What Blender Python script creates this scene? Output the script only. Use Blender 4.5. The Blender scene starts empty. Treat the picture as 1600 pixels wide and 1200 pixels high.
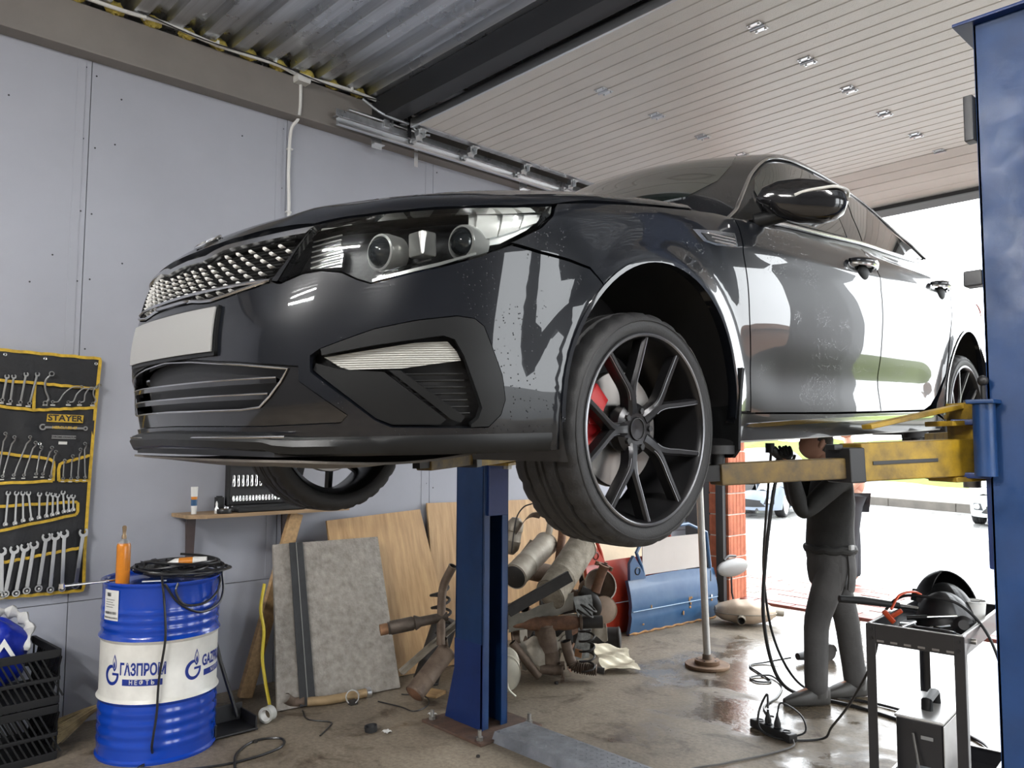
import bpy, bmesh, math, random
import numpy as np
from mathutils import Vector, Matrix, Euler
from mathutils.geometry import delaunay_2d_cdt
random.seed(7)
SC = bpy.context.scene
COL = SC.collection
PI = math.pi
R_ = math.radians

# ------------------------------------------------------------------ camera
cam_d = bpy.data.cameras.new('camera'); cam = bpy.data.objects.new('camera', cam_d); COL.objects.link(cam)
SC.camera = cam
cam_d.sensor_width = 36.0; cam_d.lens = 1250.0/1600.0*36.0; cam_d.clip_start = .02; cam_d.clip_end = 400
def cam_matrix(yaw, pitch, roll, loc):
    f = Vector((math.sin(yaw)*math.cos(pitch), math.cos(yaw)*math.cos(pitch), math.sin(pitch)))
    r = Vector((math.cos(yaw), -math.sin(yaw), 0)); u = r.cross(f)
    c, s = math.cos(roll), math.sin(roll)
    r2 = c*r+s*u; u2 = -s*r+c*u
    m = Matrix((r2, u2, -f)).transposed().to_4x4(); m.translation = loc
    return m
cam.matrix_world = cam_matrix(R_(-47.1), R_(4.244), R_(.294), Vector((0, 0, 1.6)))

# ------------------------------------------------------------------ world: flat overcast sky
world = bpy.data.worlds.new('overcast'); SC.world = world; world.use_nodes = True
bg = world.node_tree.nodes['Background']
bg.inputs[0].default_value = (.93, .97, 1.0, 1); bg.inputs[1].default_value = 1.45
SC.view_settings.view_transform = 'Standard'; SC.view_settings.look = 'None'
SC.view_settings.gamma = 1.0; SC.view_settings.use_curve_mapping = False
SC.view_settings.exposure = 2.55

# ------------------------------------------------------------------ materials
MATS = {}
def mat(name, col, rough=.5, metal=0., noise=None, bump=None, coat=0., spec=.5, col2=None, coatr=.03, trans=0., alpha=1., emit=None, rnoise=None):
    if name in MATS: return MATS[name]
    m = bpy.data.materials.new(name); m.use_nodes = True
    nt = m.node_tree; b = nt.nodes['Principled BSDF']
    c = (*col, 1)
    b.inputs['Base Color'].default_value = c
    b.inputs['Roughness'].default_value = rough; b.inputs['Metallic'].default_value = metal
    b.inputs['Specular IOR Level'].default_value = spec
    b.inputs['Coat Weight'].default_value = coat; b.inputs['Coat Roughness'].default_value = coatr
    b.inputs['Transmission Weight'].default_value = trans; b.inputs['Alpha'].default_value = alpha
    if emit:
        b.inputs['Emission Color'].default_value = (*emit[0], 1); b.inputs['Emission Strength'].default_value = emit[1]
    tc = None
    if noise or bump or rnoise:
        tc = nt.nodes.new('ShaderNodeTexCoord')
    def tex(scale, detail=6, rough_=.6, stretch=None):
        n = nt.nodes.new('ShaderNodeTexNoise'); n.inputs['Scale'].default_value = scale; n.inputs['Detail'].default_value = detail
        n.inputs['Roughness'].default_value = rough_
        if stretch:
            mp = nt.nodes.new('ShaderNodeMapping'); mp.inputs['Scale'].default_value = stretch
            nt.links.new(tc.outputs['Object'], mp.inputs[0]); nt.links.new(mp.outputs[0], n.inputs['Vector'])
        else: nt.links.new(tc.outputs['Object'], n.inputs['Vector'])
        return n
    if noise:
        sc, am = noise[0], noise[1]
        n = tex(sc, stretch=noise[2] if len(noise) > 2 else None)
        rp = nt.nodes.new('ShaderNodeValToRGB')
        rp.color_ramp.elements[0].position = .3; rp.color_ramp.elements[1].position = .7
        a = col2 if col2 else tuple(x*(1-am) for x in col)
        d = col if col2 else tuple(min(1, x*(1+am)) for x in col)
        rp.color_ramp.elements[0].color = (*a, 1); rp.color_ramp.elements[1].color = (*d, 1)
        nt.links.new(n.outputs['Fac'], rp.inputs[0]); nt.links.new(rp.outputs[0], b.inputs['Base Color'])
    if rnoise:
        n = tex(rnoise[0]); mr = nt.nodes.new('ShaderNodeMapRange')
        mr.inputs[1].default_value = .35; mr.inputs[2].default_value = .65; mr.inputs[3].default_value = rnoise[1]; mr.inputs[4].default_value = rnoise[2]
        nt.links.new(n.outputs['Fac'], mr.inputs[0]); nt.links.new(mr.outputs[0], b.inputs['Roughness'])
    if bump:
        n = tex(bump[0], stretch=bump[2] if len(bump) > 2 else None); bp = nt.nodes.new('ShaderNodeBump'); bp.inputs['Strength'].default_value = bump[1]; bp.inputs['Distance'].default_value = .01
        nt.links.new(n.outputs['Fac'], bp.inputs['Height']); nt.links.new(bp.outputs[0], b.inputs['Normal'])
    MATS[name] = m
    return m

# ------------------------------------------------------------------ mesh building
def rotm(rx=0, ry=0, rz=0): return np.array(Euler((rx, ry, rz)).to_matrix())
def frame(d, up=(0, 0, 1)):
    d = np.asarray(d, float); d = d/np.linalg.norm(d); up = np.asarray(up, float)
    if abs(d@up)/np.linalg.norm(up) > .98: up = np.array((1., 0, 0)) if abs(d[0]) < .9 else np.array((0, 1., 0))
    x = np.cross(up, d); x /= np.linalg.norm(x); y = np.cross(d, x)
    return np.stack([x, y, d], 1)          # columns: x, y, along
class MB:
    def __init__(s): s.v = []; s.f = []; s.bev = False
    def add(s, V, Fc):
        o = len(s.v); s.v += [tuple(map(float, p)) for p in V]; s.f += [tuple(i+o for i in q) for q in Fc]; return s
    def box(s, c, d, R=None):
        c = np.asarray(c, float); h = np.asarray(d, float)/2
        P = np.array([(x, y, z) for x in (-1, 1) for y in (-1, 1) for z in (-1, 1)])*h
        if R is not None: P = P@np.asarray(R).T
        return s.add(P+c, [(0, 1, 3, 2), (4, 6, 7, 5), (0, 4, 5, 1), (2, 3, 7, 6), (0, 2, 6, 4), (1, 5, 7, 3)])
    def bbox(s, c, d, b=.004, R=None):
        s.bev = True; c = np.asarray(c, float); bm = bmesh.new(); bmesh.ops.create_cube(bm, size=1)
        for v in bm.verts: v.co = Vector((v.co.x*d[0], v.co.y*d[1], v.co.z*d[2]))
        bmesh.ops.bevel(bm, geom=bm.edges[:], offset=min(b, min(d)*.45), segments=2, affect='EDGES', profile=.5)
        P = np.array([tuple(v.co) for v in bm.verts]); Fc = [[v.index for v in f.verts] for f in bm.faces]; bm.free()
        if R is not None: P = P@np.asarray(R).T
        return s.add(P+c, Fc)
    def cyl(s, a, b, r0, r1=None, n=14, cap=True):
        r1 = r0 if r1 is None else r1; a = np.asarray(a, float); b = np.asarray(b, float); M = frame(b-a)
        an = np.linspace(0, 2*PI, n, endpoint=False); ring = np.stack([np.cos(an), np.sin(an), 0*an], 1)@M.T
        V = np.concatenate([a+ring*r0, b+ring*r1]); Fc = [(i, (i+1) % n, n+(i+1) % n, n+i) for i in range(n)]
        if cap: Fc += [tuple(range(n-1, -1, -1)), tuple(range(n, 2*n))]
        return s.add(V, Fc)
    def tube(s, path, r, n=8, cap=True, closed=False, flat=1.):
        P = np.asarray(path, float); k = len(P); rr = np.full(k, r, float) if np.isscalar(r) else np.asarray(r, float)
        T = np.gradient(P, axis=0) if not closed else (np.roll(P, -1, 0)-np.roll(P, 1, 0))
        T /= np.maximum(1e-9, np.linalg.norm(T, axis=1))[:, None]
        M = frame(T[0]); X = M[:, 0]; V = []
        an = np.linspace(0, 2*PI, n, endpoint=False)
        for i in range(k):
            X = X-T[i]*(X@T[i]); X /= np.linalg.norm(X); Y = np.cross(T[i], X)
            V.append(P[i]+rr[i]*(np.cos(an)[:, None]*X+flat*np.sin(an)[:, None]*Y))
        V = np.concatenate(V); Fc = []
        for i in range(k if closed else k-1):
            a, b = i*n, ((i+1) % k)*n
            Fc += [(a+j, a+(j+1) % n, b+(j+1) % n, b+j) for j in range(n)]
        if cap and not closed: Fc += [tuple(range(n-1, -1, -1)), tuple(range((k-1)*n, k*n))]
        return s.add(V, Fc)
    def lathe(s, prof, n=24, M=None, o=(0, 0, 0), cap=True, sx=1., a0=0., a1=2*PI):
        prof = np.asarray(prof, float); k = len(prof); full = abs(a1-a0-2*PI) < 1e-6
        an = np.linspace(a0, a1, n, endpoint=not full)
        V = np.stack([np.outer(prof[:, 0], np.cos(an))*sx, np.outer(prof[:, 0], np.sin(an)), np.repeat(prof[:, 1][:, None], n, 1)], 2).reshape(-1, 3)
        if M is not None: V = V@np.asarray(M).T
        Fc = []
        for i in range(k-1):
            for j in range(n if full else n-1): Fc.append((i*n+j, i*n+(j+1) % n, (i+1)*n+(j+1) % n, (i+1)*n+j))
        if cap and full: Fc += [tuple(range(n-1, -1, -1)), tuple(range((k-1)*n, k*n))]
        return s.add(V+np.asarray(o, float), Fc)
    def prism(s, poly, h, M=None, o=(0, 0, 0)):
        # polygon in local xy extruded 0..h on local z
        n = len(poly); V = np.array([(p[0], p[1], 0.) for p in poly]+[(p[0], p[1], h) for p in poly])
        if M is not None: V = V@np.asarray(M).T
        return s.add(V+np.asarray(o, float), [tuple(range(n-1, -1, -1)), tuple(range(n, 2*n))]+[(i, (i+1) % n, n+(i+1) % n, n+i) for i in range(n)])
    def ell(s, c, r, R=None, nu=16, nv=10):
        V = []; Fc = []
        for i in range(nv+1):
            t = PI*i/nv
            for j in range(nu): V.append((r[0]*math.sin(t)*math.cos(2*PI*j/nu), r[1]*math.sin(t)*math.sin(2*PI*j/nu), -r[2]*math.cos(t)))
        for i in range(nv):
            for j in range(nu): Fc.append((i*nu+j, i*nu+(j+1) % nu, (i+1)*nu+(j+1) % nu, (i+1)*nu+j))
        V = np.array(V)
        if R is not None: V = V@np.asarray(R).T
        return s.add(V+np.asarray(c, float), Fc)
    def grid(s, V, nu, nv):
        # V: nu*nv points, row-major (u outer)
        return s.add(V, [(i*nv+j, (i+1)*nv+j, (i+1)*nv+j+1, i*nv+j+1) for i in range(nu-1) for j in range(nv-1)])
    def slab(s, V, nu, nv, th):
        V = np.asarray(V, float).reshape(nu, nv, 3); du = np.gradient(V, axis=0); dv = np.gradient(V, axis=1)
        N = np.cross(du, dv); N /= np.maximum(1e-9, np.linalg.norm(N, axis=2))[..., None]
        A = V.reshape(-1, 3); B = (V-N*th).reshape(-1, 3); k = nu*nv
        Fc = [(i*nv+j, (i+1)*nv+j, (i+1)*nv+j+1, i*nv+j+1) for i in range(nu-1) for j in range(nv-1)]
        Fc += [(k+a, k+d, k+c, k+b) for a, b, c, d in Fc]
        rim = [i*nv for i in range(nu)]+[(nu-1)*nv+j for j in range(1, nv)]+[i*nv+nv-1 for i in range(nu-2, -1, -1)]+[j for j in range(nv-2, 0, -1)]
        for q in range(len(rim)):
            a, b = rim[q], rim[(q+1) % len(rim)]; Fc.append((b, a, k+a, k+b))
        return s.add(np.concatenate([A, B]), Fc)
    def mesh(s, name, smooth=40):
        me = bpy.data.meshes.new(name); me.from_pydata(s.v, [], s.f)
        bm = bmesh.new(); bm.from_mesh(me); bmesh.ops.remove_doubles(bm, verts=bm.verts, dist=1e-6); bmesh.ops.recalc_face_normals(bm, faces=bm.faces); bm.to_mesh(me); bm.free()
        me.update()
        if s.bev: me['bev'] = 1
        if smooth:
            me.shade_smooth(); me.set_sharp_from_angle(angle=R_(smooth))
        return me
def obj(name, mb, m, parent=None, loc=None, rot=None, smooth=40, M=None):
    me = mb.mesh(name, smooth) if isinstance(mb, MB) else mb
    o = bpy.data.objects.new(name, me); COL.objects.link(o)
    if m is not None and not me.materials: me.materials.append(m)
    if me.get('bev'):
        w = o.modifiers.new('weighted', 'WEIGHTED_NORMAL'); w.keep_sharp = True
    if parent is not None: o.parent = parent
    if loc is not None: o.location = loc
    if rot is not None: o.rotation_euler = rot
    if M is not None: o.matrix_local = M
    return o
def tag(o, label=None, cat=None, group=None, kind=None):
    if label: o['label'] = label
    if cat: o['category'] = cat
    if group: o['group'] = group
    if kind: o['kind'] = kind
    return o
def thing(name, label, cat, loc=(0, 0, 0), rot=(0, 0, 0), group=None):
    o = bpy.data.objects.new(name, None); COL.objects.link(o); o.location = loc; o.rotation_euler = rot; o.empty_display_size = .1
    return tag(o, label, cat, group)
def struct(name, mb, m, parent=None, smooth=40, loc=None):
    o = obj(name, mb, m, parent, loc=loc, smooth=smooth); o['kind'] = 'structure'; return o
def copy_tree(o, parent=None):
    c = o.copy(); COL.objects.link(c); c.parent = parent
    for ch in o.children: copy_tree(ch, c)
    return c
def spline(pts, n=12, closed=False):
    # Catmull-Rom through the points
    P = np.asarray(pts, float); k = len(P)
    if closed: Q = np.concatenate([P[-1:], P, P[:2]])
    else: Q = np.concatenate([2*P[:1]-P[1:2], P, 2*P[-1:]-P[-2:-1]])
    out = []
    for i in range(k if closed else k-1):
        p0, p1, p2, p3 = Q[i:i+4]; t = np.linspace(0, 1, n, endpoint=False)[:, None]
        out.append(.5*((2*p1)+(-p0+p2)*t+(2*p0-5*p1+4*p2-p3)*t*t+(-p0+3*p1-3*p2+p3)*t**3))
    if not closed: out.append(P[-1:])
    return np.concatenate(out)
def text_vf(txt, size=1., bold=0., sx=1., ext=0.):
    cu = bpy.data.curves.new('lettering', 'FONT'); cu.body = txt; cu.size = size; cu.align_x = 'CENTER'; cu.align_y = 'CENTER'; cu.offset = bold; cu.resolution_u = 3; cu.extrude = ext
    o = bpy.data.objects.new('lettering', cu); COL.objects.link(o)
    dg = bpy.context.evaluated_depsgraph_get(); dg.update()
    me = bpy.data.meshes.new_from_object(o.evaluated_get(dg))
    V = np.array([tuple(v.co) for v in me.vertices]); Fc = [tuple(p.vertices) for p in me.polygons]
    bpy.data.objects.remove(o); bpy.data.curves.remove(cu); bpy.data.meshes.remove(me)
    if len(V): V[:, 0] *= sx
    return V, Fc
# ------------------------------------------------------------------ surface materials
def floor_material():
    m = bpy.data.materials.new('concrete_floor'); m.use_nodes = True; nt = m.node_tree; N = nt.nodes; L = nt.links; b = N['Principled BSDF']
    tc = N.new('ShaderNodeTexCoord')
    def nz(sc, det=8, r=.6, dist=0):
        n = N.new('ShaderNodeTexNoise'); n.inputs['Scale'].default_value = sc; n.inputs['Detail'].default_value = det; n.inputs['Roughness'].default_value = r; n.inputs['Distortion'].default_value = dist
        L.new(tc.outputs['Object'], n.inputs['Vector']); return n.outputs['Fac']
    def ramp(i, e):
        r = N.new('ShaderNodeValToRGB'); L.new(i, r.inputs[0])
        while len(r.color_ramp.elements) < len(e): r.color_ramp.elements.new(.5)
        for k, (p, c) in enumerate(e): r.color_ramp.elements[k].position = p; r.color_ramp.elements[k].color = (*c, 1)
        return r.outputs[0]
    def mix(f, a, c, mode='MIX'):
        x = N.new('ShaderNodeMix'); x.data_type = 'RGBA'; x.blend_type = mode
        if isinstance(f, float): x.inputs[0].default_value = f
        else: L.new(f, x.inputs[0])
        L.new(a, x.inputs[6]); L.new(c, x.inputs[7]); return x.outputs[2]
    base = ramp(nz(1.3, 9, .65), [(.3, (.15, .122, .088)), (.5, (.235, .195, .145)), (.72, (.33, .28, .215))])
    fine = ramp(nz(42, 6, .7), [(.35, (.62, .6, .58)), (.65, (1, 1, 1))])
    c = mix(1., base, fine, 'MULTIPLY')
    stain = ramp(nz(2.6, 10, .72, .6), [(.36, (.42, .36, .31)), (.47, (1, 1, 1))])
    c = mix(1., c, stain, 'MULTIPLY')
    rust = ramp(nz(5.5, 6, .6), [(.66, (0, 0, 0)), (.74, (1, 1, 1))])
    rgb = N.new('ShaderNodeRGB'); rgb.outputs[0].default_value = (.17, .075, .035, 1)
    sc = N.new('ShaderNodeMath'); sc.operation = 'MULTIPLY'; sc.inputs[1].default_value = .4; L.new(rust, sc.inputs[0])
    c = mix(sc.outputs[0], c, rgb.outputs[0])
    # tread-wet patches near the doorway
    sep = N.new('ShaderNodeSeparateXYZ'); L.new(tc.outputs['Object'], sep.inputs[0])
    g = N.new('ShaderNodeMapRange'); g.inputs[1].default_value = 3.2; g.inputs[2].default_value = 5.2; L.new(sep.outputs[1], g.inputs[0])
    gx = N.new('ShaderNodeMapRange'); gx.inputs[1].default_value = -4.3; gx.inputs[2].default_value = -3.0; L.new(sep.outputs[0], gx.inputs[0])
    gm = N.new('ShaderNodeMath'); gm.operation = 'MULTIPLY'; L.new(g.outputs[0], gm.inputs[0]); L.new(gx.outputs[0], gm.inputs[1])
    wn = N.new('ShaderNodeMath'); wn.operation = 'MULTIPLY_ADD'; wn.inputs[1].default_value = .34; L.new(gm.outputs[0], wn.inputs[0]); L.new(nz(2.2, 7, .62, .4), wn.inputs[2])
    wet = N.new('ShaderNodeMapRange'); wet.inputs[1].default_value = .62; wet.inputs[2].default_value = .76; L.new(wn.outputs[0], wet.inputs[0])
    rgb2 = N.new('ShaderNodeRGB'); rgb2.outputs[0].default_value = (.55, .53, .5, 1)
    wc = mix(1., c, rgb2.outputs[0], 'MULTIPLY'); c = mix(wet.outputs[0], c, wc)
    L.new(c, b.inputs['Base Color'])
    rr = N.new('ShaderNodeMapRange'); rr.inputs[3].default_value = .62; rr.inputs[4].default_value = .10; L.new(wet.outputs[0], rr.inputs[0]); L.new(rr.outputs[0], b.inputs['Roughness'])
    bp = N.new('ShaderNodeBump'); bp.inputs['Strength'].default_value = .35; bp.inputs['Distance'].default_value = .006; L.new(nz(16, 8, .65), bp.inputs['Height']); L.new(bp.outputs[0], b.inputs['Normal'])
    return m
M_floor = floor_material()
M_wall = mat('painted_wall_sheet', (.36, .375, .425), .55, noise=(1.1, .07), bump=(90, .04))
M_back = mat('wall_core', (.16, .15, .14), .8)
M_beam = mat('taupe_painted_beam', (.225, .205, .19), .6, noise=(2, .1))
M_galv = mat('galvanised_steel', (.62, .64, .67), .3, .9, noise=(4, .22, (.06, 4, 4)), rnoise=(3, .24, .36))
M_zinc = mat('bright_zinc', (.72, .74, .76), .3, 1.)
M_dark = mat('dark_painted_steel', (.018, .019, .022), .4)
M_doorp = mat('embossed_cream_panel', (.78, .75, .705), .30, noise=(3, .04), bump=(120, .25))
M_black = mat('black_plastic', (.012, .012, .013), .45)
M_rubber = mat('black_rubber', (.014, .014, .015), .6)
M_white = mat('white_plastic', (.72, .72, .70), .4)
M_wool = mat('yellow_mineral_wool', (.62, .50, .12), .95, noise=(30, .3), bump=(60, .8))
M_conc = mat('grey_concrete', (.42, .40, .37), .7, noise=(3, .2), bump=(30, .2))
M_brick = mat('red_clay_block', (.40, .12, .06), .75, noise=(8, .25), bump=(60, .3))
M_mortar = mat('pale_mortar', (.55, .50, .44), .85, noise=(12, .2), bump=(40, .4))

def ORD(n): return ('first', 'second', 'third', 'fourth', 'fifth', 'sixth', 'seventh', 'eighth', 'ninth', 'tenth', 'eleventh', 'twelfth', 'thirteenth', 'fourteenth', 'fifteenth', 'sixteenth', 'seventeenth', 'eighteenth', 'nineteenth', 'twentieth')[n-1]
# ------------------------------------------------------------------ room shell
XW = -5.1; ZC = 4.19
fl_ = struct('floor', MB().box((-.1, .15, -.06), (10.4, 14.5, .12)), M_floor, smooth=0)
wl = struct('wall_left', MB().box((XW-.07, .15, 2.15), (.10, 14.5, 4.3)), M_back, smooth=0)
seams = [-7.1, -6.1, -4.9, -3.7, -2.46, -1.2, .055, 1.305, 2.568, 3.853, 5.12, 6.36, 7.4]
scr = []
for i in range(len(seams)-1):
    a, b2 = seams[i]+.002, seams[i+1]-.002
    for z0, z1 in ((.0, .684), (.688, 3.87)):
        obj('wall_sheet', MB().bbox((XW-.009, (a+b2)/2, (z0+z1)/2), (.018, b2-a, z1-z0), .002), M_wall, wl)
    # cover strips behind which the sheets meet, pressed a little proud
    obj('seam_strip', MB().bbox((XW+.0015, seams[i+1]-.055, 2.28), (.004, .045, 3.16), .001), M_wall, wl)
    for z in np.arange(.85, 3.85, .42):
        for y in (a+.03, b2-.03): scr.append((XW, y+random.uniform(-.006, .006), z+random.uniform(-.03, .03)))
    for k in range(5): scr.append((XW, random.uniform(a+.1, b2-.1), random.uniform(2.3, 3.7)))
sb = MB()
for p in scr: sb.cyl((p[0]-.001, p[1], p[2]), (p[0]+.0025, p[1], p[2]), .006, .005, 6)
tag(obj('screw_heads', sb, M_dark, wl), kind='stuff')
tr = struct('trim_1', MB().bbox((XW+.03, .15, 4.015), (.085, 14.5, .29), .006), M_beam)
obj('lower_lip', MB().bbox((XW+.05, .15, 3.868), (.13, 14.5, .012), .003), M_beam, tr)
# corrugated deck: ribs run across the room
pit = .2105; prof = []; y = 1.166-.5*pit-39*pit
while y < 7.6:
    prof += [(y, ZC), (y+.085, ZC), (y+.108, ZC+.055), (y+pit-.022, ZC+.055)]; y += pit
for k in range(1):
    V = [(x, p[0], p[1]) for x in (XW-.1, 4.9) for p in prof]; n = len(prof)
    dk = MB().add(V, [(i, i+1, n+i+1, n+i) for i in range(n-1)])
    dk.box((-.1, .15, 4.33), (10.4, 14.7, .03))
struct('ceiling', dk, M_galv, smooth=0)
M_rear = mat('dark_rear_wall', (.10, .10, .105), .7)
struct('wall_right', MB().box((4.95, -3.05, 2.15), (.1, 8.1, 4.3)).box((4.95, 6.4, 2.15), (.1, 2.0, 4.3)).box((4.95, 3.2, 3.95), (.1, 4.4, .7)).box((4.95, 3.05, 1.8), (.25, .9, 3.6)), M_rear, smooth=0)  # unseen side openings added for daylight; the pier splits their reflection
struct('yard_right', MB().box((14.95, 2.0, -.09), (19.9, 19.0, .12)), mat('pale_yard', (.26, .26, .255), .6), smooth=0)
struct('wall_back', MB().box((-.1, -7.15, 2.15), (10.4, .1, 4.3)), M_rear, smooth=0)
DX0, DX1, YD, ZL = -4.56, .25, 7.3, 3.74
fw = MB().box((.55, YD+.15, 2.15), (.6, .3, 4.3)).box((4.80, YD+.15, 2.15), (.3, .3, 4.3)).box(((DX0+4.65)/2, YD+.15, (ZL+4.3)/2), (4.65-DX0, .3, 4.3-ZL))  # gap right of the pillar: unseen second bay added to admit daylight
fw.box(((XW+DX0)/2-.12, YD+.15, 2.15), (DX0-XW-.24, .3, 4.3))
struct('wall_far', fw, M_rear, smooth=0)
struct('trim_2', MB().bbox(((DX0+DX1)/2, YD-.01, ZL+.02), (DX1-DX0, .05, .08), .004), M_dark)
# clay-block jamb of the doorway, mortar core with proud blocks
jb = struct('trim_3', MB().box((DX0-.115, YD+.15, 1.87), (.215, .32, 3.74)), M_mortar, smooth=0)
bk = MB().bbox((0, 0, 0), (.232, .33, .205), .004)
for k in range(5): bk.box((.1165, -.13+.065*k, 0), (.004, .022, .2)); 
for k in range(4): bk.box((-.09+.06*k, -.1655, 0), (.022, .004, .2))
bkm = bk.mesh('clay_block', 30)
for k in range(17):
    obj('clay_block', bkm, M_brick, jb, loc=(DX0-.115+random.uniform(-.003, .003), YD+.15+random.uniform(-.004, .004), .115+.2175*k))
struct('trim_4', MB().bbox((DX0-.045, YD-.06, 1.85), (.05, .06, 3.7), .004).bbox((DX0-.10, YD-.035, 1.85), (.07, .02, 3.7), .003), M_dark)
# dark steel lintel beam across the bay, in front of the raised door
struct('trim_5', MB().bbox((-.1, 3.22, 4.10), (10, .012, .17), .002).bbox((-.1, 3.29, 4.02), (10, .15, .014), .002).bbox((-.1, 3.29, 4.18), (10, .15, .014), .002), M_dark)
for k in range(-3, 12):
    yy = 1.166+.2105*k+.02; t = MB().ell((0, 0, 0), (.045, .06, .035), nu=12, nv=8)
    V = np.array(t.v); V += np.array([[random.uniform(-.009, .009) for _ in range(3)] for _ in V]); t.v = [tuple(p) for p in V]
    tag(obj('insulation_tuft', t, M_wool, loc=(XW+.075, yy, ZC+.005)), ORD(k+4)+' yellow mineral wool tuft along the beam counted from the far back corner', 'insulation', 'yellow wool tufts along the beam')

# ------------------------------------------------------------------ raised sectional door
DZ = 3.977; dl, dr = -4.8, .34
sd = thing('sectional_door', 'raised cream sectional door with ribbed panels under the ceiling', 'garage door', ((dl+dr)/2, 5.2, DZ))
ys = [3.43, 4.01, 4.60, 5.18, 5.755, 6.335, 6.83]
def panel_prof(L, ribs=5):
    pr = [(0.0, .006), (.006, 0)]; st = L/ribs
    for k in range(1, ribs):
        c = st*k; pr += [(c-.008, 0), (c-.003, .004), (c+.003, .004), (c+.008, 0)]
    return pr+[(L-.006, 0), (L, .006)]
def door_panel(L, loc, ang=0.):
    p = panel_prof(L); n = len(p); w = (dr-dl)/2; m = MB()
    V = [(x, q[0], q[1]) for x in (-w, w) for q in p]+[(x, q, .04) for x in (-w, w) for q in (L, 0)]
    Fc = [(i, i+1, n+i+1, n+i) for i in range(n-1)]
    a = 2*n; Fc += [(n-1, a, a+2, 2*n-1), (a, a+1, a+3, a+2), (a+1, 0, n, a+3), tuple(list(range(n))[::-1]+[a+1, a]), tuple(list(range(n, 2*n))+[a+2, a+3])]
    m.add(V, Fc)
    o = obj('door_panel', m, M_doorp, sd, loc=loc, rot=(ang, 0, 0), smooth=0); return o
for i in range(6): door_panel(ys[i+1]-ys[i]-.004, (0, ys[i]+.002-5.2, 0))
last = door_panel(.49, (0, 6.835-5.2, 0), -R_(28))
obj('front_edge_cap', MB().bbox((0, 3.415-5.2, .012), (dr-dl, .02, .07), .004), M_zinc, sd)
obj('bottom_seal', MB().bbox((0, 7.27-5.2, -.248), (dr-dl, .05, .035), .006), M_rubber, sd)
hg = MB().bbox((0, -.024, -.003), (.062, .036, .004), .001).bbox((0, .024, -.003), (.062, .036, .004), .001).cyl((-.035, 0, -.008), (.035, 0, -.008), .007, n=8)
for sx in (-.022, .022):
    for sy in (-.03, .03): hg.cyl((sx, sy, -.004), (sx, sy, -.012), .006, n=6)
hg.v = [(p[0]*1.3, p[1]*1.3, p[2]*1.3) for p in hg.v]; hgm = hg.mesh('hinge')
for y in ys[1:]:
    for x in (-3.42, -2.275, -1.13): obj('hinge', hgm, M_zinc, sd, loc=(x-(dl+dr)/2, y-5.2, 0))
# left edge: side stile, roller brackets
obj('side_stile', MB().bbox((dl+.03-(dl+dr)/2, 5.13-5.2, -.004), (.06, 3.4, .008), .002).bbox((dl-.006-(dl+dr)/2, 5.13-5.2, .018), (.008, 3.4, .05), .002), M_galv, sd)
rb = MB().bbox((-.0, 0, -.02), (.07, .075, .006), .001).bbox((-.035, 0, -.05), (.006, .06, .07), .001).cyl((-.03, 0, -.075), (-.12, 0, -.075), .007, n=8).cyl((-.10, 0, -.075), (-.125, 0, -.075), .022, n=14)
rb.bbox((-.02, .03, -.04), (.05, .006, .045), .001).bbox((-.02, -.03, -.04), (.05, .006, .045), .001)
for sx in (-.02, .02):
    for sy in (-.025, .025): rb.cyl((sx, sy, -.022), (sx, sy, -.03), .006, n=6)
rbm = rb.mesh('roller_bracket')
for y in [3.5]+ys[1:]: obj('roller_bracket', rbm, M_zinc, sd, loc=(dl+.02-(dl+dr)/2, y-5.2, -.005))
# horizontal track and its hangers
tk = thing('door_track', 'galvanised horizontal track of the sectional door along the wall beam', 'track', (-4.92, 2.85, 3.88))
obj('rail', MB().bbox((.0, 2.15, 0), (.006, 4.3, .05), .001).bbox((.015, 2.15, .025), (.03, 4.3, .004), .001).bbox((.015, 2.15, -.025), (.03, 4.3, .004), .001).bbox((.03, 2.15, -.018), (.004, 4.3, .016), .001), M_zinc, tk)
obj('angle_bar', MB().bbox((-.03, 2.15, .05), (.05, 4.3, .004), .001).bbox((-.006, 2.15, .075), (.004, 4.3, .05), .001), M_galv, tk)
for y in (.38, 1.9, 3.4): obj('hanger_plate', MB().bbox((-.04, y, -.06), (.05, .09, .006), .001).bbox((-.06, y, -.04), (.006, .09, .09), .001), M_zinc, tk)
for y in (.75,):
    obj('slotted_strap', MB().bbox((-.07, y, -.06), (.004, .035, .14), .001), M_zinc, tk)
obj('drop_strap', MB().bbox((.02, .62, .22), (.004, .035, .36), .001).bbox((.02, .50, .28), (.004, .03, .30), .001, rotm(R_(38), 0, 0)), M_dark, tk)
sp = thing('spring_shaft', 'short steel shaft and bracket clamped above the door track end', 'bracket', (-4.93, 2.95, 4.0))
obj('shaft', MB().cyl((0, 0, 0), (0, .62, .0), .0125, n=12), M_zinc, sp)
obj('bearing_bracket', MB().bbox((0, .32, -.02), (.05, .05, .06), .003).bbox((0, .37, .01), (.06, .012, .08), .002).cyl((.0, .3, .03), (0, .3, .06), .01), M_galv, sp)
obj('bent_cable_rod', MB().tube(spline([(.0, .45, .02), (.01, .55, .03), (.0, .62, 0), (.02, .72, .0)], 6), .012), M_zinc, sp)

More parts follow.
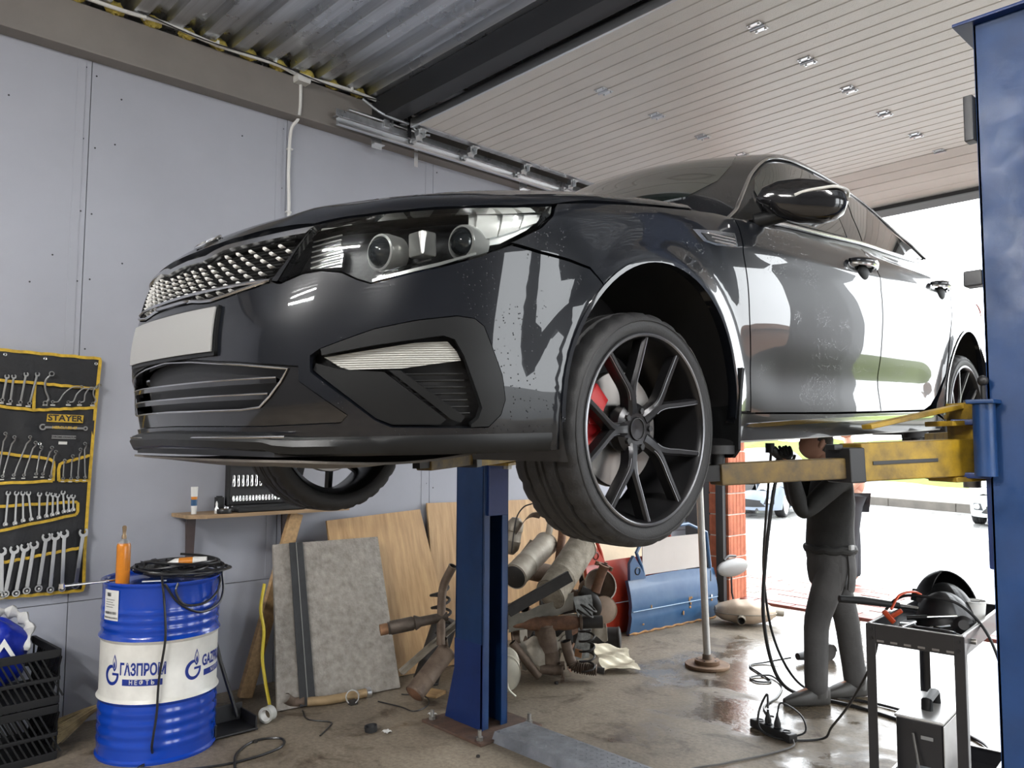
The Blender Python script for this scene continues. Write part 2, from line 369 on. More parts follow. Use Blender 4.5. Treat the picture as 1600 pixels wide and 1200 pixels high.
# ------------------------------------------------------------------ conduit and wiring under the deck
cn = thing('cable_conduit', 'white plastic conduit clipped under the corrugated deck', 'conduit', (-4.97, .5, 4.17))
pts = [(-.05, -1.0, .0), (-.02, .3, .01), (.0, .9, .0), (-.01, 1.2, .02), (.0, 1.5, -.01), (.0, 1.9, .0), (-.03, 2.1, -.005), (.0, 2.5, .0), (-.02, 2.9, -.012), (-.01, 3.13, -.02)]
obj('pipe', MB().tube(spline(pts, 8), .0125, 10), M_white, cn)
for y, z in ((1.05, .0), (1.5, -.01), (1.9, 0), (2.5, 0)): obj('clip', MB().bbox((0, y, z+.01), (.036, .014, .036), .003), M_white, cn)
jbx = thing('junction_box', 'white plastic junction box joining the conduit and the drop cable', 'junction box', (-5.0, 2.615, 4.14))
obj('box_body', MB().bbox((0, 0, .0), (.09, .1, .05), .006), M_white, jbx); obj('lid', MB().bbox((0, 0, -.028), (.085, .095, .008), .003), M_white, jbx)
dc = [(-5.02, 2.62, 4.12), (-5.02, 2.62, 3.95), (-5.03, 2.61, 3.86), (-5.07, 2.58, 3.78), (-5.08, 2.575, 3.5), (-5.08, 2.585, 3.2), (-5.08, 2.58, 2.6), (-5.08, 2.58, 2.2)]
dcb = thing('drop_cable', 'white conduit running down the wall from the junction box', 'cable', (-5.08, 2.58, 2.2))
obj('pipe', MB().tube(spline(np.array(dc)-np.array((-5.08, 2.58, 2.2)), 6), .0115, 10), M_white, dcb)
for z in (1.45, 1.0, .45): obj('clip', MB().bbox((0, .0, z), (.03, .04, .012), .003), M_white, dcb)
bw = [(-4.95, 1.5, 4.19), (-4.94, 1.9, 4.15), (-4.95, 2.35, 4.17), (-4.93, 2.75, 4.13), (-4.9, 3.05, 4.12), (-4.93, 3.3, 4.15), (-4.96, 3.6, 4.14)]
tag(obj('black_wire', MB().tube(spline(np.array(bw), 8), .004, 6), M_black), 'thin black wire sagging beside the white conduit', 'wire')
tag(obj('threaded_tube', MB().tube(spline([(-4.9, 3.05, 4.10), (-4.86, 3.2, 4.02), (-4.84, 3.42, 4.0)], 6), .010, 8), M_galv), 'thin bent steel tube by the door shaft end', 'tube')

# ------------------------------------------------------------------ lamps (in the unseen half of the hall)
M_led = mat('led_diffuser', (.9, .9, .9), .4, emit=((1, .98, .95), 115.0))
for i, (x, y) in enumerate(((1.6, -4.4), (1.6, 1.4), (-1.6, -2.4), (-2.6, -4.8))):
    t = thing('led_batten', 'long white led batten lamp under the deck, '+('deep in the right half', 'before the right side doors', 'above the open floor', 'by the rear wall')[i], 'lamp', (x, y, 4.14), group='led battens under the deck')
    obj('housing', MB().bbox((0, 0, .015), (1.25, .11, .05), .006), M_white, t); obj('diffuser', MB().bbox((0, 0, -.02), (1.2, .08, .03), .01), M_led, t)

# ------------------------------------------------------------------ outside
M_asph = mat('wet_asphalt', (.20, .20, .195), .25, noise=(2.5, .3), bump=(40, .25), rnoise=(.8, .12, .6))
struct('ground_outside', MB().box((-10, 28.5, -.09), (80, 42.1, .12)), M_asph, smooth=0)
ap = struct('paver_apron', MB().box((-2.6, 8.35, -.055), (7.2, 1.75, .07)), M_mortar, smooth=0)
M_pr = mat('red_paver', (.19, .05, .036), .5, noise=(6, .25)); M_pw = mat('pale_paver', (.22, .195, .17), .5, noise=(6, .2))
pvm = {}
for m_ in (M_pr, M_pw): pvm[m_] = MB().bbox((0, 0, 0), (.40, .118, .06), .006).mesh('paver'); pvm[m_].materials.append(m_)
for r in range(14):
    for c in range(17):
        x = -6.05+.408*c+(.204 if r % 2 else 0); mm = M_pr if (r % 5 in (0, 1) or random.random() < .12) else M_pw
        obj('paver', pvm[mm], mm, ap, loc=(x+.2, 7.55+.1245*r, -.018+random.uniform(-.003, .003)))
M_kerb = mat('kerb_concrete', (.075, .066, .055), .7, noise=(3, .2))
kb = struct('kerb', MB().box((-8, 22.3, .02), (40, .9, .16), rotm(0, 0, R_(-20))), M_kerb, smooth=0)
for k in range(14):
    o = rotm(0, 0, R_(-20))@np.array((-14+2.02*k, -.38, 0)); obj('kerb_stone', MB().bbox((-8+o[0], 22.3+o[1], .06), (2.0, .18, .26), .02, rotm(0, 0, R_(-20))), M_kerb, kb)
M_side = mat('pale_pavement', (.12, .10, .082), .6, noise=(1, .15))
struct('pavement_far', MB().box((-8-3*.342, 22.3+4.2, .045), (46, 8.0, .12), rotm(0, 0, R_(-20))), M_side, smooth=0)
M_grass = mat('spring_grass', (.085, .115, .009), .9, noise=(4, .25), bump=(60, .8))
gb = MB(); V = []; nu, nv = 60, 10
for i in range(nu):
    for j in range(nv):
        x = -30+60*i/(nu-1); t = j/(nv-1); h = .1+1.75*t**1.1+.08*math.sin(x*1.3)+.05*math.sin(x*3.7+t*5)
        q = rotm(0, 0, R_(-20))@np.array((x, 8.4+6*t, 0)); V.append((-8+q[0], 22.3+q[1], h))
gb.grid(V, nu, nv); tag(struct('grass_bank', gb, M_grass), kind='structure')

# brick outbuilding across the yard and a neighbour bay jamb, seen only in reflections
M_bbrick = mat('brown_brick_wall', (.20, .10, .06), .8, noise=(3, .25))
ob = struct('building_outside', MB().box((14, 19, 1.5), (16, 4, 3.0)).box((14, 19, 3.1), (16.6, 4.6, .2)), M_bbrick, smooth=0)
for x in (8, 11, 14, 17, 20): obj('window_pane', MB().box((x, 16.99, 1.6), (1.2, .06, 1.1)), M_dark, ob)
# ------------------------------------------------------------------ lifted sedan: body surface as an implicit shape in car axes (x back, y to its left, z up)
def pw(x,xs,ys):
    # smooth monotone-ish cubic hermite interpolation
    xs=np.asarray(xs,float);ys=np.asarray(ys,float)
    x=np.asarray(x,float); d=np.diff(ys)/np.diff(xs)
    m=np.empty_like(ys); m[1:-1]=(d[1:]*np.diff(xs)[:-1]+d[:-1]*np.diff(xs)[1:])/(xs[2:]-xs[:-2]); m[0]=d[0]; m[-1]=d[-1]
    i=np.clip(np.searchsorted(xs,x)-1,0,len(xs)-2)
    h=xs[i+1]-xs[i]; t=(x-xs[i])/h
    tc=np.clip(t,0,1)
    y=(2*tc**3-3*tc**2+1)*ys[i]+(tc**3-2*tc**2+tc)*h*m[i]+(-2*tc**3+3*tc**2)*ys[i+1]+(tc**3-tc**2)*h*m[i+1]
    y=y+np.where(t<0,t*h*m[0],0)+np.where(t>1,(t-1)*h*m[-1],0)
    return y
def smax(a,b,k): 
    h=np.clip(.5+.5*(a-b)/k,0,1); return b*(1-h)+a*h+k*h*(1-h)
def smin(a,b,k): return -smax(-a,-b,k)
def sst(x,a,b):
    t=np.clip((x-a)/(b-a),0,1); return t*t*(3-2*t)
XC=-.30; Q=2.35
def noseX(z): return pw(z,[.10,.17,.25,.35,.47,.56,.62,.68,.73,.80],[-.93,-.955,-.975,-.987,-.987,-.970,-.955,-.937,-.915,-.86])
def sideW(x,z):
    w=pw(z,[.12,.20,.30,.42,.55,.66,.76,.86,.96,1.05],[.868,.892,.906,.912,.922,.928,.925,.910,.884,.852])
    w=w-.012*sst(x,-.2,-.5)  # slight toe-in of the nose
    w=w-.10*sst(x,2.2,3.9)**1.5*1.0-.05*sst(z,.8,1.05)*sst(x,2.4,3.6)
    # door scallop
    w=w-.014*np.exp(-((z-.37)/.09)**2)*sst(x,.45,.8)*(1-sst(x,2.1,2.4))
    # shoulder crease
    w=w+.006*np.exp(-((z-(.80+.018*x))/.03)**2)*sst(x,.2,.9)
    # arch flares
    for ax,az in ((0.04,.28),(2.83,.285)):
        r=np.hypot(x-ax,z-az)
        w=w+.016*np.exp(-np.maximum(0,r-.41)**2/.05**2)*sst(z,.05,.2)
    return w
def hoodZ(x,y):
    c=pw(x,[-.95,-.85,-.70,-.50,-.25,0,.25,.45,.7,3,3.9],[.74,.785,.834,.890,.943,.984,1.011,1.024,1.03,1.05,1.03])
    a=np.abs(y)
    return c-.055*(a/.72)**2.2-.02*sst(a,.62,.85)+.008*np.exp(-((a-(.42+.22*sst(x,-.9,.4)))/.06)**2)
def Bf(x,y,z):
    a=np.abs(y); W=np.maximum(sideW(x,z),.05); fr=np.maximum(0,XC-x)/np.maximum(.2,XC-noseX(z))
    g=(((a/W)**Q+fr**2.0+1e-9)**(1/Q)-1)*W*.9
    g=smax(g,z-hoodZ(x,y),.06)
    rx=pw(z,[.2,.5,.8,1.05],[3.83,3.88,3.86,3.80])
    fb=np.maximum(0,x-3.2)/np.maximum(.2,rx-3.2)
    g2=(((a/W)**2.6+fb**2.2+1e-9)**(1/2.6)-1)*W*.9
    return smax(smax(g,g2,.02),.12-z,.03)
def roofZ(x): return pw(x,[.3,.75,1.05,1.35,1.65,2.0,2.4,2.8,3.2,3.5],[.97,1.205,1.36,1.447,1.461,1.431,1.365,1.28,1.17,1.06])
def Gf(x,y,z):
    a=np.abs(y)
    W=pw(z,[.88,.95,1.05,1.2,1.32,1.42,1.47],[.885,.862,.82,.742,.672,.60,.55])-.125*sst(x,1.5,3.4)-.02*sst(x,1.0,.3)
    # windshield bows rearwards at the sides
    xs=x-.30*(a/.75)**2.2*(1-sst(x,1.2,2.2))+.20*(a/.7)**2*sst(x,2.3,3.2)
    top=z-roofZ(xs)+.03*(a/.6)**2
    return smax(smax((a-W)*.92,top*.85,.05),.86-z,.02)
def Ff(x,y,z): return smin(Bf(x,y,z),Gf(x,y,z),.012)
def hit(o,d,t0,t1,n=160,f=Ff,off=0.):
    o=np.atleast_2d(o);d=np.atleast_2d(d)
    ts=np.linspace(t0,t1,n); res=np.full(len(o),np.nan); prev=None
    lo=np.full(len(o),np.nan);hi=lo.copy()
    for i,t in enumerate(ts):
        p=o+d*t; v=f(p[:,0],p[:,1],p[:,2])-off
        if prev is not None:
            m=np.isnan(lo)&(v<=0)&(prev>0); lo[m]=ts[i-1];hi[m]=t
        prev=v
    ok=~np.isnan(lo)
    for _ in range(30):
        mid=(lo+hi)/2; p=o+d*mid[:,None]; v=f(p[:,0],p[:,1],p[:,2])-off
        ins=v<=0; hi=np.where(ok&ins,mid,hi); lo=np.where(ok&~ins,mid,lo)
    return o+d*hi[:,None]
def surf_n(P, f):
    e = 1e-4; g = []
    for k in range(3):
        d = np.zeros(3); d[k] = e; A = P+d; B = P-d
        g.append(f(A[:, 0], A[:, 1], A[:, 2])-f(B[:, 0], B[:, 1], B[:, 2]))
    g = np.stack(g, 1); return g/np.maximum(1e-12, np.linalg.norm(g, axis=1))[:, None]
SCL = {'side': (1, 1), 'cyl': (.75, 1), 'cylr': (.75, 1), 'axial': (1, .5), 'axg': (1, .5), 'top': (1, 1)}
def rays(pr, uv):
    u, v = uv[:, 0], uv[:, 1]; Z = 0*u
    if pr == 'side': return np.stack([u, Z+1.25, v], 1), np.stack([Z, Z-1, Z], 1), 1.2
    if pr == 'cyl': return np.stack([-.2-1.15*np.cos(u), 1.15*np.sin(u), v], 1), np.stack([np.cos(u), -np.sin(u), Z], 1), 1.1
    if pr == 'cylr': return np.stack([3.0+1.25*np.cos(u), 1.25*np.sin(u), v], 1), np.stack([-np.cos(u), -np.sin(u), Z], 1), 1.2
    if pr == 'axial': return np.stack([u, 1.2*np.sin(v), .45+1.2*np.cos(v)], 1), np.stack([Z, -np.sin(v), -np.cos(v)], 1), 1.15
    if pr == 'axg': return np.stack([u, 1.2*np.sin(v), .80+1.2*np.cos(v)], 1), np.stack([Z, -np.sin(v), -np.cos(v)], 1), 1.2
    if pr == 'top': return np.stack([u, v, Z+1.8], 1), np.stack([Z, Z, Z-1], 1), 1.7
def onto(pr, uv, f=None, off=0.):
    uv = np.asarray(uv, float); o, d, L = rays(pr, uv); return hit(o, d, 0, L, 56, f=f or Ff, off=off)
def inside(P, poly):
    x, y = P[:, 0], P[:, 1]; c = np.zeros(len(P), bool); n = len(poly); j = n-1
    for i in range(n):
        xi, yi = poly[i]; xj, yj = poly[j]
        m = ((yi > y) != (yj > y)); 
        with np.errstate(all='ignore'): c ^= m & (x < (xj-xi)*(y-yi)/(yj-yi+1e-30)+xi)
        j = i
    return c
def densify(poly, h):
    out = []; n = len(poly)
    for i in range(n):
        a = np.asarray(poly[i], float); b = np.asarray(poly[(i+1) % n], float); k = max(1, int(np.ceil(np.linalg.norm(b-a)/h)))
        for q in range(k): out.append(a+(b-a)*q/k)
    return np.array(out)
def inset(poly, g):
    P = np.asarray(poly, float); n = len(P); ar = .5*np.sum(P[:, 0]*np.roll(P[:, 1], -1)-np.roll(P[:, 0], -1)*P[:, 1])
    s = 1 if ar > 0 else -1
    T = np.roll(P, -1, 0)-np.roll(P, 1, 0); T /= np.maximum(1e-9, np.linalg.norm(T, axis=1))[:, None]
    return P+s*g*np.stack([-T[:, 1], T[:, 0]], 1)
def panel_mesh(pr, outline, h=.03, off=0., f=None, flange=.014, gap=.0018, holes=(), both=False, round_=False):
    sc = np.array(SCL[pr]); f = f or Ff
    loops = [np.asarray(outline, float)*sc]+[np.asarray(q, float)*sc for q in holes]
    if round_: loops[0] = spline(loops[0], 6, True)
    loops = [inset(densify(l, h*.6), gap if i == 0 else -gap) for i, l in enumerate(loops)]
    lo, hi_ = loops[0].min(0), loops[0].max(0); pts = []; r = 0; yy = lo[1]+h*.3
    while yy < hi_[1]:
        xs = np.arange(lo[0]+(h/2 if r % 2 else 0), hi_[0], h); pts.append(np.stack([xs, 0*xs+yy], 1)); yy += h*.87; r += 1
    G = np.concatenate(pts) if pts else np.zeros((0, 2)); ok = inside(G, loops[0])
    for l in loops[1:]: ok &= ~inside(G, l)
    G = G[ok]
    B = np.concatenate(loops)
    if len(G):
        dm = np.array([np.min(np.sum((B-g)**2, 1)) for g in G]); G = G[dm > (h*.45)**2]
    ed = []; o = 0
    for l in loops: k = len(l); ed += [(o+i, o+(i+1) % k) for i in range(k)]; o += k
    A = np.concatenate([B, G])
    r = delaunay_2d_cdt([Vector(p) for p in A], ed, [], 0, 1e-7)
    V2 = np.array([tuple(p) for p in r[0]]); T = np.array([t for t in r[2] if len(t) == 3]); ce = V2[T].mean(1); ok = inside(ce, loops[0])
    for l in loops[1:]: ok &= ~inside(ce, l)
    T = T[ok]; P = onto(pr, V2/sc, f, off); bad = np.isnan(P[:, 0])
    if bad.any(): T = T[~bad[T].any(1)]; P[bad] = 0
    N = surf_n(P, f)
    # orient
    a, b, c = P[T[:, 0]], P[T[:, 1]], P[T[:, 2]]; fl = np.sum(np.cross(b-a, c-a)*N[T[:, 0]], 1) < 0; T[fl] = T[fl][:, ::-1]
    V = P.copy(); NN = N.copy(); Fc = [tuple(t) for t in T]
    if flange:
        es = {}
        for t in T:
            for k in range(3):
                e = (t[k], t[(k+1) % 3])
                if (e[1], e[0]) in es: del es[(e[1], e[0])]
                else: es[e] = 1
        outv = {}
        for a_, b_ in es:
            t = P[b_]-P[a_]; q = np.cross(t, N[a_]); ln = np.linalg.norm(q)
            for w in (a_, b_): outv[w] = outv.get(w, 0)+(q/max(ln, 1e-9))
        idx = {}; Va = []; Na = []
        for w, q in outv.items():
            q = q/max(1e-9, np.linalg.norm(q)); idx[w] = len(V)+len(Va)
            Va += [P[w], P[w]-N[w]*flange]; Na += [q, q]
        if Va:
            V = np.concatenate([V, Va]); NN = np.concatenate([NN, Na])
            Fc += [(idx[a_]+1, idx[b_]+1, idx[b_], idx[a_]) for a_, b_ in es]
    used = sorted({i for q in Fc for i in q}); mp = {i: k for k, i in enumerate(used)}
    V = V[used]; NN = NN[used]; Fc = [tuple(mp[i] for i in q) for q in Fc]
    def fin(sg):
        # car axes are swapped into the object's right-handed axes (left, back, up)
        S = np.array((1, sg, 1)); VV = (V*S)[:, [1, 0, 2]]; Nn = (NN*S)[:, [1, 0, 2]]
        me = bpy.data.meshes.new('panel'); me.from_pydata([tuple(p) for p in VV], [], [q[::-1] for q in Fc] if sg > 0 else Fc); me.update(); me.shade_smooth()
        me.normals_split_custom_set_from_vertices([tuple(p) for p in Nn]); return me
    return (fin(1), fin(-1)) if both else fin(1)
def paint_mat():
    m = mat('dark_metallic_paint', (.005, .006, .0085), .30, 0., coat=.85, coatr=.008, spec=.12)
    nt = m.node_tree; b = nt.nodes['Principled BSDF']
    # rain beads: fine round bumps in the clear coat
    tc = nt.nodes.new('ShaderNodeTexCoord'); vo = nt.nodes.new('ShaderNodeTexVoronoi'); vo.inputs['Scale'].default_value = 140; vo.inputs['Randomness'].default_value = 1
    nt.links.new(tc.outputs['Object'], vo.inputs['Vector'])
    mr = nt.nodes.new('ShaderNodeMapRange'); mr.inputs[1].default_value = .0; mr.inputs[2].default_value = .26; mr.inputs[3].default_value = 1; mr.inputs[4].default_value = 0; mr.interpolation_type = 'SMOOTHSTEP'
    nt.links.new(vo.outputs['Distance'], mr.inputs[0])
    n = nt.nodes.new('ShaderNodeTexNoise'); n.inputs['Scale'].default_value = 3.2; n.inputs['Detail'].default_value = 3; nt.links.new(tc.outputs['Object'], n.inputs['Vector'])
    m2 = nt.nodes.new('ShaderNodeMapRange'); m2.inputs[1].default_value = .50; m2.inputs[2].default_value = .60; nt.links.new(n.outputs['Fac'], m2.inputs[0])
    sep = nt.nodes.new('ShaderNodeSeparateColor'); nt.links.new(vo.outputs['Color'], sep.inputs[0])
    gt = nt.nodes.new('ShaderNodeMath'); gt.operation = 'GREATER_THAN'; gt.inputs[1].default_value = .55; nt.links.new(sep.outputs[0], gt.inputs[0])
    mu = nt.nodes.new('ShaderNodeMath'); mu.operation = 'MULTIPLY'; nt.links.new(mr.outputs[0], mu.inputs[0]); nt.links.new(gt.outputs[0], mu.inputs[1])
    mu2 = nt.nodes.new('ShaderNodeMath'); mu2.operation = 'MULTIPLY'; nt.links.new(mu.outputs[0], mu2.inputs[0]); nt.links.new(m2.outputs[0], mu2.inputs[1])
    bp = nt.nodes.new('ShaderNodeBump'); bp.inputs['Distance'].default_value = .003; bp.inputs['Strength'].default_value = 1.; nt.links.new(mu2.outputs[0], bp.inputs['Height'])
    nt.links.new(bp.outputs[0], b.inputs['Coat Normal']); nt.links.new(bp.outputs[0], b.inputs['Normal'])
    return m
M_paint = paint_mat()
M_gloss = mat('gloss_black_trim', (.008, .008, .009), .12, coat=.5)
M_satin = mat('satin_black_trim', (.006, .0065, .007), .42, spec=.3)
M_chrome = mat('chrome', (.78, .78, .79), .12, 1.)
M_dchrome = mat('dark_chrome', (.55, .55, .56), .22, 1.)
M_tint = mat('tinted_glass', (.012, .016, .015), .02, coat=.6, spec=.8)
M_plate = mat('plain_plate', (.25, .25, .245), .5)
M_rim = mat('satin_black_alloy', (.022, .022, .024), .3, .6)
M_rimedge = mat('highlight_grey_alloy', (.20, .20, .21), .3, .9)  # paler grey puts the highlights of rim and spoke edges into the colour
M_tyre = mat('tyre_rubber', (.016, .016, .017), .62, bump=(160, .15))
M_red = mat('red_caliper_paint', (.36, .012, .015), .3, coat=.4)
M_disc = mat('brushed_disc', (.35, .33, .31), .38, 1.)
M_tray = mat('dusty_undertray', (.10, .088, .075), .6, noise=(6, .35))
M_lampg = mat('lamp_reflector', (.72, .72, .70), .28, .45)
def clear_mat(name, tint=(.9, .92, .92), a=.14):
    m = bpy.data.materials.new(name); m.use_nodes = True; nt = m.node_tree; out = nt.nodes['Material Output']; nt.nodes.remove(nt.nodes['Principled BSDF'])
    tr = nt.nodes.new('ShaderNodeBsdfTransparent'); tr.inputs[0].default_value = (*tint, 1); gl = nt.nodes.new('ShaderNodeBsdfGlossy'); gl.inputs['Roughness'].default_value = .03
    fr = nt.nodes.new('ShaderNodeFresnel'); fr.inputs[0].default_value = 1.5; mx = nt.nodes.new('ShaderNodeMixShader')
    nt.links.new(fr.outputs[0], mx.inputs[0]); nt.links.new(tr.outputs[0], mx.inputs[1]); nt.links.new(gl.outputs[0], mx.inputs[2]); nt.links.new(mx.outputs[0], out.inputs[0]); return m
M_lens = clear_mat('clear_lens')
# ribbed lamp glass
M_drl = mat('ribbed_lamp_glass', (.36, .36, .335), .25, coat=.6)
def rib_lamp(m):
    nt = m.node_tree; tc = nt.nodes.new('ShaderNodeTexCoord'); wv = nt.nodes.new('ShaderNodeTexWave'); wv.bands_direction = 'Z'; wv.inputs['Scale'].default_value = 60; wv.inputs['Distortion'].default_value = .3
    nt.links.new(tc.outputs['Object'], wv.inputs['Vector']); bp = nt.nodes.new('ShaderNodeBump'); bp.inputs['Distance'].default_value = .003; bp.inputs['Strength'].default_value = .8
    nt.links.new(wv.outputs['Fac'], bp.inputs['Height']); nt.links.new(bp.outputs[0], nt.nodes['Principled BSDF'].inputs['Normal'])
rib_lamp(M_drl)
car = thing('sedan', 'dark rain-beaded metallic sedan with black wheels raised on a lift', 'car')
car.location = (-2.278, 1.791, 1.428); car.rotation_euler = (math.atan(.0327), 0, R_(1.445))
def swp(mb):
    mb.v = [(p[1], p[0], p[2]) for p in mb.v]; return mb
def cpart(name, mb, m, parent=None, smooth=40, mirror=False):
    """part authored in car axes; mirror=True also builds the one on the other side"""
    if not isinstance(mb, MB): return obj(name, mb, m, parent or car)
    v0 = list(mb.v); o = obj(name, swp(mb), m, parent or car, smooth=smooth)
    if mirror:
        q = MB(); q.v = [(p[0], -p[1], p[2]) for p in v0]; q.f = list(mb.f); obj(name, swp(q), m, car if parent is None else parent, smooth=smooth)
    return o
def both(name, m, pr, outline, parent=None, **k):
    a, b = panel_mesh(pr, outline, both=True, **k); return obj(name, a, m, parent or car), obj(name, b, m, parent or car)
mirz = lambda L: [(-u, v) for u, v in L][::-1]
HEAD = [(0.6863, 0.7296), (0.7696, 0.7376), (0.855, 0.7408), (0.9572, 0.7457), (1.1042, 0.7542), (1.2543, 0.7616), (1.3673, 0.7757), (1.359, 0.7488), (1.3217, 0.7155), (1.2341, 0.6682), (1.1435, 0.6336), (1.0492, 0.6089), (0.9543, 0.5897), (0.8672, 0.5722), (0.8326, 0.5828), (0.7864, 0.6029), (0.7263, 0.6108), (0.6678, 0.607), (0.5945, 0.5886), (0.5806, 0.5946), (0.6307, 0.6608)]
C_OUT = [(0.73, 0.4191), (0.8786, 0.4611), (0.9836, 0.4789), (1.0879, 0.4895), (1.1329, 0.4842), (1.1583, 0.4665), (1.181, 0.4154), (1.2076, 0.3518), (1.2174, 0.2931), (1.2057, 0.2573), (1.1728, 0.2289), (1.124, 0.2282)]
C_IN = [(1.1237, 0.2357), (1.1423, 0.249), (1.152, 0.2746), (1.129, 0.3319), (1.104, 0.3958), (1.0801, 0.434), (1.0523, 0.4428), (0.9831, 0.4341), (0.8781, 0.4223), (0.7335, 0.4024)]
SIDEHOLE = [(0.70, 0.4035)]+C_OUT+[(0.9184, 0.2331), (0.8749, 0.2501), (0.8042, 0.2983), (0.70, 0.366)]
DRL = [(0.7334, 0.4002), (0.8781, 0.4164), (0.983, 0.4297), (1.0661, 0.4324), (1.0907, 0.4085), (1.1023, 0.386), (0.9482, 0.3682), (0.806, 0.3674), (0.7798, 0.3748)]
PLATE = [(0.7089, 0.3882), (0.7797, 0.3711), (0.9005, 0.3624), (1.0643, 0.2486), (1.0479, 0.2354), (0.9184, 0.2375), (0.875, 0.2531), (0.8043, 0.302), (0.7, 0.3708)]
BLADE = [(0.9121, 0.3652), (0.9408, 0.3647), (1.1113, 0.2539), (1.1014, 0.2406), (1.0761, 0.2469)]
GT = [(0, .693), (.10, .690), (.1629, .687), (.23, .697), (.2878, .7045), (.40, .7045), (.4935, .7049), (.6652, .7083)]     # grille top, centre to corner
GRR = [(.6656, .7066), (.6121, .6476), (.5564, .5966)]
GB = [(.5561, .5983), (.4728, .5875), (.38, .577), (.287, .5695), (.23, .572), (.1658, .5785), (0, .583)]
GRILLE = GT+GRR[1:2]+GB; GRILLE = GRILLE+[(-u, v) for u, v in GRILLE[::-1] if abs(u) > 1e-6]
INT_H = [(0, .428), (.2, .416), (.45, .398), (.66, .380), (.66, .345), (.80, .262), (.78, .245), (.52, .24), (.25, .243), (0, .245)]
INTAKE = INT_H+[(-u, v) for u, v in INT_H[::-1] if abs(u) > 1e-6]
def c3(pr, L, off=0., f=None): return onto(pr, np.asarray(L, float), f or Bf, off)
# --- bumper
bs = c3('side', [(-.5062, .6658), (-.4297, .6502), (-.3406, .6406), (-.2713, .6285), (-.2414, .6092)])
BSH = [(float(np.arctan2(p[1], -.2-p[0])), float(p[2])) for p in bs]
ar = []
for a in np.radians(np.linspace(131, 196, 12)):
    x, z = .04+.405*math.cos(a), .28+.405*math.sin(a); y = .91; ar.append((math.atan2(y, -.2-x), z))
HB = [HEAD[19], HEAD[18], HEAD[17], HEAD[16], HEAD[15], HEAD[14], HEAD[13], HEAD[12], HEAD[11], HEAD[10], HEAD[9]]
half = [(0, .575), (.1658, .570), (.23, .564), (.287, .561), (.38, .569), (.4728, .5795), (.5561, .590)]+[(u, v-.003) for u, v in HB[1:]]+BSH[1:-1]+ar+[(1.36, .166), (1.1, .166), (.8, .17), (.5, .178), (.25, .182), (0, .183)]
BUMP = half+[(-u, v) for u, v in half[::-1] if abs(u) > 1e-6]
obj('front_bumper', panel_mesh('cyl', BUMP, .028, f=Bf, flange=.03, holes=[SIDEHOLE, mirz(SIDEHOLE), INTAKE]), M_paint, car)
# --- lower intake: black recess, bright outlines, slats
li = obj('lower_intake', panel_mesh('cyl', [(u*1.04, v*1.06-.02) for u, v in INTAKE], .04, off=-.05, f=Bf, flange=0, gap=0), M_black, car)
INL = [(-.60, .377), (-.45, .395), (-.2, .412), (0, .42), (.2, .412), (.45, .393), (.6255, .376), (.60, .345), (.5614, .3123), (.521, .2865), (.4457, .2815), (.2, .2825), (0, .284), (-.2, .2825), (-.4457, .2815), (-.521, .2865), (-.5614, .3123), (-.60, .345)]
obj('intake_frame', panel_mesh('cyl', INTAKE, .03, off=-.008, f=Bf, flange=.02, gap=.001, holes=[INL]), M_gloss, li)
P = c3('cyl', densify(INL, .03), -.004); cpart('bright_outline', MB().tube(P, .0028, 6, closed=True), M_dchrome, li)
for zz, e in ((.357, .585), (.319, .553)):
    us = np.linspace(-e, e, 41); L = np.stack([us, 0*us+zz], 1); A = c3('cyl', L, -.006); B = c3('cyl', L-np.array((0, .013)), -.006); D = c3('cyl', L-np.array((0, .007)), -.045)
    m = MB(); m.add(np.concatenate([A, B, D]), [(i, i+1, 41+i+1, 41+i) for i in range(40)]+[(41+i, 41+i+1, 82+i+1, 82+i) for i in range(40)]+[(82+i, 82+i+1, i+1, i) for i in range(40)])
    s_ = cpart('slat', m, M_gloss, li); cpart('slat_trim', MB().tube(A, .0022, 6), M_dchrome, li)
# wedge panels beside the intake
# --- side intakes
for o_, sg in zip(both('side_intake', M_black, 'cyl', [(u, v) for u, v in SIDEHOLE], h=.03, off=-.045, f=Bf, flange=0, gap=-.01), (1, -1)):
    S = lambda L: [(sg*u, v) for u, v in L] if sg > 0 else mirz(L)
    obj('hook_trim', panel_mesh('cyl', S(C_OUT+C_IN), .016, off=.004, f=Bf, flange=.03, gap=.001), M_satin, o_)
    d_ = obj('running_lamp', panel_mesh('cyl', S(DRL), .016, off=-.012, f=Bf, flange=.02, gap=.001), M_drl, o_)
    obj('blade', panel_mesh('cyl', S(BLADE), .016, off=-.008, f=Bf, flange=.03, gap=.0), M_satin, o_)
    obj('corner_plate', panel_mesh('cyl', S(PLATE), .018, off=-.012, f=Bf, flange=.02, gap=.001), M_satin, o_)
    for q in range(7):
        z = .262+.0155*q; u0 = 1.005-.10*(q/6.)+.02; u1 = 1.128-.02*(q/6.); us = np.linspace(u0, u1, 8)
        cpart('slat', MB().tube(c3('cyl', [(sg*u, z) for u in us], -.02), .003, 6), M_satin, o_)
# lamp ribs
for sg in (1, -1):
    pass
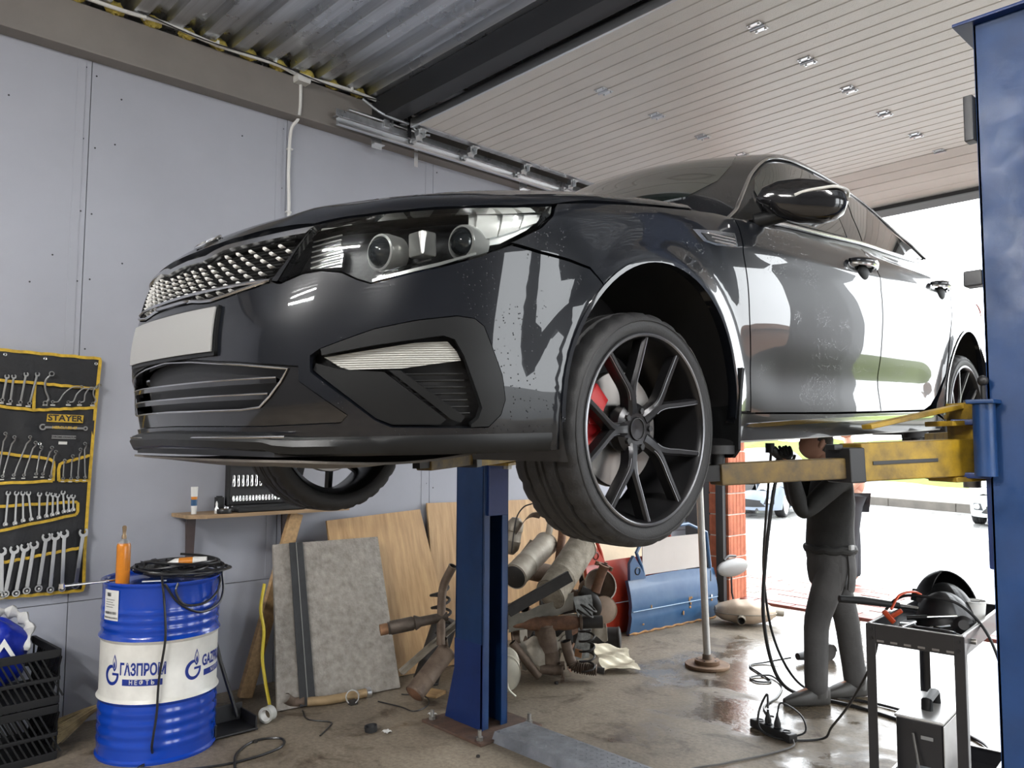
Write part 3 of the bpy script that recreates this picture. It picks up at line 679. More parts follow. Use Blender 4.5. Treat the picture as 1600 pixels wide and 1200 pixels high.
# --- front lip
us = np.linspace(-1.36, 1.36, 81); rows = []
for dz, out in ((.212, .0), (.205, .014), (.190, .022), (.172, .020), (.166, .0)):
    k = np.clip((1.0-np.abs(us))/.35, .15, 1); rows.append(c3('cyl', np.stack([us, 0*us+dz+.006*(np.abs(us) < .55)+.016*np.maximum(0, 1-np.abs(us)/.62)**.5*1.0], 1))+np.stack([-np.cos(us), np.sin(us), 0*us], 1)*(out*k*1.4)[:, None])
lip = MB(); lip.grid(np.concatenate(rows), 5, 81); cpart('lip_spoiler', lip, M_satin, smooth=35)
us = np.linspace(-.62, .62, 50); A = c3('cyl', np.stack([us, 0*us+.214], 1))+np.stack([-np.cos(us), np.sin(us), 0*us], 1)*.024
cpart('lip_accent', MB().tube(A, .003, 6), M_dchrome)
# --- grille
gr = obj('grille', panel_mesh('cyl', GRILLE, .03, off=-.03, f=Bf, flange=0, gap=-.006), mat('deep_matte_black', (.003, .003, .003), .6, spec=.15), car)
top_ = [(u, v+.001) for u, v in GT]; up = [(.69, .7265), (.4935, .7215), (.40, .7215), (.2878, .7225), (.22, .716), (.1629, .706), (.10, .708), (0, .711)]
half_ = top_+up; CH = top_+up; CHR = [(-u, v) for u, v in CH[::-1] if abs(u) > 1e-6]
obj('chrome_brow', panel_mesh('cyl', [(-u, v) for u, v in top_[::-1] if u > 1e-6]+top_+up+[(-u, v) for u, v in up[::-1] if u > 1e-6], .02, off=.003, f=Bf, flange=.02, gap=.0005), M_dchrome, gr)
cpart('chrome_sill', MB().tube(c3('cyl', densify([(-u, v-.002) for u, v in GB]+[(u, v-.002) for u, v in GB[::-1]][1:], .02)[:-3], .002), .0045, 6), M_dchrome, gr)
for sg in (1, -1):
    S = lambda L: [(sg*u, v) for u, v in L] if sg > 0 else mirz(L)
    obj('side_filler', panel_mesh('cyl', S([(.668, .7066), (.690, .727), (.634, .66), (.582, .592), (.5564, .594), (.6121, .6476)]), .012, off=.001, f=Bf, flange=.02, gap=.0005), M_gloss, gr)
cpart('badge_dip', MB().tube(c3('cyl', [(u, .579) for u in np.linspace(-.15, .15, 14)], .004), [.004]+[.009]*12+[.004], 8, flat=.6), M_dchrome, gr)
# studs: one small bright tooth per cell on the dark mesh
st = MB(); st.add([(-.0095, 0, 0), (0, -.0065, 0), (.0115, 0, 0), (0, .0065, 0), (.001, .0, .007), (-.0095, 0, -.02), (0, -.0065, -.02), (.0115, 0, -.02), (0, .0065, -.02)], [(0, 1, 4), (1, 2, 4), (2, 3, 4), (3, 0, 4), (0, 5, 6, 1), (1, 6, 7, 2), (2, 7, 8, 3), (3, 8, 5, 0)])
st.v = [(p[0]*.85, p[1]*.8, p[2]) for p in st.v]; stm = st.mesh('stud', 20); gp = np.array(GRILLE)*np.array((.75, 1)); gpi = inset(densify(gp, .02), .010)
rows = np.arange(.572, .712, .0165); uv = []
for r, z in enumerate(rows):
    for c in range(-26, 27):
        u = (c*.050+(.025 if r % 2 else 0))/.75
        if inside(np.array([(u*.75, z)]), gpi)[0]: uv.append((u, z))
P = c3('cyl', uv, -.010); N = surf_n(P, Bf)
M_stud = mat('bright_grille_stud', (.92, .92, .90), .3, .1)
for p, n in zip(P, N):
    p = np.array((p[1], p[0], p[2])); n = np.array((n[1], n[0], n[2])); z = np.array((0, 0, 1.)); x = np.cross(z, n); x /= np.linalg.norm(x); y = np.cross(n, x)
    Mx = Matrix(((x[0], y[0], n[0], p[0]), (x[1], y[1], n[1], p[1]), (x[2], y[2], n[2], p[2]), (0, 0, 0, 1))); obj('stud', stm, M_stud, gr, M=Mx)
# mesh bars behind the studs
mb = MB()
for z in rows+.0078:
    us = np.linspace(-.62, .62, 60); L = np.stack([us, 0*us+z], 1); k = inside(L*np.array((.75, 1)), gp)
    if k.sum() > 3: mb.tube(c3('cyl', L[k], -.017), .003, 4)
cpart('mesh_bars', mb, mat('deep_matte_black', (.003, .003, .003), .6, spec=.15), gr)
# emblem on the bonnet edge: plain bright oval ring
pe = c3('axial', [(-.865, 0.)], 0, Bf)[0]; ne = surf_n(np.array([pe]), Bf)[0]; Fm = frame(ne, (0, 1, 0))
th = np.linspace(0, 2*PI, 28, endpoint=False); ring = np.stack([.030*np.cos(th), .062*np.sin(th), 0*th+.004], 1)
Fe = np.stack([np.cross((0, 1., 0), ne), (0, 1., 0), ne], 1)
em = cpart('emblem', MB().tube(pe+ring@Fe.T, .0045, 6, closed=True), M_chrome)
for a, b in (((-.012, -.04), (.012, -.03)), ((.012, -.03), (-.012, -.012)), ((-.012, .0), (.012, .0)), ((-.012, .015), (.012, .028)), ((.012, .028), (-.012, .042))):
    cpart('emblem_stroke', MB().cyl(pe+Fe@np.array((a[0], a[1], .004)), pe+Fe@np.array((b[0], b[1], .004)), .0025, n=6), M_chrome, em)
# --- headlights
PRJ = [((-.7708, .6628, .6551), .040), ((-.6313, .8017, .6756), .038)]
for (hs, hs2), sg in zip([(o, None) for o in both('headlight', M_black, 'cyl', HEAD, h=.03, off=-.085, f=Bf, flange=0, gap=-.004)], (1, -1)):
    S = lambda L: [(sg*u, v) for u, v in L] if sg > 0 else mirz(L)
    Y = lambda p: np.array((p[0], sg*p[1], p[2]))
    # side wall of the housing
    o1 = densify(np.array(HEAD)*np.array((.75, 1)), .03)/np.array((.75, 1)); A = onto('cyl', o1, Bf, -.004); B = onto('cyl', o1, Bf, -.09); A[:, 1] *= sg; B[:, 1] *= sg; n = len(A)
    cpart('housing_wall', MB().add(np.concatenate([A, B]), [(i, (i+1) % n, n+(i+1) % n, n+i) for i in range(n)]), M_gloss, hs)
    for (p, r) in PRJ:
        c = Y(np.array(p)+np.array((.045, -.012, -.002))); d = np.array((-1., sg*.12, 0)); d /= np.linalg.norm(d); Fm = frame(d)
        pj = cpart('projector', MB().lathe([(r*1.15, -.05), (r*1.2, -.012), (r*1.12, .004), (r*.98, .006), (r*.92, -.006)], 28, Fm, c, cap=False), M_lampg, hs)
        cpart('projector_lens', MB().lathe([(r*.92, -.004), (r*.85, .008), (r*.6, .02), (r*.3, .027), (.001, .029)], 24, Fm, c, cap=False), mat('smoky_lens', (.03, .035, .04), .03, coat=1), hs)
    # turn-signal block: three pale plates
    for k, (u0, u1) in enumerate(((1.150, 1.215), (1.222, 1.278), (1.285, 1.335))):
        zt = .744+.004*k; zb = (.672, .690, .712)[k]; zb2 = (.690, .710, .733)[k]
        obj('signal_plate', panel_mesh('cyl', S([(u0-.012, zb), (u0+.01, zt), (u1, zt+.002), (u1-.005, zb2)]), .012, off=-.022, f=Bf, flange=.01, gap=.0005), mat('pale_signal_plate', (.66, .66, .63), .3, coat=.4), hs)
    obj('signal_backing', panel_mesh('cyl', S([(1.115, .652), (1.14, .75), (1.36, .764), (1.345, .742), (1.30, .711), (1.22, .672)]), .02, off=-.030, f=Bf, flange=.01), M_lampg, hs)
    obj('reflector', panel_mesh('cyl', S([(.70, .70), (.755, .712), (.775, .66), (.77, .625), (.66, .625), (.66, .65)]), .02, off=-.06, f=Bf, flange=.01), mat('grey_reflector', (.22, .22, .22), .25, .6), hs)
    for k in range(6):
        z = .628+.014*k; cpart('reflector_rib', MB().tube([Y(p) for p in c3('cyl', [(u, z+.012*(u-.66)/.1) for u in np.linspace(.665, .765, 8)], -.052)], .002, 5), M_lampg, hs)
    obj('lower_trim', panel_mesh('cyl', S([(.87, .582), (.955, .600), (1.05, .620), (1.145, .645), (1.145, .640), (1.05, .612), (.955, .592), (.87, .575)]), .012, off=-.012, f=Bf, flange=.004, gap=0), M_lampg, hs)
    cpart('light_pipe', MB().tube([Y(p) for p in c3('cyl', [(u, .598+.012*(u-.90)/.05) for u in np.linspace(.90, 1.03, 12)], -.03)], .0035, 6), M_chrome, hs)
    cpart('corner_cube', MB().bbox(Y((-.665, .735, .665)), (.045, .055, .06), .006), M_lampg, hs)
    obj('lens', panel_mesh('cyl', S(HEAD), .025, off=-.001, f=Bf, flange=.02, gap=.001), M_lens, hs)
# --- bonnet
hs_ = [(-.8258, .5112, .7337), (-.7533, .6356, .7448), (-.6971, .7059, .7496), (-.5981, .7939, .7582), (-.4825, .8662, .7654), (-.3763, .9004, .7806), (-.25, .900, .812), (-.0642, .902, .8406), (.12, .897, .866), (.2663, .8901, .8856)]
ax = lambda p: (p[0], math.atan2(p[1], p[2]-.45))
HS = [ax(p) for p in hs_]; HF = [(-.903, 0.), (-.899, ax((-.899, .13, .735))[1]), (-.886, ax((-.886, .2513, .738))[1]), (-.857, ax((-.857, .405, .735))[1])]
RB = [(.31, .95), (.34, .6), (.36, 0)]
hh = HF+HS+RB; HOOD = hh+[(u, -v) for u, v in hh[::-1] if abs(v) > 1e-6]
obj('bonnet', panel_mesh('axial', HOOD, .026, f=Bf, flange=.02), M_paint, car)
# --- wings, doors, quarters, sills (side view outlines)
arc = lambda cx, cz, r, a0, a1, n: [(cx+r*math.cos(a), cz+r*math.sin(a)) for a in np.radians(np.linspace(a0, a1, n))]
W1 = [(-.366, .786), (-.25, .808), (-.0642, .837), (.12, .8625), (.2663, .882), (.40, .898), (.515, .903), (.519, .85), (.513, .779), (.527, .688), (.539, .582), (.560, .442), (.567, .262), (.50, .262), (.48, .20)]+arc(.04, .28, .405, -8, 131, 24)+[(-.2713, .632), (-.3406, .6446), (-.4297, .6545), (-.5062, .6705), (-.425, .7155), (-.389, .750), (-.376, .776)]
both('wing', M_paint, 'side', W1, h=.022, f=Bf, flange=.03)
both('arch_lip', M_paint, 'side', arc(.04, .28, .412, -6, 186, 40)+arc(.04, .28, .400, 186, -6, 40), h=.015, off=.004, f=Bf, flange=.02, gap=0)
D1 = [(.519, .903), (.65, .915), (.78, .926), (1.17, .944), (1.625, .975), (1.658, .90), (1.662, .827), (1.655, .677), (1.646, .537), (1.645, .42), (1.668, .262), (1.2, .258), (.571, .258), (.564, .442), (.543, .582), (.531, .688), (.517, .779), (.523, .85)]
D2 = [(1.631, .976), (2.0, .99), (2.40, 1.008), (2.60, 1.01), (2.605, .88), (2.583, .756), (2.49, .60), (2.43, .445), (2.35, .345), (2.27, .29), (2.19, .268), (1.674, .262), (1.651, .42), (1.652, .537), (1.661, .677), (1.668, .827), (1.664, .90)]
doors = []
for nm, D in (('front_door', D1), ('rear_door', D2)): doors.append(both(nm, M_paint, 'side', D, h=.026, flange=.016))
Q1 = [(2.605, 1.01), (2.9, 1.02), (3.2, 1.0), (3.55, .97), (3.55, .55), (3.40, .50), (3.30, .285)]+arc(2.83, .285, .40, 5, 185, 30)[1:]+[(2.43, .22), (2.34, .262), (2.345, .30), (2.435, .44), (2.497, .598), (2.59, .756), (2.612, .88)]
both('quarter_panel', M_paint, 'side', Q1, h=.028, flange=.02)
both('arch_lip', M_paint, 'side', arc(2.83, .285, .406, -4, 184, 40)+arc(2.83, .285, .394, 184, -4, 40), h=.015, off=.004, f=Bf, flange=.02, gap=0)
SL = [(.47, .165), (.485, .20), (.503, .256), (1.2, .253), (2.19, .261), (2.33, .256), (2.43, .215), (2.44, .175), (1.2, .165)]
sills = both('sill', M_paint, 'side', SL, h=.02, f=Bf, flange=.05)
for o, _ in zip(sills, (0, 1)): pass
both('sill_trim', M_chrome, 'side', [(.535, .2135), (.56, .222), (1.08, .236), (2.27, .250), (2.30, .246), (2.30, .236), (2.27, .231), (1.08, .219), (.58, .2095)], h=.015, off=.005, f=Bf, flange=.008, gap=0)
both('sill_flange', mat('pale_sill_edge', (.45, .44, .42), .3, .5), 'side', [(.47, .160), (.47, .168), (2.42, .178), (2.42, .170)], h=.02, off=-.004, f=Bf, flange=.02, gap=0)
# rear end
RBm = [(-1.02, .98), (-.5, 1.0), (0, 1.005), (.5, 1.0), (1.02, .98), (1.02, .3), (.9, .19), (0, .19), (-.9, .19), (-1.02, .3)]
obj('rear_bumper', panel_mesh('cylr', RBm, .05, f=Bf, flange=.03), M_paint, car)
obj('boot_lid', panel_mesh('axial', [(3.0, -1.2), (3.0, 1.2), (3.78, 1.05), (3.84, 0), (3.78, -1.05)], .05, f=Bf, flange=.02), M_paint, car)
both('tail_lamp', mat('tail_lamp_red', (.35, .02, .02), .15, coat=1), 'cylr', [(.55, .80), (1.1, .80), (1.2, .88), (1.05, .93), (.55, .92)], h=.04, off=.006, f=Bf, flange=.02)
# --- cabin shell: roof and pillars
xs = np.concatenate([np.linspace(.40, 1.3, 40), np.linspace(1.33, 3.4, 46)]); ps = np.concatenate([-np.linspace(1.50, .9, 30), np.linspace(-.87, .87, 30), np.linspace(.9, 1.50, 30)])
U, Vv = np.meshgrid(xs, ps, indexing='ij'); P = onto('axg', np.stack([U.ravel(), Vv.ravel()], 1), Gf); bad = np.isnan(P[:, 0]); P[bad] = np.array((1.5, 0, .9))
N = surf_n(P, Gf); nu, nv = len(xs), len(ps); Fc = []
for i in range(nu-1):
    for j in range(nv-1):
        q = (i*nv+j, (i+1)*nv+j, (i+1)*nv+j+1, i*nv+j+1)
        if not bad[list(q)].any(): Fc.append(q)
me = bpy.data.meshes.new('roof'); me.from_pydata([(p[1], p[0], p[2]) for p in P], [], [q[::-1] for q in Fc]); me.update(); me.shade_smooth(); me.normals_split_custom_set_from_vertices([(n[1], n[0], n[2]) for n in N])
roof = obj('roof', me, M_paint, car)
WSo = [(.42, .0), (.47, .30), (.60, .50), (.72, .575), (.9234, .59), (1.09, .558), (1.23, .50), (1.17, .36), (1.13, .2), (1.12, 0)]
WSf = WSo+[(u, -v) for u, v in WSo[::-1] if abs(v) > 1e-6]
obj('windscreen', panel_mesh('top', WSf, .035, off=.004, f=Gf, flange=.004), M_tint, car)
obj('rear_window', panel_mesh('top', [(2.42, 0), (2.44, .45), (2.95, .58), (3.22, .45), (3.28, 0), (3.22, -.45), (2.95, -.58), (2.44, -.45)], .05, off=.004, f=Gf, flange=.004), M_tint, car)
FG = [(.80, .955), (1.10, .972), (1.49, .992), (1.512, 1.0531), (1.5386, 1.1257), (1.575, 1.25), (1.588, 1.318), (1.50, 1.323), (1.3934, 1.318), (1.2726, 1.306), (1.2024, 1.287), (1.117, 1.2443), (1.029, 1.189), (.93, 1.11), (.85, 1.025)]
RG = [(1.672, 1.0), (1.97, 1.014), (2.41, 1.05), (2.428, 1.1654), (2.39, 1.235), (2.31, 1.268), (2.175, 1.293), (1.981, 1.315), (1.87, 1.325), (1.868, 1.2727), (1.7408, 1.1343)]
QG = [(2.49, 1.062), (2.82, 1.10), (2.90, 1.118), (2.80, 1.158), (2.62, 1.195), (2.52, 1.21)]
BP = [(1.497, .985), (1.664, .993), (1.735, 1.1343), (1.862, 1.2727), (1.862, 1.326), (1.594, 1.332), (1.58, 1.25), (1.544, 1.1257), (1.518, 1.0531)]
CP = [(2.415, 1.045), (2.49, 1.055), (2.515, 1.215), (2.32, 1.275), (2.395, 1.24), (2.433, 1.1654)]
SAIL = [(.60, .928), (.79, .948), (.84, 1.02), (.885, 1.075), (.80, 1.02), (.70, .96)]
for (a, b), D in zip(doors, (FG, RG)):
    g1, g2 = both('window', M_tint, 'side', D, h=.03, off=.006, f=Gf, flange=.006); g1.parent = a; g2.parent = b
for nm, D, m_ in (('quarter_window', QG, M_tint), ('pillar_trim', BP, M_gloss), ('pillar_trim', CP, M_gloss), ('mirror_sail', SAIL, M_satin)): both(nm, m_, 'side', D, h=.025, off=.005, f=Gf, flange=.006)
tp = [(.66, .945), (.7352, .99), (.7952, 1.033), (.9148, 1.1184), (1.0661, 1.2241), (1.1845, 1.2967), (1.2644, 1.3302), (1.3535, 1.3426), (1.5614, 1.346), (1.7512, 1.343), (2.0354, 1.325), (2.25, 1.293), (2.5, 1.232), (2.75, 1.185), (2.93, 1.122)]
bt = [(.60, .920), (.80, .938), (1.17, .957), (1.62, .986), (1.98, 1.003), (2.4, 1.034), (2.75, 1.075), (2.93, 1.112)]
cpart('window_chrome', MB().tube(onto('side', spline(tp, 6), Gf, .007), .0085, 8, flat=.7), M_dchrome, mirror=True)
cpart('waist_chrome', MB().tube(onto('side', spline(bt, 6), Gf, .010), .0095, 8, flat=.8), M_dchrome, mirror=True)
# --- wing vent
both('wing_vent', M_dchrome, 'side', [(.2133, .8129), (.34, .828), (.4733, .8408), (.4752, .7913), (.3464, .7768), (.2709, .7798)], h=.012, off=.005, f=Bf, flange=.008)
both('vent_mesh', M_black, 'side', [(.262, .808), (.463, .829), (.464, .799), (.35, .786), (.295, .787)], h=.012, off=.007, f=Bf, flange=.002)
for z in (.818, .808, .798):
    cpart('vent_bar', MB().tube(onto('side', [(x, z+.03*(x-.4)-.004) for x in np.linspace(.30+(.818-z)*1.5, .455, 6)], Bf, .008), .0028, 5), M_dchrome, mirror=True)
# --- door handles
for i, (x0, z0) in enumerate(((1.50, .872), (2.455, .884))):
    for dr_, sg in zip(doors[i], (1, -1)):
        cup = onto('side', [(x0-.01, z0-.035)], Ff)[0]; cup[1] *= sg
        m = MB().ell(cup, (.055, .012, .035), nu=18, nv=10); cpart('handle_cup_shade', m, mat('deep_matte_black', (.003, .003, .003), .6, spec=.15), dr_)  # proud black ellipsoid paints in the shade of the handle recess
        pth = []
        for t in np.linspace(0, 1, 15):
            x = x0-.125+.25*t; q = onto('side', [(x, z0+.004*math.sin(PI*t))], Ff)[0]; q[1] = (q[1]+.006+.036*math.sin(PI*t)**.7)*sg; pth.append(q)
        rr = [.008+.009*math.sin(PI*t)**.6 for t in np.linspace(0, 1, 15)]
        h_ = cpart('handle', MB().tube(pth, rr, 10, flat=1.0), M_paint, dr_)
        cpart('handle_chrome', MB().tube(np.array(pth)+np.array((0, sg*.004, -.011)), [r*.5 for r in rr], 8), M_chrome, dr_)
# --- mirrors
def mirror_shell(sg):
    A = np.array((.715, .885, .985)); B = np.array((.855, 1.115, .985)); ax_ = (B-A); L = np.linalg.norm(ax_); ax_ /= L; zz = np.array((0, 0, 1.)); fw_ = np.cross(zz, ax_); V = []
    fw_ = fw_ if fw_[0] < 0 else -fw_
    prof = [(-.02, .0, .55), (.0, .035, .75), (.05, .056, .95), (.12, .066, 1.), (.19, .064, 1.), (.235, .052, .9), (.262, .034, .7), (.275, .004, .4)]
    n = 24; rows_ = []
    for d, hgt, dep in [(a, b*1.18, c) for a, b, c in prof]:
        c = A+ax_*d+zz*(-.012*(d-.1)/.1)
        ring = []
        for k in range(n):
            a = 2*PI*k/n; ca, sa = math.cos(a), math.sin(a); e = lambda v: math.copysign(abs(v)**.75, v)
            ring.append(c+zz*hgt*e(sa)+fw_*(.075*dep*max(0, e(ca))-.025*max(0, -e(ca))))
        rows_ += ring
    m = MB(); R = len(prof); V = np.array(rows_); V[:, 1] *= sg
    return m.add(V, [(i*n+j, i*n+(j+1) % n, (i+1)*n+(j+1) % n, (i+1)*n+j) for i in range(R-1) for j in range(n)]+[tuple(range(n)), tuple(range((R-1)*n, R*n))]), A, ax_, fw_
for sg in (1, -1):
    m, A, ax_, fw_ = mirror_shell(sg); Y = lambda p: np.array((p[0], sg*p[1], p[2]))
    mr_ = cpart('door_mirror', m, M_gloss, smooth=60)
    cpart('mirror_stalk', MB().tube([Y((.70, .86, .925)), Y((.735, .92, .935)), Y((.765, .975, .945))], [.036, .032, .03], 12, flat=.8), M_satin, mr_)
    pth = [Y(A+ax_*d+fw_*.073+np.array((0, 0, z))) for d, z in ((.10, .002), (.13, .012), (.18, .018), (.23, .020))]+[Y(A+ax_*.272+fw_*.035+np.array((0, 0, .014))), Y(A+ax_*.279+np.array((0, 0, .0)))]
    cpart('indicator_strip', MB().tube(spline(pth, 6), .0055, 8), M_lampg, mr_)
# --- plate
c = c3('cyl', [(0, .48)], .004)[0]
pr_ = lambda w, z0, z1: [(-w, z0), (-w, z1), (0, z1), (w, z1), (w, z0), (0, z0)]
pl = obj('number_plate', panel_mesh('cyl', pr_(.345, .430, .545), .03, off=.016, f=Bf, flange=.004, gap=0), M_plate, car)
obj('plate_holder', panel_mesh('cyl', pr_(.352, .420, .550), .03, off=.010, f=Bf, flange=.012, gap=0), M_satin, pl)
# --- underside, liners
ub = MB(); V = [(x, y, z) for x, y, z in ((-.90, -.45, .175), (-.90, .45, .175), (-.70, .66, .168), (-.42, .74, .165), (-.36, .58, .165), (.45, .58, .16), (.47, .86, .165), (2.42, .86, .175), (2.45, .6, .175), (3.25, .6, .19), (3.3, .80, .20), (3.75, .60, .24))]
V = V+[(x, -y, z) for x, y, z in V[::-1]]; ub.add([V[i] for i in range(len(V)) if i not in (12+11,)]+[], [])
poly = [(p[0], p[1]) for p in V if p[1] > 0]; poly = poly+[(x, -y) for x, y in poly[::-1]]
ub = MB().prism(poly, .05, o=(0, 0, .165)); cpart('underbody', ub, M_black, smooth=0)
tray = MB(); us = np.linspace(0, 1, 14); ws = np.linspace(-1, 1, 21); V = []
for a in us:
    for w in ws:
        x = -.93+.66*a+.05*w*w*(1-a); y = w*(.62-.06*a)*(1 if a > .25 else .86+.56*a); z = .158-.03*math.sin(PI*min(1, a*1.1))*(1-.5*w*w)+.012*math.sin(w*9)*a; V.append((x, y, z))
cpart('undertray', tray.slab(V, 14, 21, .006), M_tray)
for cx, cz, r in ((.04, .28, .415), (2.83, .285, .41)):
    an = np.radians(np.linspace(-20, 200, 36)); V = [(cx+r*math.cos(a), y, cz+r*math.sin(a)) for y in (.55, .905) for a in an]; n = 36
    m = MB().add(V, [(i, i+1, n+i+1, n+i) for i in range(n-1)]); m.add([(cx+r*math.cos(a), .55, cz+r*math.sin(a)) for a in an], [tuple(range(36))])
    cpart('wheel_liner', m, M_black, mirror=True)
cpart('cowl', MB().prism([(.30, -.86), (.33, -.5), (.33, .5), (.30, .86), (.52, .86), (.72, .5), (.72, -.5), (.52, -.86)], .04, o=(0, 0, .86)), M_black)
mf = MB(); V = []
for i, z in enumerate(np.linspace(.40, .115, 12)):
    for y in np.linspace(.70, .925, 8): t = i/11; V.append((.462-.012*t+.03*(1-t)**2-.02*(abs(y-.81)/.12)**4*.3, y-(.02 if i == 11 and y > .9 else 0), z))
cpart('mud_flap', mf.slab(V, 12, 8, .012), M_satin, mirror=True)
# suspension glimpsed in the arch
cpart('strut', MB().cyl((.02, .60, .30), (.03, .58, .66), .028).cyl((.02, .60, .46), (.03, .58, .66), .055, n=16), M_satin, mirror=True)
cpart('lower_arm', MB().tube([(.0, .70, .14), (.02, .55, .17), (.12, .38, .18)], [.03, .028, .035], 8), M_satin, mirror=True)

# --- wheels
def make_wheel(name):
    R, w = .330, .118
    # tyre
    prof = [(.262, -.105), (.270, -.113), (.290, -.119), (.306, -.117), (.320, -.108), (.327, -.095)]
    tr_ = [(.330, -.078), (.330, -.064), (.324, -.061), (.324, -.053), (.331, -.05), (.331, -.018), (.325, -.015), (.325, -.007), (.331, -.004)]
    full = prof+tr_+[(r, -y) for r, y in tr_[::-1]]+[(r, -y) for r, y in prof[::-1]]; n = 120; V = []
    for i, (r, y) in enumerate(full):
        for k in range(n):
            rr = r
            if abs(y) > .05 and r > .318 and (k % 4 == 0): rr -= .006
            elif .004 < abs(y) < .05 and r > .33 and ((k+2) % 6 == 0): rr -= .004
            a = 2*PI*(k+.5*abs(y)/.05)/n; V.append((rr*math.cos(a), y, rr*math.sin(a)))
    k = len(full); m = MB(); m.add(V, [(i*n+j, i*n+(j+1) % n, (i+1)*n+(j+1) % n, (i+1)*n+j) for i in range(k-1) for j in range(n)])
    wh = obj(name, m, M_tyre, car, smooth=50)
    ring = lambda pr_, nn=72: MB().add([(r*math.cos(2*PI*q/nn), y, r*math.sin(2*PI*q/nn)) for r, y in pr_ for q in range(nn)], [(i*nn+j, i*nn+(j+1) % nn, (i+1)*nn+(j+1) % nn, (i+1)*nn+j) for i in range(len(pr_)-1) for j in range(nn)])
    # outboard is -y here (turned when placed)
    obj('sidewall_ring', ring([(.302, -.1186), (.304, -.1205), (.307, -.1186)]), M_tyre, wh)
    rim = obj('rim', ring([(.270, -.111), (.272, -.116), (.266, -.118), (.259, -.112), (.254, -.095), (.250, -.06), (.240, -.03), (.238, .08), (.262, .112)]), M_rim, wh, smooth=50)
    obj('rim_edge', ring([(.2685, -.1175), (.2645, -.1192), (.2605, -.1165)]), M_rimedge, wh)
    m = MB(); me_ = MB()
    for s_ in range(5):
        a0 = R_(108+72*s_)
        J = lambda r, a, y: np.array((r*math.cos(a), y, r*math.sin(a)))
        jun = J(.105, a0, -.082)
        for e in (-1, 1):
            ae = a0+e*R_(18.5); end = J(.262, ae, -.105)
            path = [J(.045, a0, -.070), J(.075, a0+e*R_(1.5), -.078), jun+.10*(end-jun), jun+.55*(end-jun), end]
            path = spline(path, 5); W_ = np.interp(np.linspace(0, 1, len(path)), [0, .35, .6, 1], [.024, .015, .0105, .0095])
            V = []; T = np.gradient(path, axis=0); T /= np.linalg.norm(T, axis=1)[:, None]
            for p, t, ww in zip(path, T, W_):
                sd_ = np.cross(t, (0, 1., 0)); sd_ /= np.linalg.norm(sd_)
                V += [p+sd_*ww+np.array((0, .034, 0)), p+sd_*ww+np.array((0, .004, 0)), p+sd_*ww*.45+np.array((0, -.004, 0)), p-sd_*ww*.45+np.array((0, -.004, 0)), p-sd_*ww+np.array((0, .004, 0)), p-sd_*ww+np.array((0, .034, 0))]
            n6 = len(path); m.add(V, [(i*6+j, i*6+(j+1) % 6, (i+1)*6+(j+1) % 6, (i+1)*6+j) for i in range(n6-1) for j in range(6)]+[tuple(range(6)), tuple(range((n6-1)*6, n6*6))])
            ev = [p+np.cross(t, (0, 1., 0))/np.linalg.norm(np.cross(t, (0, 1., 0)))*ww*.72*e+np.array((0, -.001, 0)) for p, t, ww in zip(path, T, W_)]
            me_.tube(ev[7:], .0016, 5)
    obj('spokes', m, M_rim, rim if False else wh, smooth=25); obj('spoke_edges', me_, M_rimedge, wh)
    hb = ring([(.001, -.07), (.03, -.072), (.034, -.066), (.034, -.07), (.058, -.072), (.075, -.06), (.075, -.03)], 40); obj('hub', hb, M_rim, wh)
    cap = ring([(.001, -.062), (.026, -.063), (.029, -.075), (.032, -.075), (.032, -.06)], 32); obj('centre_bore', cap, M_black, wh)
    nuts = MB()
    for q in range(5): a = R_(72+72*q); nuts.cyl((.054*math.cos(a), -.066, .054*math.sin(a)), (.054*math.cos(a), -.078, .054*math.sin(a)), .010, .009, 6)
    tag(obj('wheel_nuts', nuts, M_black, wh), kind='stuff')
    obj('brake_disc', ring([(.06, -.005), (.165, -.005), (.168, .0), (.168, .02), (.165, .025), (.06, .025), (.06, -.005)], 60), M_disc, wh)
    return wh
def caliper(wh, ang):
    m = MB(); n = 16; prof = [(.115, -.035), (.178, -.035), (.192, -.02), (.192, .045), (.115, .045)]
    ans = np.radians(np.linspace(-30, 30, n))+ang; V = []
    for a in ans:
        for r, y in prof: V.append((r*math.cos(a), y, r*math.sin(a)))
    k = 5; m.add(V, [(i*k+j, i*k+(j+1) % k, (i+1)*k+(j+1) % k, (i+1)*k+j) for i in range(n-1) for j in range(k)]+[tuple(range(k)), tuple(range((n-1)*k, n*k))])
    obj('caliper', m, M_red, wh, smooth=30)
    obj('caliper_bridge', MB().bbox((.155*math.cos(ang), -.04, .155*math.sin(ang)), (.05, .012, .05), .004), M_red, wh)
# wheel axes: local x = car back, y = inboard for the left side; object axes are (left, back, up)
w0 = make_wheel('wheel')
def place(wh, x, z, side, steer=0., camber=0., spin=0.):
    B = Matrix(((0, -side, 0), (1, 0, 0), (0, 0, 1)))     # wheel (x, y, z) -> object (left, back, up): outboard -y -> +left for side=1
    if side < 0: B = Matrix(((0, 1, 0), (-1, 0, 0), (0, 0, 1)))
    rot = Matrix.Rotation(steer, 3, 'Z')@Matrix.Rotation(camber, 3, 'Y')@B@Matrix.Rotation(spin, 3, 'Y')
    M4 = rot.to_4x4(); M4.translation = Vector((side*(.905-.118), x, z)); wh.matrix_local = M4
ws = [w0]+[copy_tree(w0, car) for _ in range(3)]
for wh, (x, z, s_, st_, cm, sp_) in zip(ws, ((0, .2157, 1, R_(-1.5), R_(1.0), 0), (2.805, .229, 1, 0, 0, .35), (0, .2157, -1, R_(-1.5), R_(-1.0), .2), (2.805, .229, -1, 0, 0, .1))): place(wh, x, z, s_, st_, cm, sp_)
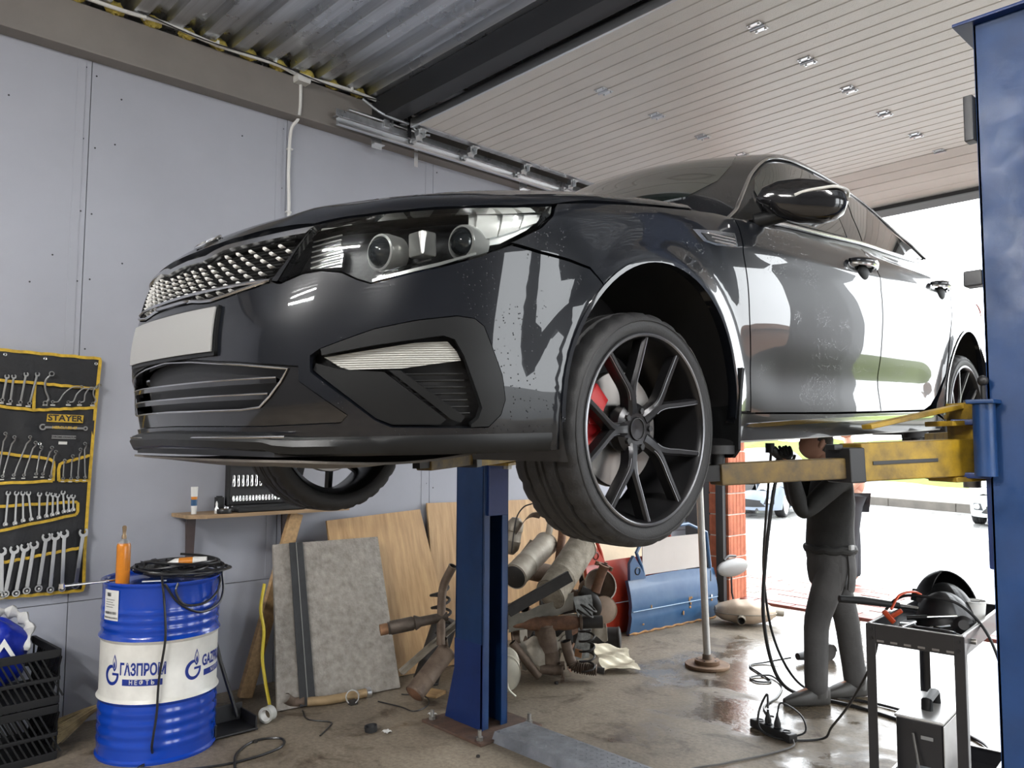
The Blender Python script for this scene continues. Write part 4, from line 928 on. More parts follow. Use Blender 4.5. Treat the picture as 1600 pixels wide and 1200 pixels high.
for wh, a in ((ws[0], R_(165)), (ws[2], R_(15)), (ws[1], R_(165)), (ws[3], R_(15))): caliper(wh, a)
# ------------------------------------------------------------------ two-post lift
M_blue = mat('lift_blue_paint', (.005, .033, .115), .38, noise=(4, .25), rnoise=(6, .3, .55), bump=(40, .05))
M_blued = mat('lift_navy_paint', (.008, .026, .12), .4, noise=(5, .2))
M_yel = mat('lift_yellow_paint', (.40, .25, .012), .5, col2=(.08, .05, .012), noise=(9, .5), bump=(30, .15))
M_rusty = mat('rusty_plate', (.13, .07, .045), .75, col2=(.05, .035, .028), noise=(12, .4), bump=(40, .4))
M_steel = mat('worn_steel', (.36, .35, .33), .4, .9, noise=(10, .25))
M_tread = mat('tread_plate_grey', (.22, .23, .25), .45, .5, noise=(8, .35))
def lift_post(x0, y0, sgn, label, h=3.05):
    """C-section column, open side facing sgn*X; x0 is the outer web"""
    t = thing('lift_post', label, 'lift post', (x0, y0, 0)); s = sgn
    c = MB(); w = .245; d = .19
    c.bbox((s*.006, d/2, h/2), (.012, d, h), .003)
    c.bbox((s*w/2, .005, h/2), (w, .010, h), .003); c.bbox((s*w/2, d-.005, h/2), (w, .010, h), .003)
    c.bbox((s*(w-.006), .024, h/2), (.012, .048, h), .003); c.bbox((s*(w-.006), d-.024, h/2), (.012, .048, h), .003)
    col_ = obj('column', c, M_blue, t)
    k = MB().bbox((s*w/2, -.0015, .24), (w+.002, .003, .48), .001).bbox((s*(w-.004), -.001, .24), (.02, .004, .48), .001); obj('navy_skirt', k, M_blued, t)
    g = MB().prism([(0, 0), (-s*.09, 0), (0, .32)], .01, np.array(((1, 0, 0), (0, 0, -1), (0, 1, 0))), (0, .012, .012)); obj('gusset', g, M_blued, t)
    obj('base_plate', MB().bbox((s*.13, d/2, .008), (.52, .46, .016), .004), M_rusty, t)
    for ax_, ay in ((-.09, -.09), (.34, -.10), (-.09, .28), (.33, .28)):
        obj('anchor_bolt', MB().cyl((s*ax_, ay, .016), (s*ax_, ay, .07), .011, n=8).cyl((s*ax_, ay, .016), (s*ax_, ay, .034), .02, n=6), M_steel, t)
    obj('top_plate', MB().bbox((s*.13, d/2, h+.006), (.34, .26, .012), .003), M_blued, t)
    # carriage riding in the column, chain cover strip
    obj('inner_rail', MB().bbox((s*.03, d/2, h/2), (.02, .05, h-.15), .003), M_black, t)
    cr = obj('carriage', MB().bbox((s*.19, d/2, 1.50), (.15, .145, .62), .006).bbox((s*.30, d/2, 1.68), (.12, .20, .02), .004).bbox((s*.30, d/2, 1.50), (.12, .20, .02), .004), M_blued, t)
    return t
lp = lift_post(-3.68, 2.98, 1, 'blue steel lift post standing by the exhaust pile', 2.78)
rp = lift_post(-.63, 2.98, -1, 'tall blue steel lift post beside the tool cart')
def lift_arm(parent, p0, p1, name='swing_arm', brace=False):
    """box arm from the carriage pivot p0 to the pad p1 (parent coordinates)"""
    p0 = np.array(p0); p1 = np.array(p1); M_ = frame(p1-p0); L = np.linalg.norm(p1-p0); R = M_[:, [2, 0, 1]]      # local x along
    P = lambda a, b, c: p0+R@np.array((a, b, c))
    o = obj(name, MB().bbox(P(L*.255, 0, -.012), (L*.49, .12, .125), .006, R).bbox(P(L*.05, 0, .105), (.16, .13, .018), .004, R).bbox(P(L*.05, 0, -.085), (.16, .13, .018), .004, R), M_yel, parent)
    obj('arm_slot', MB().bbox(P(L*.33, -.0615, -.015), (L*.26, .004, .012), .001, R).bbox(P(L*.33, .0615, -.015), (L*.26, .004, .012), .001, R), M_black, o)
    if brace: obj('arm_brace', MB().bbox(P(L*.22, .0, .135), (L*.42, .05, .016), .003, R@rotm(0, R_(9), 0)).bbox(P(.03, 0, .09), (.02, .12, .17), .004, R), M_yel, o)
    inn = obj('inner_arm', MB().bbox(P(L*.70, 0, -.03), (L*.62, .085, .068), .006, R), mat('worn_yellow_steel', (.16, .10, .02), .6, col2=(.03, .024, .018), noise=(14, .5)), o)
    obj('clamp_collar', MB().bbox(P(L*.52, 0, -.02), (.06, .13, .115), .006, R).bbox(P(L*.56, 0, .04), (.035, .05, .02), .004, R), M_black, o)
    obj('arm_nose', MB().prism([(0, -.04), (.10, -.02), (.10, .02), (0, .04)], .05, R, P(L*.97, 0, -.05)), M_black, o)
    pad = obj('lift_pad', MB().cyl(p1+np.array((0, 0, -.03)), p1+np.array((0, 0, .035)), .022, n=12).cyl(p1+np.array((0, 0, .035)), p1+np.array((0, 0, .062)), .055, n=20), M_rubber, o)
    obj('pivot_pin', MB().cyl(p0+np.array((0, 0, -.12)), p0+np.array((0, 0, .16)), .028, n=14), M_steel, o)
    return o
lift_arm(rp, (-.33, .10, 1.575), (-.80, -.755, 1.535), brace=True)
lift_arm(rp, (-.33, .13, 1.60), (-.84, .98, 1.60))
lift_arm(lp, (.33, .10, 1.575), (.65, -.72, 1.535)); lift_arm(lp, (.33, .13, 1.60), (.63, .98, 1.60))
obj('lock_cylinder', MB().cyl((-.245, -.035, 1.50), (-.245, -.035, 1.74), .034, n=16).bbox((-.245, -.035, 1.745), (.085, .085, .014), .003), M_blue, rp)
obj('lock_pin', MB().cyl((-.245, -.035, 1.75), (-.245, -.035, 1.80), .008, n=8).ell((-.245, -.035, 1.815), (.018, .018, .018), nu=10, nv=6), M_black, rp)
obj('stop_block', MB().bbox((-.275, .03, 2.17), (.06, .06, .055), .006), M_dark, rp); obj('wall_latch', MB().bbox((-.262, .0, 2.72), (.03, .05, .16), .004), M_dark, rp)
fp = thing('floor_cover_plate', 'grey tread plate channel on the floor between the lift posts', 'floor plate', (-2.16, 3.08, 0))
obj('cover', MB().prism([(-.145, 0), (-.12, .05), (.12, .05), (.145, 0), (.13, 0), (.11, .042), (-.11, .042), (-.13, 0)], 2.30, np.array(((0, 0, 1), (1, 0, 0), (0, 1, 0))), (-1.15, 0, .001)), M_tread, fp, smooth=0)
st_ = MB()
for i in range(66):
    for j in range(6): st_.bbox((-1.13+.0345*i, -.10+.04*j, .0515), (.020, .007, .004), .0015, rotm(0, 0, R_(45 if (i+j) % 2 else -45)))
tag(obj('tread_studs', st_, M_tread, fp), kind='stuff')

# ------------------------------------------------------------------ oil drum
M_dblue = mat('drum_blue_enamel', (.004, .045, .36), .22, coat=.4, noise=(3, .1)); M_dwhite = mat('drum_white_enamel', (.62, .61, .57), .3, noise=(6, .12)); M_navy = mat('print_blue', (.006, .025, .22), .4)
DC = np.array((-4.47, 1.60, 0.)); DR = .288
dm = thing('oil_drum', 'blue oil drum with a white printed band against the grey wall', 'drum', tuple(DC))
def bead(z0, z1, n, amp=.004): return [(DR+amp*math.sin(PI*k/ (n*4.0)*n*2)**2 if False else DR+amp*(.5-.5*math.cos(2*PI*n*k/(n*8))), z0+(z1-z0)*k/(n*8)) for k in range(n*8+1)]
low = [(DR+.007, .0), (DR+.009, .012), (DR, .022)]+bead(.06, .27, 4)+[(DR, .283), (DR+.006, .290), (DR+.012, .300)]
mid = [(DR+.012, .300), (DR+.006, .310), (DR, .318), (DR, .585), (DR+.006, .592), (DR+.012, .602)]
upp = [(DR+.012, .602), (DR+.006, .612), (DR, .62)]+bead(.635, .76, 3)+[(DR, .858), (DR+.004, .868), (DR+.009, .874), (DR+.009, .884), (DR+.004, .886), (DR-.008, .880), (DR-.010, .868), (0.001, .866)]
obj('lower_shell', MB().lathe(low, 64, cap=False), M_dblue, dm); obj('white_band', MB().lathe(mid, 64, cap=False), M_dwhite, dm); obj('upper_shell', MB().lathe(upp, 64, cap=False), M_dblue, dm)
def wrap(V, a0, zc, off=.0012): 
    V = np.asarray(V); a = a0+V[:, 0]/DR; r = DR+off; return np.stack([r*np.cos(a), r*np.sin(a), zc+V[:, 1]], 1)
def print_on_drum(name, V, Fc, a0, zc, m=None, off=.0012):
    q = MB(); q.v = [tuple(p) for p in wrap(V, a0, zc, off)]; q.f = list(Fc); return obj(name, q, m or M_navy, dm, smooth=0)
def strip2(pts_o, pts_i):
    n = len(pts_o); return np.array([(p[0], p[1], 0) for p in list(pts_o)+list(pts_i)]), [(i, i+1, n+i+1, n+i) for i in range(n-1)]
def logo(a0, zc, s=1.):
    # open ring with a bar, and a flame rising from its gap
    an = np.radians(np.linspace(62, 372, 30)); wid = np.interp(np.linspace(0, 1, 30), [0, .25, .6, 1], [.012, .020, .017, .013])*s
    o = [(.050*s*math.cos(a)*.92, .050*s*math.sin(a)) for a in an]; i_ = [((.050*s-w)*math.cos(a)*.92, (.050*s-w)*math.sin(a)) for a, w in zip(an, wid)]
    V, Fc = strip2(o, i_); print_on_drum('emblem_ring', V, Fc, a0, zc)
    V = np.array([(.004*s, .012*s, 0), (.046*s, .012*s, 0), (.046*s, 0, 0), (.004*s, .0, 0)]); print_on_drum('emblem_bar', V, [(3, 2, 1, 0)], a0, zc)
    def flame(k, yo):
        t = np.linspace(0, 1, 12); w = .014*k*np.sin(PI*t**.75); y = yo+.085*k*t
        return strip2([(.018*s-a*s, b*s) for a, b in zip(w, y)], [(.018*s+a*s, b*s) for a, b in zip(w, y)])
    V, Fc = flame(1., .018); print_on_drum('emblem_flame', V, Fc, a0, zc); V, Fc = flame(.72, .030); print_on_drum('flame_inner', V, Fc, a0, zc, M_dwhite, .0020); V, Fc = flame(.45, .032); print_on_drum('flame_core', V, Fc, a0, zc, M_navy, .0028)
def brand(a0, zc, top, bottom, s=1.):
    logo(a0-.44, zc-.012, s)
    V, Fc = text_vf(top, .078*s, .0026, .60); print_on_drum('lettering', V, Fc, a0+.135, zc+.018)
    w, h = .098*s, .0155*s; n = 14; xs_ = np.linspace(-w, w, n); V, Fc = strip2([(x, h) for x in xs_], [(x, -h) for x in xs_]); print_on_drum('strip', V, Fc, a0+.135, zc-.042)
    V, Fc = text_vf(bottom, .030*s, .0006, .9); print_on_drum('lettering', V, Fc, a0+.135, zc-.042, M_dwhite, .0022)
AC = math.atan2(-DC[1], -DC[0])
brand(AC+R_(-24), .445, 'ГАЗПРОМ', 'Н Е Ф Т Ь'); brand(AC+R_(59), .445, 'GAZPROM', 'N E F T')
V, Fc = strip2([(x, .075) for x in np.linspace(-.055, .055, 10)], [(x, -.075) for x in np.linspace(-.055, .055, 10)]); print_on_drum('paper_label', V, Fc, AC+R_(-54), .775, mat('paper', (.62, .62, .60), .6), .0052)
bc = MB()
for yy, n, w, h in ((.052, 12, .03, .018), (-.038, 26, .085, .014), (-.062, 30, .095, .008)):
    for k in range(n):
        x = -w/2+w*k/(n-1)-(.015 if n == 12 else 0); bw_ = random.choice((.0008, .0014, .002)); VV, FF = strip2([(x, yy+h/2), (x+bw_, yy+h/2)], [(x, yy-h/2), (x+bw_, yy-h/2)]); bc.add(wrap(VV, AC+R_(-54), .775, .0060), FF)
for k in range(4):
    VV, FF = strip2([(x, .028-.012*k) for x in np.linspace(-.04, .03-.012*(k % 2), 8)], [(x, .0255-.012*k) for x in np.linspace(-.04, .03-.012*(k % 2), 8)]); bc.add(wrap(VV, AC+R_(-54), .775, .0060), FF)
tag(obj('label_print', bc, M_dark, dm, smooth=0), kind='stuff')
# things on the drum lid
ZT = .887
cn_ = thing('sealant_can', 'orange aerosol can with a worn nozzle on the oil drum', 'can', (-4.37, 1.365, ZT-.018))
M_or = mat('orange_can_print', (.60, .20, .012), .3, coat=.3, noise=(9, .2))
obj('can_body', MB().lathe([(.030, 0), (.033, .004), (.033, .20), (.030, .212), (.018, .228), (.012, .234)], 28), M_or, cn_); obj('base_rim', MB().lathe([(.034, 0), (.0345, .006), (.034, .014)], 28, cap=False), mat('can_base', (.42, .20, .08), .4), cn_)
obj('nozzle', MB().lathe([(.011, .232), (.012, .25), (.008, .258), (.009, .275), (.011, .296), (.006, .302)], 16), mat('brass_worn', (.28, .20, .12), .4, .6), cn_)
obj('shoulder', MB().lathe([(.0305, .211), (.022, .224), (.012, .236)], 24, cap=False), M_galv, cn_)
V, Fc = text_vf('I I I I I I I I I I', .022); q = MB(); a = AC+.55
q.v = [(.0336*math.cos(a+p[1]/.033), .0336*math.sin(a+p[1]/.033), .11+p[0]*.55) for p in V]; q.f = Fc; obj('can_print', q, M_dark, cn_, smooth=0)
wr = thing('breaker_bar', 'long chrome ratchet bar lying across the drum edge', 'ratchet', (-4.42, 1.20, ZT+.006))
obj('bar', MB().cyl((.02, -.10, .0), (.0, .20, .0), .0065, n=10), M_chrome, wr); obj('drive_head', MB().cyl((.02, -.105, -.010), (.02, -.105, .012), .014, n=14), M_chrome, wr)
tu = thing('sealant_tube', 'white and orange sealant tube among the cable coils on the drum', 'tube', (-4.40, 1.70, ZT+.06), (0, 0, R_(62)))
obj('tube_body', MB().tube([(-.10, 0, 0), (-.06, 0, .004), (.04, 0, .008), (.10, 0, .01)], [.006, .022, .024, .022], 14), M_white, tu); obj('orange_print', MB().tube([(-.04, 0, .0055), (.03, 0, .0078)], [.0236, .0246], 14, cap=False), M_or, tu); obj('tube_cap', MB().cyl((-.10, 0, 0), (-.13, 0, -.002), .012, n=12), M_black, tu)
sk = thing('white_brush', 'small white plastic scraper lying on the drum lid rim', 'scraper', (-4.27, 1.50, ZT+.003), (0, 0, R_(65)))
obj('handle', MB().bbox((0, 0, 0), (.09, .012, .006), .002), M_white, sk); obj('tip', MB().bbox((-.055, 0, 0), (.03, .02, .004), .001), M_white, sk)
M_cable = mat('black_cable', (.012, .012, .013), .35)
pts = []
for k in range(150):
    t = k/149; a = 2*PI*4.6*t; r = .16+.055*math.sin(3.1*a*.37)+.03*math.sin(a*.61+1)
    pts.append((-4.43+r*1.0*math.cos(a), 1.68+r*1.05*math.sin(a)*.95, ZT+.012+.028*t+.012*math.sin(a*1.7)))
pts2 = []
for k in range(170):
    t = k/169; a = 2*PI*5.3*t+1; r = .19+.045*math.sin(2.3*a*.41)+.03*math.sin(a*.77+2)
    pts2.append((-4.45+r*.92*math.cos(a), 1.70+r*.98*math.sin(a), ZT+.01+.06*t+.014*math.sin(a*1.3)))
cb = thing('cable_coil', 'tangled black cable heaped on the oil drum and hanging down', 'cable', (-4.43, 1.68, ZT))
o_ = np.array((-4.43, 1.68, ZT)); obj('coil', MB().tube(np.array(pts)-o_, .0065, 7).tube(np.array(pts2)-o_, .0065, 7), M_cable, cb)
ang = lambda a, z, r=DR+.022: (DC[0]+r*math.cos(AC+R_(a)), DC[1]+r*math.sin(AC+R_(a)), z)
loops = [[(-4.35, 1.55, ZT+.03), ang(0, .885, DR+.01), ang(2, .80), ang(4, .62, DR+.03), ang(0, .42), ang(-1, .25), ang(-4, .10), (-4.24, 1.50, .02), (-4.2, 1.42, .008)],
         [ang(14, .885, DR+.012), ang(12, .84), ang(20, .775), ang(40, .765), ang(58, .80), ang(66, .86), (-4.40, 1.86, ZT+.02)],
         [ang(2, .885, DR+.012), ang(14, .79), ang(35, .725), ang(60, .735), ang(80, .79), ang(92, .885, DR+.012)]]
for lp_ in loops: obj('hanging_loop', MB().tube(spline(np.array(lp_)-o_, 8), .0062, 7), M_cable, cb)
M_bagk = mat('black_bag_film', (.012, .012, .014), .25, bump=(30, .6))
bg_ = MB().ell((0, 0, 0), (.14, .12, .035), nu=22, nv=10); bg_.v = [tuple(np.array(p)*(1+.22*math.sin(9*p[0]*8+5*p[1]*9))+np.array((0, 0, .008*math.sin(60*p[0]+40*p[1])))) for p in bg_.v]
tag(obj('plastic_bag', bg_, M_bagk, loc=(-4.56, 1.60, ZT+.025)), 'crumpled black plastic bag under the cables on the drum', 'bag')

# ------------------------------------------------------------------ wrench roll on the wall
XO = -5.075
og = thing('wrench_roll', 'black fabric wrench roll with yellow binding nailed to the wall', 'tool roll', (XO, .93, .74))
M_clo = mat('black_nylon', (.010, .011, .014), .5, bump=(25, .35)); M_yb = mat('yellow_binding', (.55, .36, .03), .55, noise=(30, .3)); M_wrench = mat('satin_chrome_steel', (.36, .36, .355), .36, 1.); M_tagw = mat('size_tag_white', (.6, .6, .58), .6)
def OW(y, z, x=0.): return np.array((x, y-.93, z-.74))
edge = lambda z: np.interp(z, [.75, .95, 1.36, 1.7, 1.97, 2.09], [1.375, 1.372, 1.38, 1.392, 1.405, 1.412])
V = []; nz_, ny_ = 46, 40
for i in range(nz_):
    z = .752+(2.09-.752)*i/(nz_-1)
    for j in range(ny_):
        y = .45+(edge(z)-.45)*j/(ny_-1); zz = z+.012*(1-i/(nz_-1))*(y-1.2)*-.5
        V.append(OW(y, zz, .006*math.sin(y*38+z*7)*math.exp(-((z-1.66)/.13)**2)+.005*math.sin(y*47-z*14)*math.exp(-((z-1.07)/.07)**2)+.004*math.sin(y*31+z*20)))
obj('backing', MB().slab(V, nz_, ny_, -.006), M_clo, og)
def ribbon(path, w=.0075, x=.016, m=None, name='binding'):
    P = np.array([OW(p[0], p[1], x) for p in path]); T = np.gradient(P, axis=0); T[:, 0] = 0; T /= np.maximum(1e-9, np.linalg.norm(T, axis=1))[:, None]; N_ = np.stack([0*T[:, 0], -T[:, 2], T[:, 1]], 1); V = np.stack([P+N_*w*1.05, P-N_*w*1.05], 1).reshape(-1, 3); obj(name, MB().slab(V, len(P), 2, .003), m or M_yb, og)
wav = lambda a, b, n=16, am=.002: [(a[0]+(b[0]-a[0])*k/(n-1), a[1]+(b[1]-a[1])*k/(n-1)+am*math.sin(k*1.9)) for k in range(n)]
ribbon([(.45, 2.098)]+wav((.9, 2.094), (1.41, 2.083))+[(edge(z), z) for z in np.linspace(2.07, .77, 30)]+[(1.368, .75)]+wav((1.35, .75), (.96, .757))+[(.45, .77)], .008, .004)
ribbon(wav((.45, 1.94), (1.082, 1.921))+wav((1.09, 1.921), (1.393, 1.905))); ribbon(wav((.45, 1.83), (1.078, 1.771))+wav((1.085, 1.771), (1.392, 1.794)), x=.010); ribbon([(1.078, 1.922), (1.076, 1.85), (1.078, 1.771)])
ribbon(wav((.45, 1.60), (1.144, 1.504))+[(1.17, 1.498), (1.188, 1.485), (1.192, 1.45), (1.19, 1.376)]); ribbon(wav((1.19, 1.376), (.45, 1.36)), x=.010)
ribbon([(1.219, 1.377), (1.215, 1.44), (1.222, 1.47)]+wav((1.235, 1.478), (1.373, 1.517))); ribbon(wav((1.219, 1.377), (1.376, 1.373)), x=.010)
ribbon(wav((.45, 1.24), (1.314, 1.254))+[(1.322, 1.246), (1.323, 1.20), (1.315, 1.183)]); ribbon(wav((1.317, 1.182), (.45, 1.03)), x=.010)
ribbon(wav((.45, .90), (.955, .945))+wav((.96, .946), (1.113, .964))+wav((1.12, .966), (1.371, .997)))
def wall_print(name, V, Fc, y, z, m, rot=-.02, x=.012):
    c, s = math.cos(rot), math.sin(rot); q = MB(); q.v = [tuple(OW(y+c*p[0]-s*p[1], z+s*p[0]+c*p[1], x)) for p in V]; q.f = [tuple(f) for f in Fc]; return obj(name, q, m, og, smooth=0)
V, Fc = strip2([(-.092, .022), (.094, .022)], [(-.094, -.022), (.092, -.022)]); wall_print('yellow_plate', V, Fc, 1.239, 1.728, M_yb)
V, Fc = text_vf('STAYER', .046, .0014, 1.12); wall_print('lettering', V, Fc, 1.239, 1.728, M_black, x=.0135)
V, Fc = strip2([(-.10, .006), (.10, .006)], [(-.10, -.006), (.10, -.006)]); wall_print('printed_wrench', V, Fc, 1.237, 1.675, mat('print_grey', (.22, .22, .22), .6)); V, Fc = text_vf('HERCULES-47', .021, .0006, 1.0); wall_print('lettering', V, Fc, 1.238, 1.675, M_yb, x=.0135)
an = np.radians(np.linspace(50, 330, 20)); V, Fc = strip2([(.018*math.cos(a+PI-PI), .018*math.sin(a)) for a in an], [(.010*math.cos(a), .010*math.sin(a)) for a in an]); wall_print('printed_jaw', V, Fc, 1.128, 1.678, mat('print_grey', (.22,)*3))
an = np.radians(np.linspace(0, 360, 20)); V, Fc = strip2([(.013*math.cos(a), .013*math.sin(a)) for a in an], [(.006*math.cos(a), .006*math.sin(a)) for a in an]); wall_print('printed_ring', V, Fc, 1.346, 1.673, mat('print_grey', (.22,)*3))
V, Fc = strip2([(-.062, .010), (.062, .010)], [(-.062, -.010), (.062, -.010)]); wall_print('grey_plate', V, Fc, 1.236, 1.622, mat('print_grey', (.22,)*3)); V, Fc = text_vf('CHROME-VANADIUM', .014, .0004, .95); wall_print('lettering', V, Fc, 1.236, 1.622, M_black, x=.0135)
V, Fc = strip2([(-.022, .008), (.022, .008)], [(-.022, -.008), (.022, -.008)]); wall_print('white_plate', V, Fc, 1.232, 1.589, M_tagw)
for y, z in ((1.124, 2.062), (1.388, 2.052), (.93, 2.07), (1.117, 1.585)): obj('grommet', MB().lathe([(.004, 0), (.0085, .003), (.0095, 0)], 14, np.array(((0, 0, 1), (1, 0, 0), (0, 1, 0))), OW(y, z, .008), cap=False), M_zinc, og)
def jaw(mb, c, d, r, w, t):
    # open jaw: C-shaped plate at c, opening along d
    d = np.array(d)/np.linalg.norm(d); n = np.array((-d[1], d[0])); an = np.radians(np.linspace(38, 322, 22)); o = []; i_ = []
    for a in an: e = math.cos(a)*d+math.sin(a)*n; o.append(c+e*r*(1.12 if abs(math.degrees(a)-180) < 60 else 1.0)); i_.append(c+e*r*.52+d*r*.1)
    m = len(an); V = [(p[0], p[1], z) for z in (-t/2, t/2) for p in o+i_]; k = 2*m
    Fc = [(j, j+1, m+j+1, m+j) for j in range(m-1)]+[(k+j, k+m+j, k+m+j+1, k+j+1) for j in range(m-1)]+[(j, k+j, k+j+1, j+1) for j in range(m-1)]+[(m+j, m+j+1, k+m+j+1, k+m+j) for j in range(m-1)]+[(0, m, k+m, k), (m-1, k+m-1, k+2*m-1, 2*m-1)]
    mb.add(V, Fc)
def ringend(mb, c, r, t, hole=.62):
    mb.lathe([(r*hole, -t/2), (r*hole, t/2), (r*.95, t/2), (r, 0), (r*.95, -t/2), (r*hole, -t/2)], 18, o=(c[0], c[1], 0), cap=False)
def make_wrench(kind, L, r):
    m = MB(); w = r*.42; t = .006
    if kind == 'combination':
        m.bbox((0, L/2, 0), (2*w, L-r*1.6, t), .0015); jaw(m, np.array((0, L)), (-.25, 1), r, w, t*1.2); ringend(m, (0, 0), r*.85, t*1.5)
    elif kind == 'open':
        m.bbox((0, L/2, 0), (2*w, L-r*1.6, t), .0015); jaw(m, np.array((0, L)), (.25, 1), r, w, t*1.1); jaw(m, np.array((0, 0)), (.25, -1), r*.9, w, t*1.1)
    elif kind == 'offset_ring':
        m.tube([(0, .0, .012), (.0, .03*L/.2, .0), (0, L*.5, 0), (0, L*.82, .0), (r*.9, L*.93, .006), (r*.4, L, .014)], w, 8, flat=.7); ringend(m, (r*.3, L), r, .009); ringend(m, (0, 0), r*.9, .009)
    elif kind == 'curved':
        m.tube(spline([(0, 0, 0), (.012, L*.12, 0), (.0, L*.45, 0), (.006, L*.78, 0), (.03, L*.95, 0)], 6), w*.9, 8, flat=.7); ringend(m, (.038, L), r, .009); ringend(m, (-.006, -.004), r*.85, .009)
    return m
def hang(kind, y1, z1, y0, z0, r, label, group, x=.022):
    d = np.array((y1-y0, z1-z0)); L = np.linalg.norm(d); m = make_wrench(kind, L, r); d /= L
    # local x, y in the wall plane, z out of the wall; y along the tool
    X = np.array((0, d[1], -d[0])); Yv = np.array((0, d[0], d[1])); Z = np.array((1., 0, 0)); Mx = Matrix(((X[0], Yv[0], Z[0], XO+x), (X[1], Yv[1], Z[1], y0), (X[2], Yv[2], Z[2], z0), (0, 0, 0, 1)))
    return tag(obj('wrench', m, M_wrench, M=Mx), label, 'wrench', group)
T1 = [(.941, 1.95, .926, 1.821), (.973, 1.951, .963, 1.816), (1.031, 1.967, 1.011, 1.812), (1.086, 1.971, 1.055, 1.807)]
T1b = [(1.119, 1.973, 1.137, 1.817), (1.285, 1.936, 1.176, 1.818), (1.333, 1.928, 1.255, 1.821), (1.359, 1.929, 1.313, 1.823), (1.371, 1.923, 1.382, 1.823)]
T2 = [(.945, 1.639, .924, 1.41), (.988, 1.621, .945, 1.409), (1.063, 1.622, .997, 1.414), (1.091, 1.591, 1.045, 1.413), (1.12, 1.566, 1.104, 1.418), (1.173, 1.564, 1.137, 1.417), (1.193, 1.541, 1.176, 1.404)]
T2b = [(1.24, 1.49, 1.239, 1.39), (1.28, 1.515, 1.279, 1.388), (1.319, 1.553, 1.314, 1.394), (1.341, 1.586, 1.352, 1.393)]
T3 = [(.975, 1.318, .969, 1.15), (1.014, 1.316, 1.014, 1.153), (1.044, 1.315, 1.052, 1.165), (1.071, 1.314, 1.091, 1.17), (1.125, 1.306, 1.128, 1.177), (1.166, 1.307, 1.164, 1.183), (1.192, 1.301, 1.193, 1.189), (1.215, 1.296, 1.219, 1.196), (1.242, 1.311, 1.251, 1.203), (1.272, 1.288, 1.275, 1.206), (1.295, 1.287, 1.298, 1.211)]
T4 = [(.958, 1.008, .968, .775), (1.017, 1.014, .985, .78), (1.067, 1.022, 1.035, .777), (1.11, 1.031, 1.085, .785), (1.169, 1.069, 1.142, .79), (1.213, 1.072, 1.2, .777), (1.258, 1.081, 1.259, .777)]
for k, q in enumerate(T1): hang('combination', *q, .0125, ORD(4-k)+' knurled wrench in the top pocket counted from its yellow divider', 'top pocket ratchet wrenches')
hang('curved', *T1b[0], .015, 'hooked ring wrench beside the yellow divider of the top pocket', 'top pocket curved wrenches')
for k, q in enumerate(T1b[1:]): hang('curved', *q, .0105, ORD(4-k)+' curved ring wrench of the top pocket counted from the side binding', 'top pocket curved wrenches')
for k, q in enumerate(T2): hang('offset_ring', *q, .0095, ORD(7-k)+' offset ring wrench of the wide middle pocket counted from its yellow end', 'offset ring wrenches')
for k, q in enumerate(T2b): hang('offset_ring', *q, .0095, ORD(4-k)+' short ring wrench of the small pocket counted from the side binding', 'short ring wrenches')
for k, q in enumerate(T3): hang('open', *q, .0125, ORD(11-k)+' open-end wrench of the third row counted from its yellow end', 'third row open-end wrenches')
for k, q in enumerate(T4): hang('combination', *q, .024, ORD(7-k)+' large wrench of the bottom pocket counted from the lone dark one', 'bottom pocket large wrenches')
hang('combination', 1.356, 1.081, 1.328, .785, .025, 'large dark wrench apart from the others at the edge of the roll', 'bottom pocket large wrenches')
tg = MB()
for q in T1+T1b: tg.box(OW(q[2]-.004, q[3]-.016, .012), (.003, .024, .008))
for q in T2+T2b: tg.box(OW(q[2], q[3]-.018, .012), (.003, .018, .006))
for q in T3+T4: tg.box(OW(q[2], q[3]+.0, .034), (.003, .010, .010))
tag(obj('size_tags', tg, M_tagw, og), kind='stuff')

# ------------------------------------------------------------------ shelf with its clutter
M_wood = mat('pale_pine', (.42, .27, .13), .6, noise=(5, .25, (.6, 8, 8)), bump=(20, .15, (1, 14, 14)))
M_shelf = mat('worn_board', (.34, .23, .13), .6, noise=(5, .3, (8, .6, 8)))
M_legw = mat('dark_stained_leg', (.05, .03, .028), .4, noise=(8, .3))
sh = thing('tool_shelf', 'narrow wooden shelf on dark tapered legs against the wall', 'shelf', (-4.96, 2.33, 0))
obj('board', MB().prism([(-.13, -.47), (.10, -.46), (.155, -.36), (.155, .62), (-.13, .62)], .022, o=(0, 0, 1.138)), M_shelf, sh, smooth=0)
for y in (-.37, .27):
    obj('leg', MB().prism([(-.030, 0), (.030, 0), (.012, -.56), (-.012, -.56)], .02, np.array(((0, 0, 1), (1, 0, 0), (0, 1, 0))), (-.09, y, 1.138)).prism([(-.012, 0), (.012, 0), (.012, -.58), (-.012, -.58)], .02, np.array(((0, 0, 1), (1, 0, 0), (0, 1, 0))), (-.09, y, .58)), M_legw, sh, smooth=0)
pp = thing('leaning_timber', 'pale timber batten propped aslant under the shelf', 'timber', (-4.90, 2.28, 0))
a, b = np.array((.0, 0., .0)), np.array((.04, .30, 1.13)); M_ = frame(b-a, (1, 0, 0)); obj('batten', MB().bbox((a+b)/2+np.array((0, 0, .004)), (.09, .04, np.linalg.norm(b-a)), .003, M_), M_wood, pp)
ZS = 1.16
ca = thing('glue_tube', 'white and blue glue tube standing on its cap on the shelf', 'tube', (-4.93, 1.935, ZS))
obj('tube_cap', MB().cyl((0, 0, 0), (0, 0, .022), .015, n=16), M_white, ca)
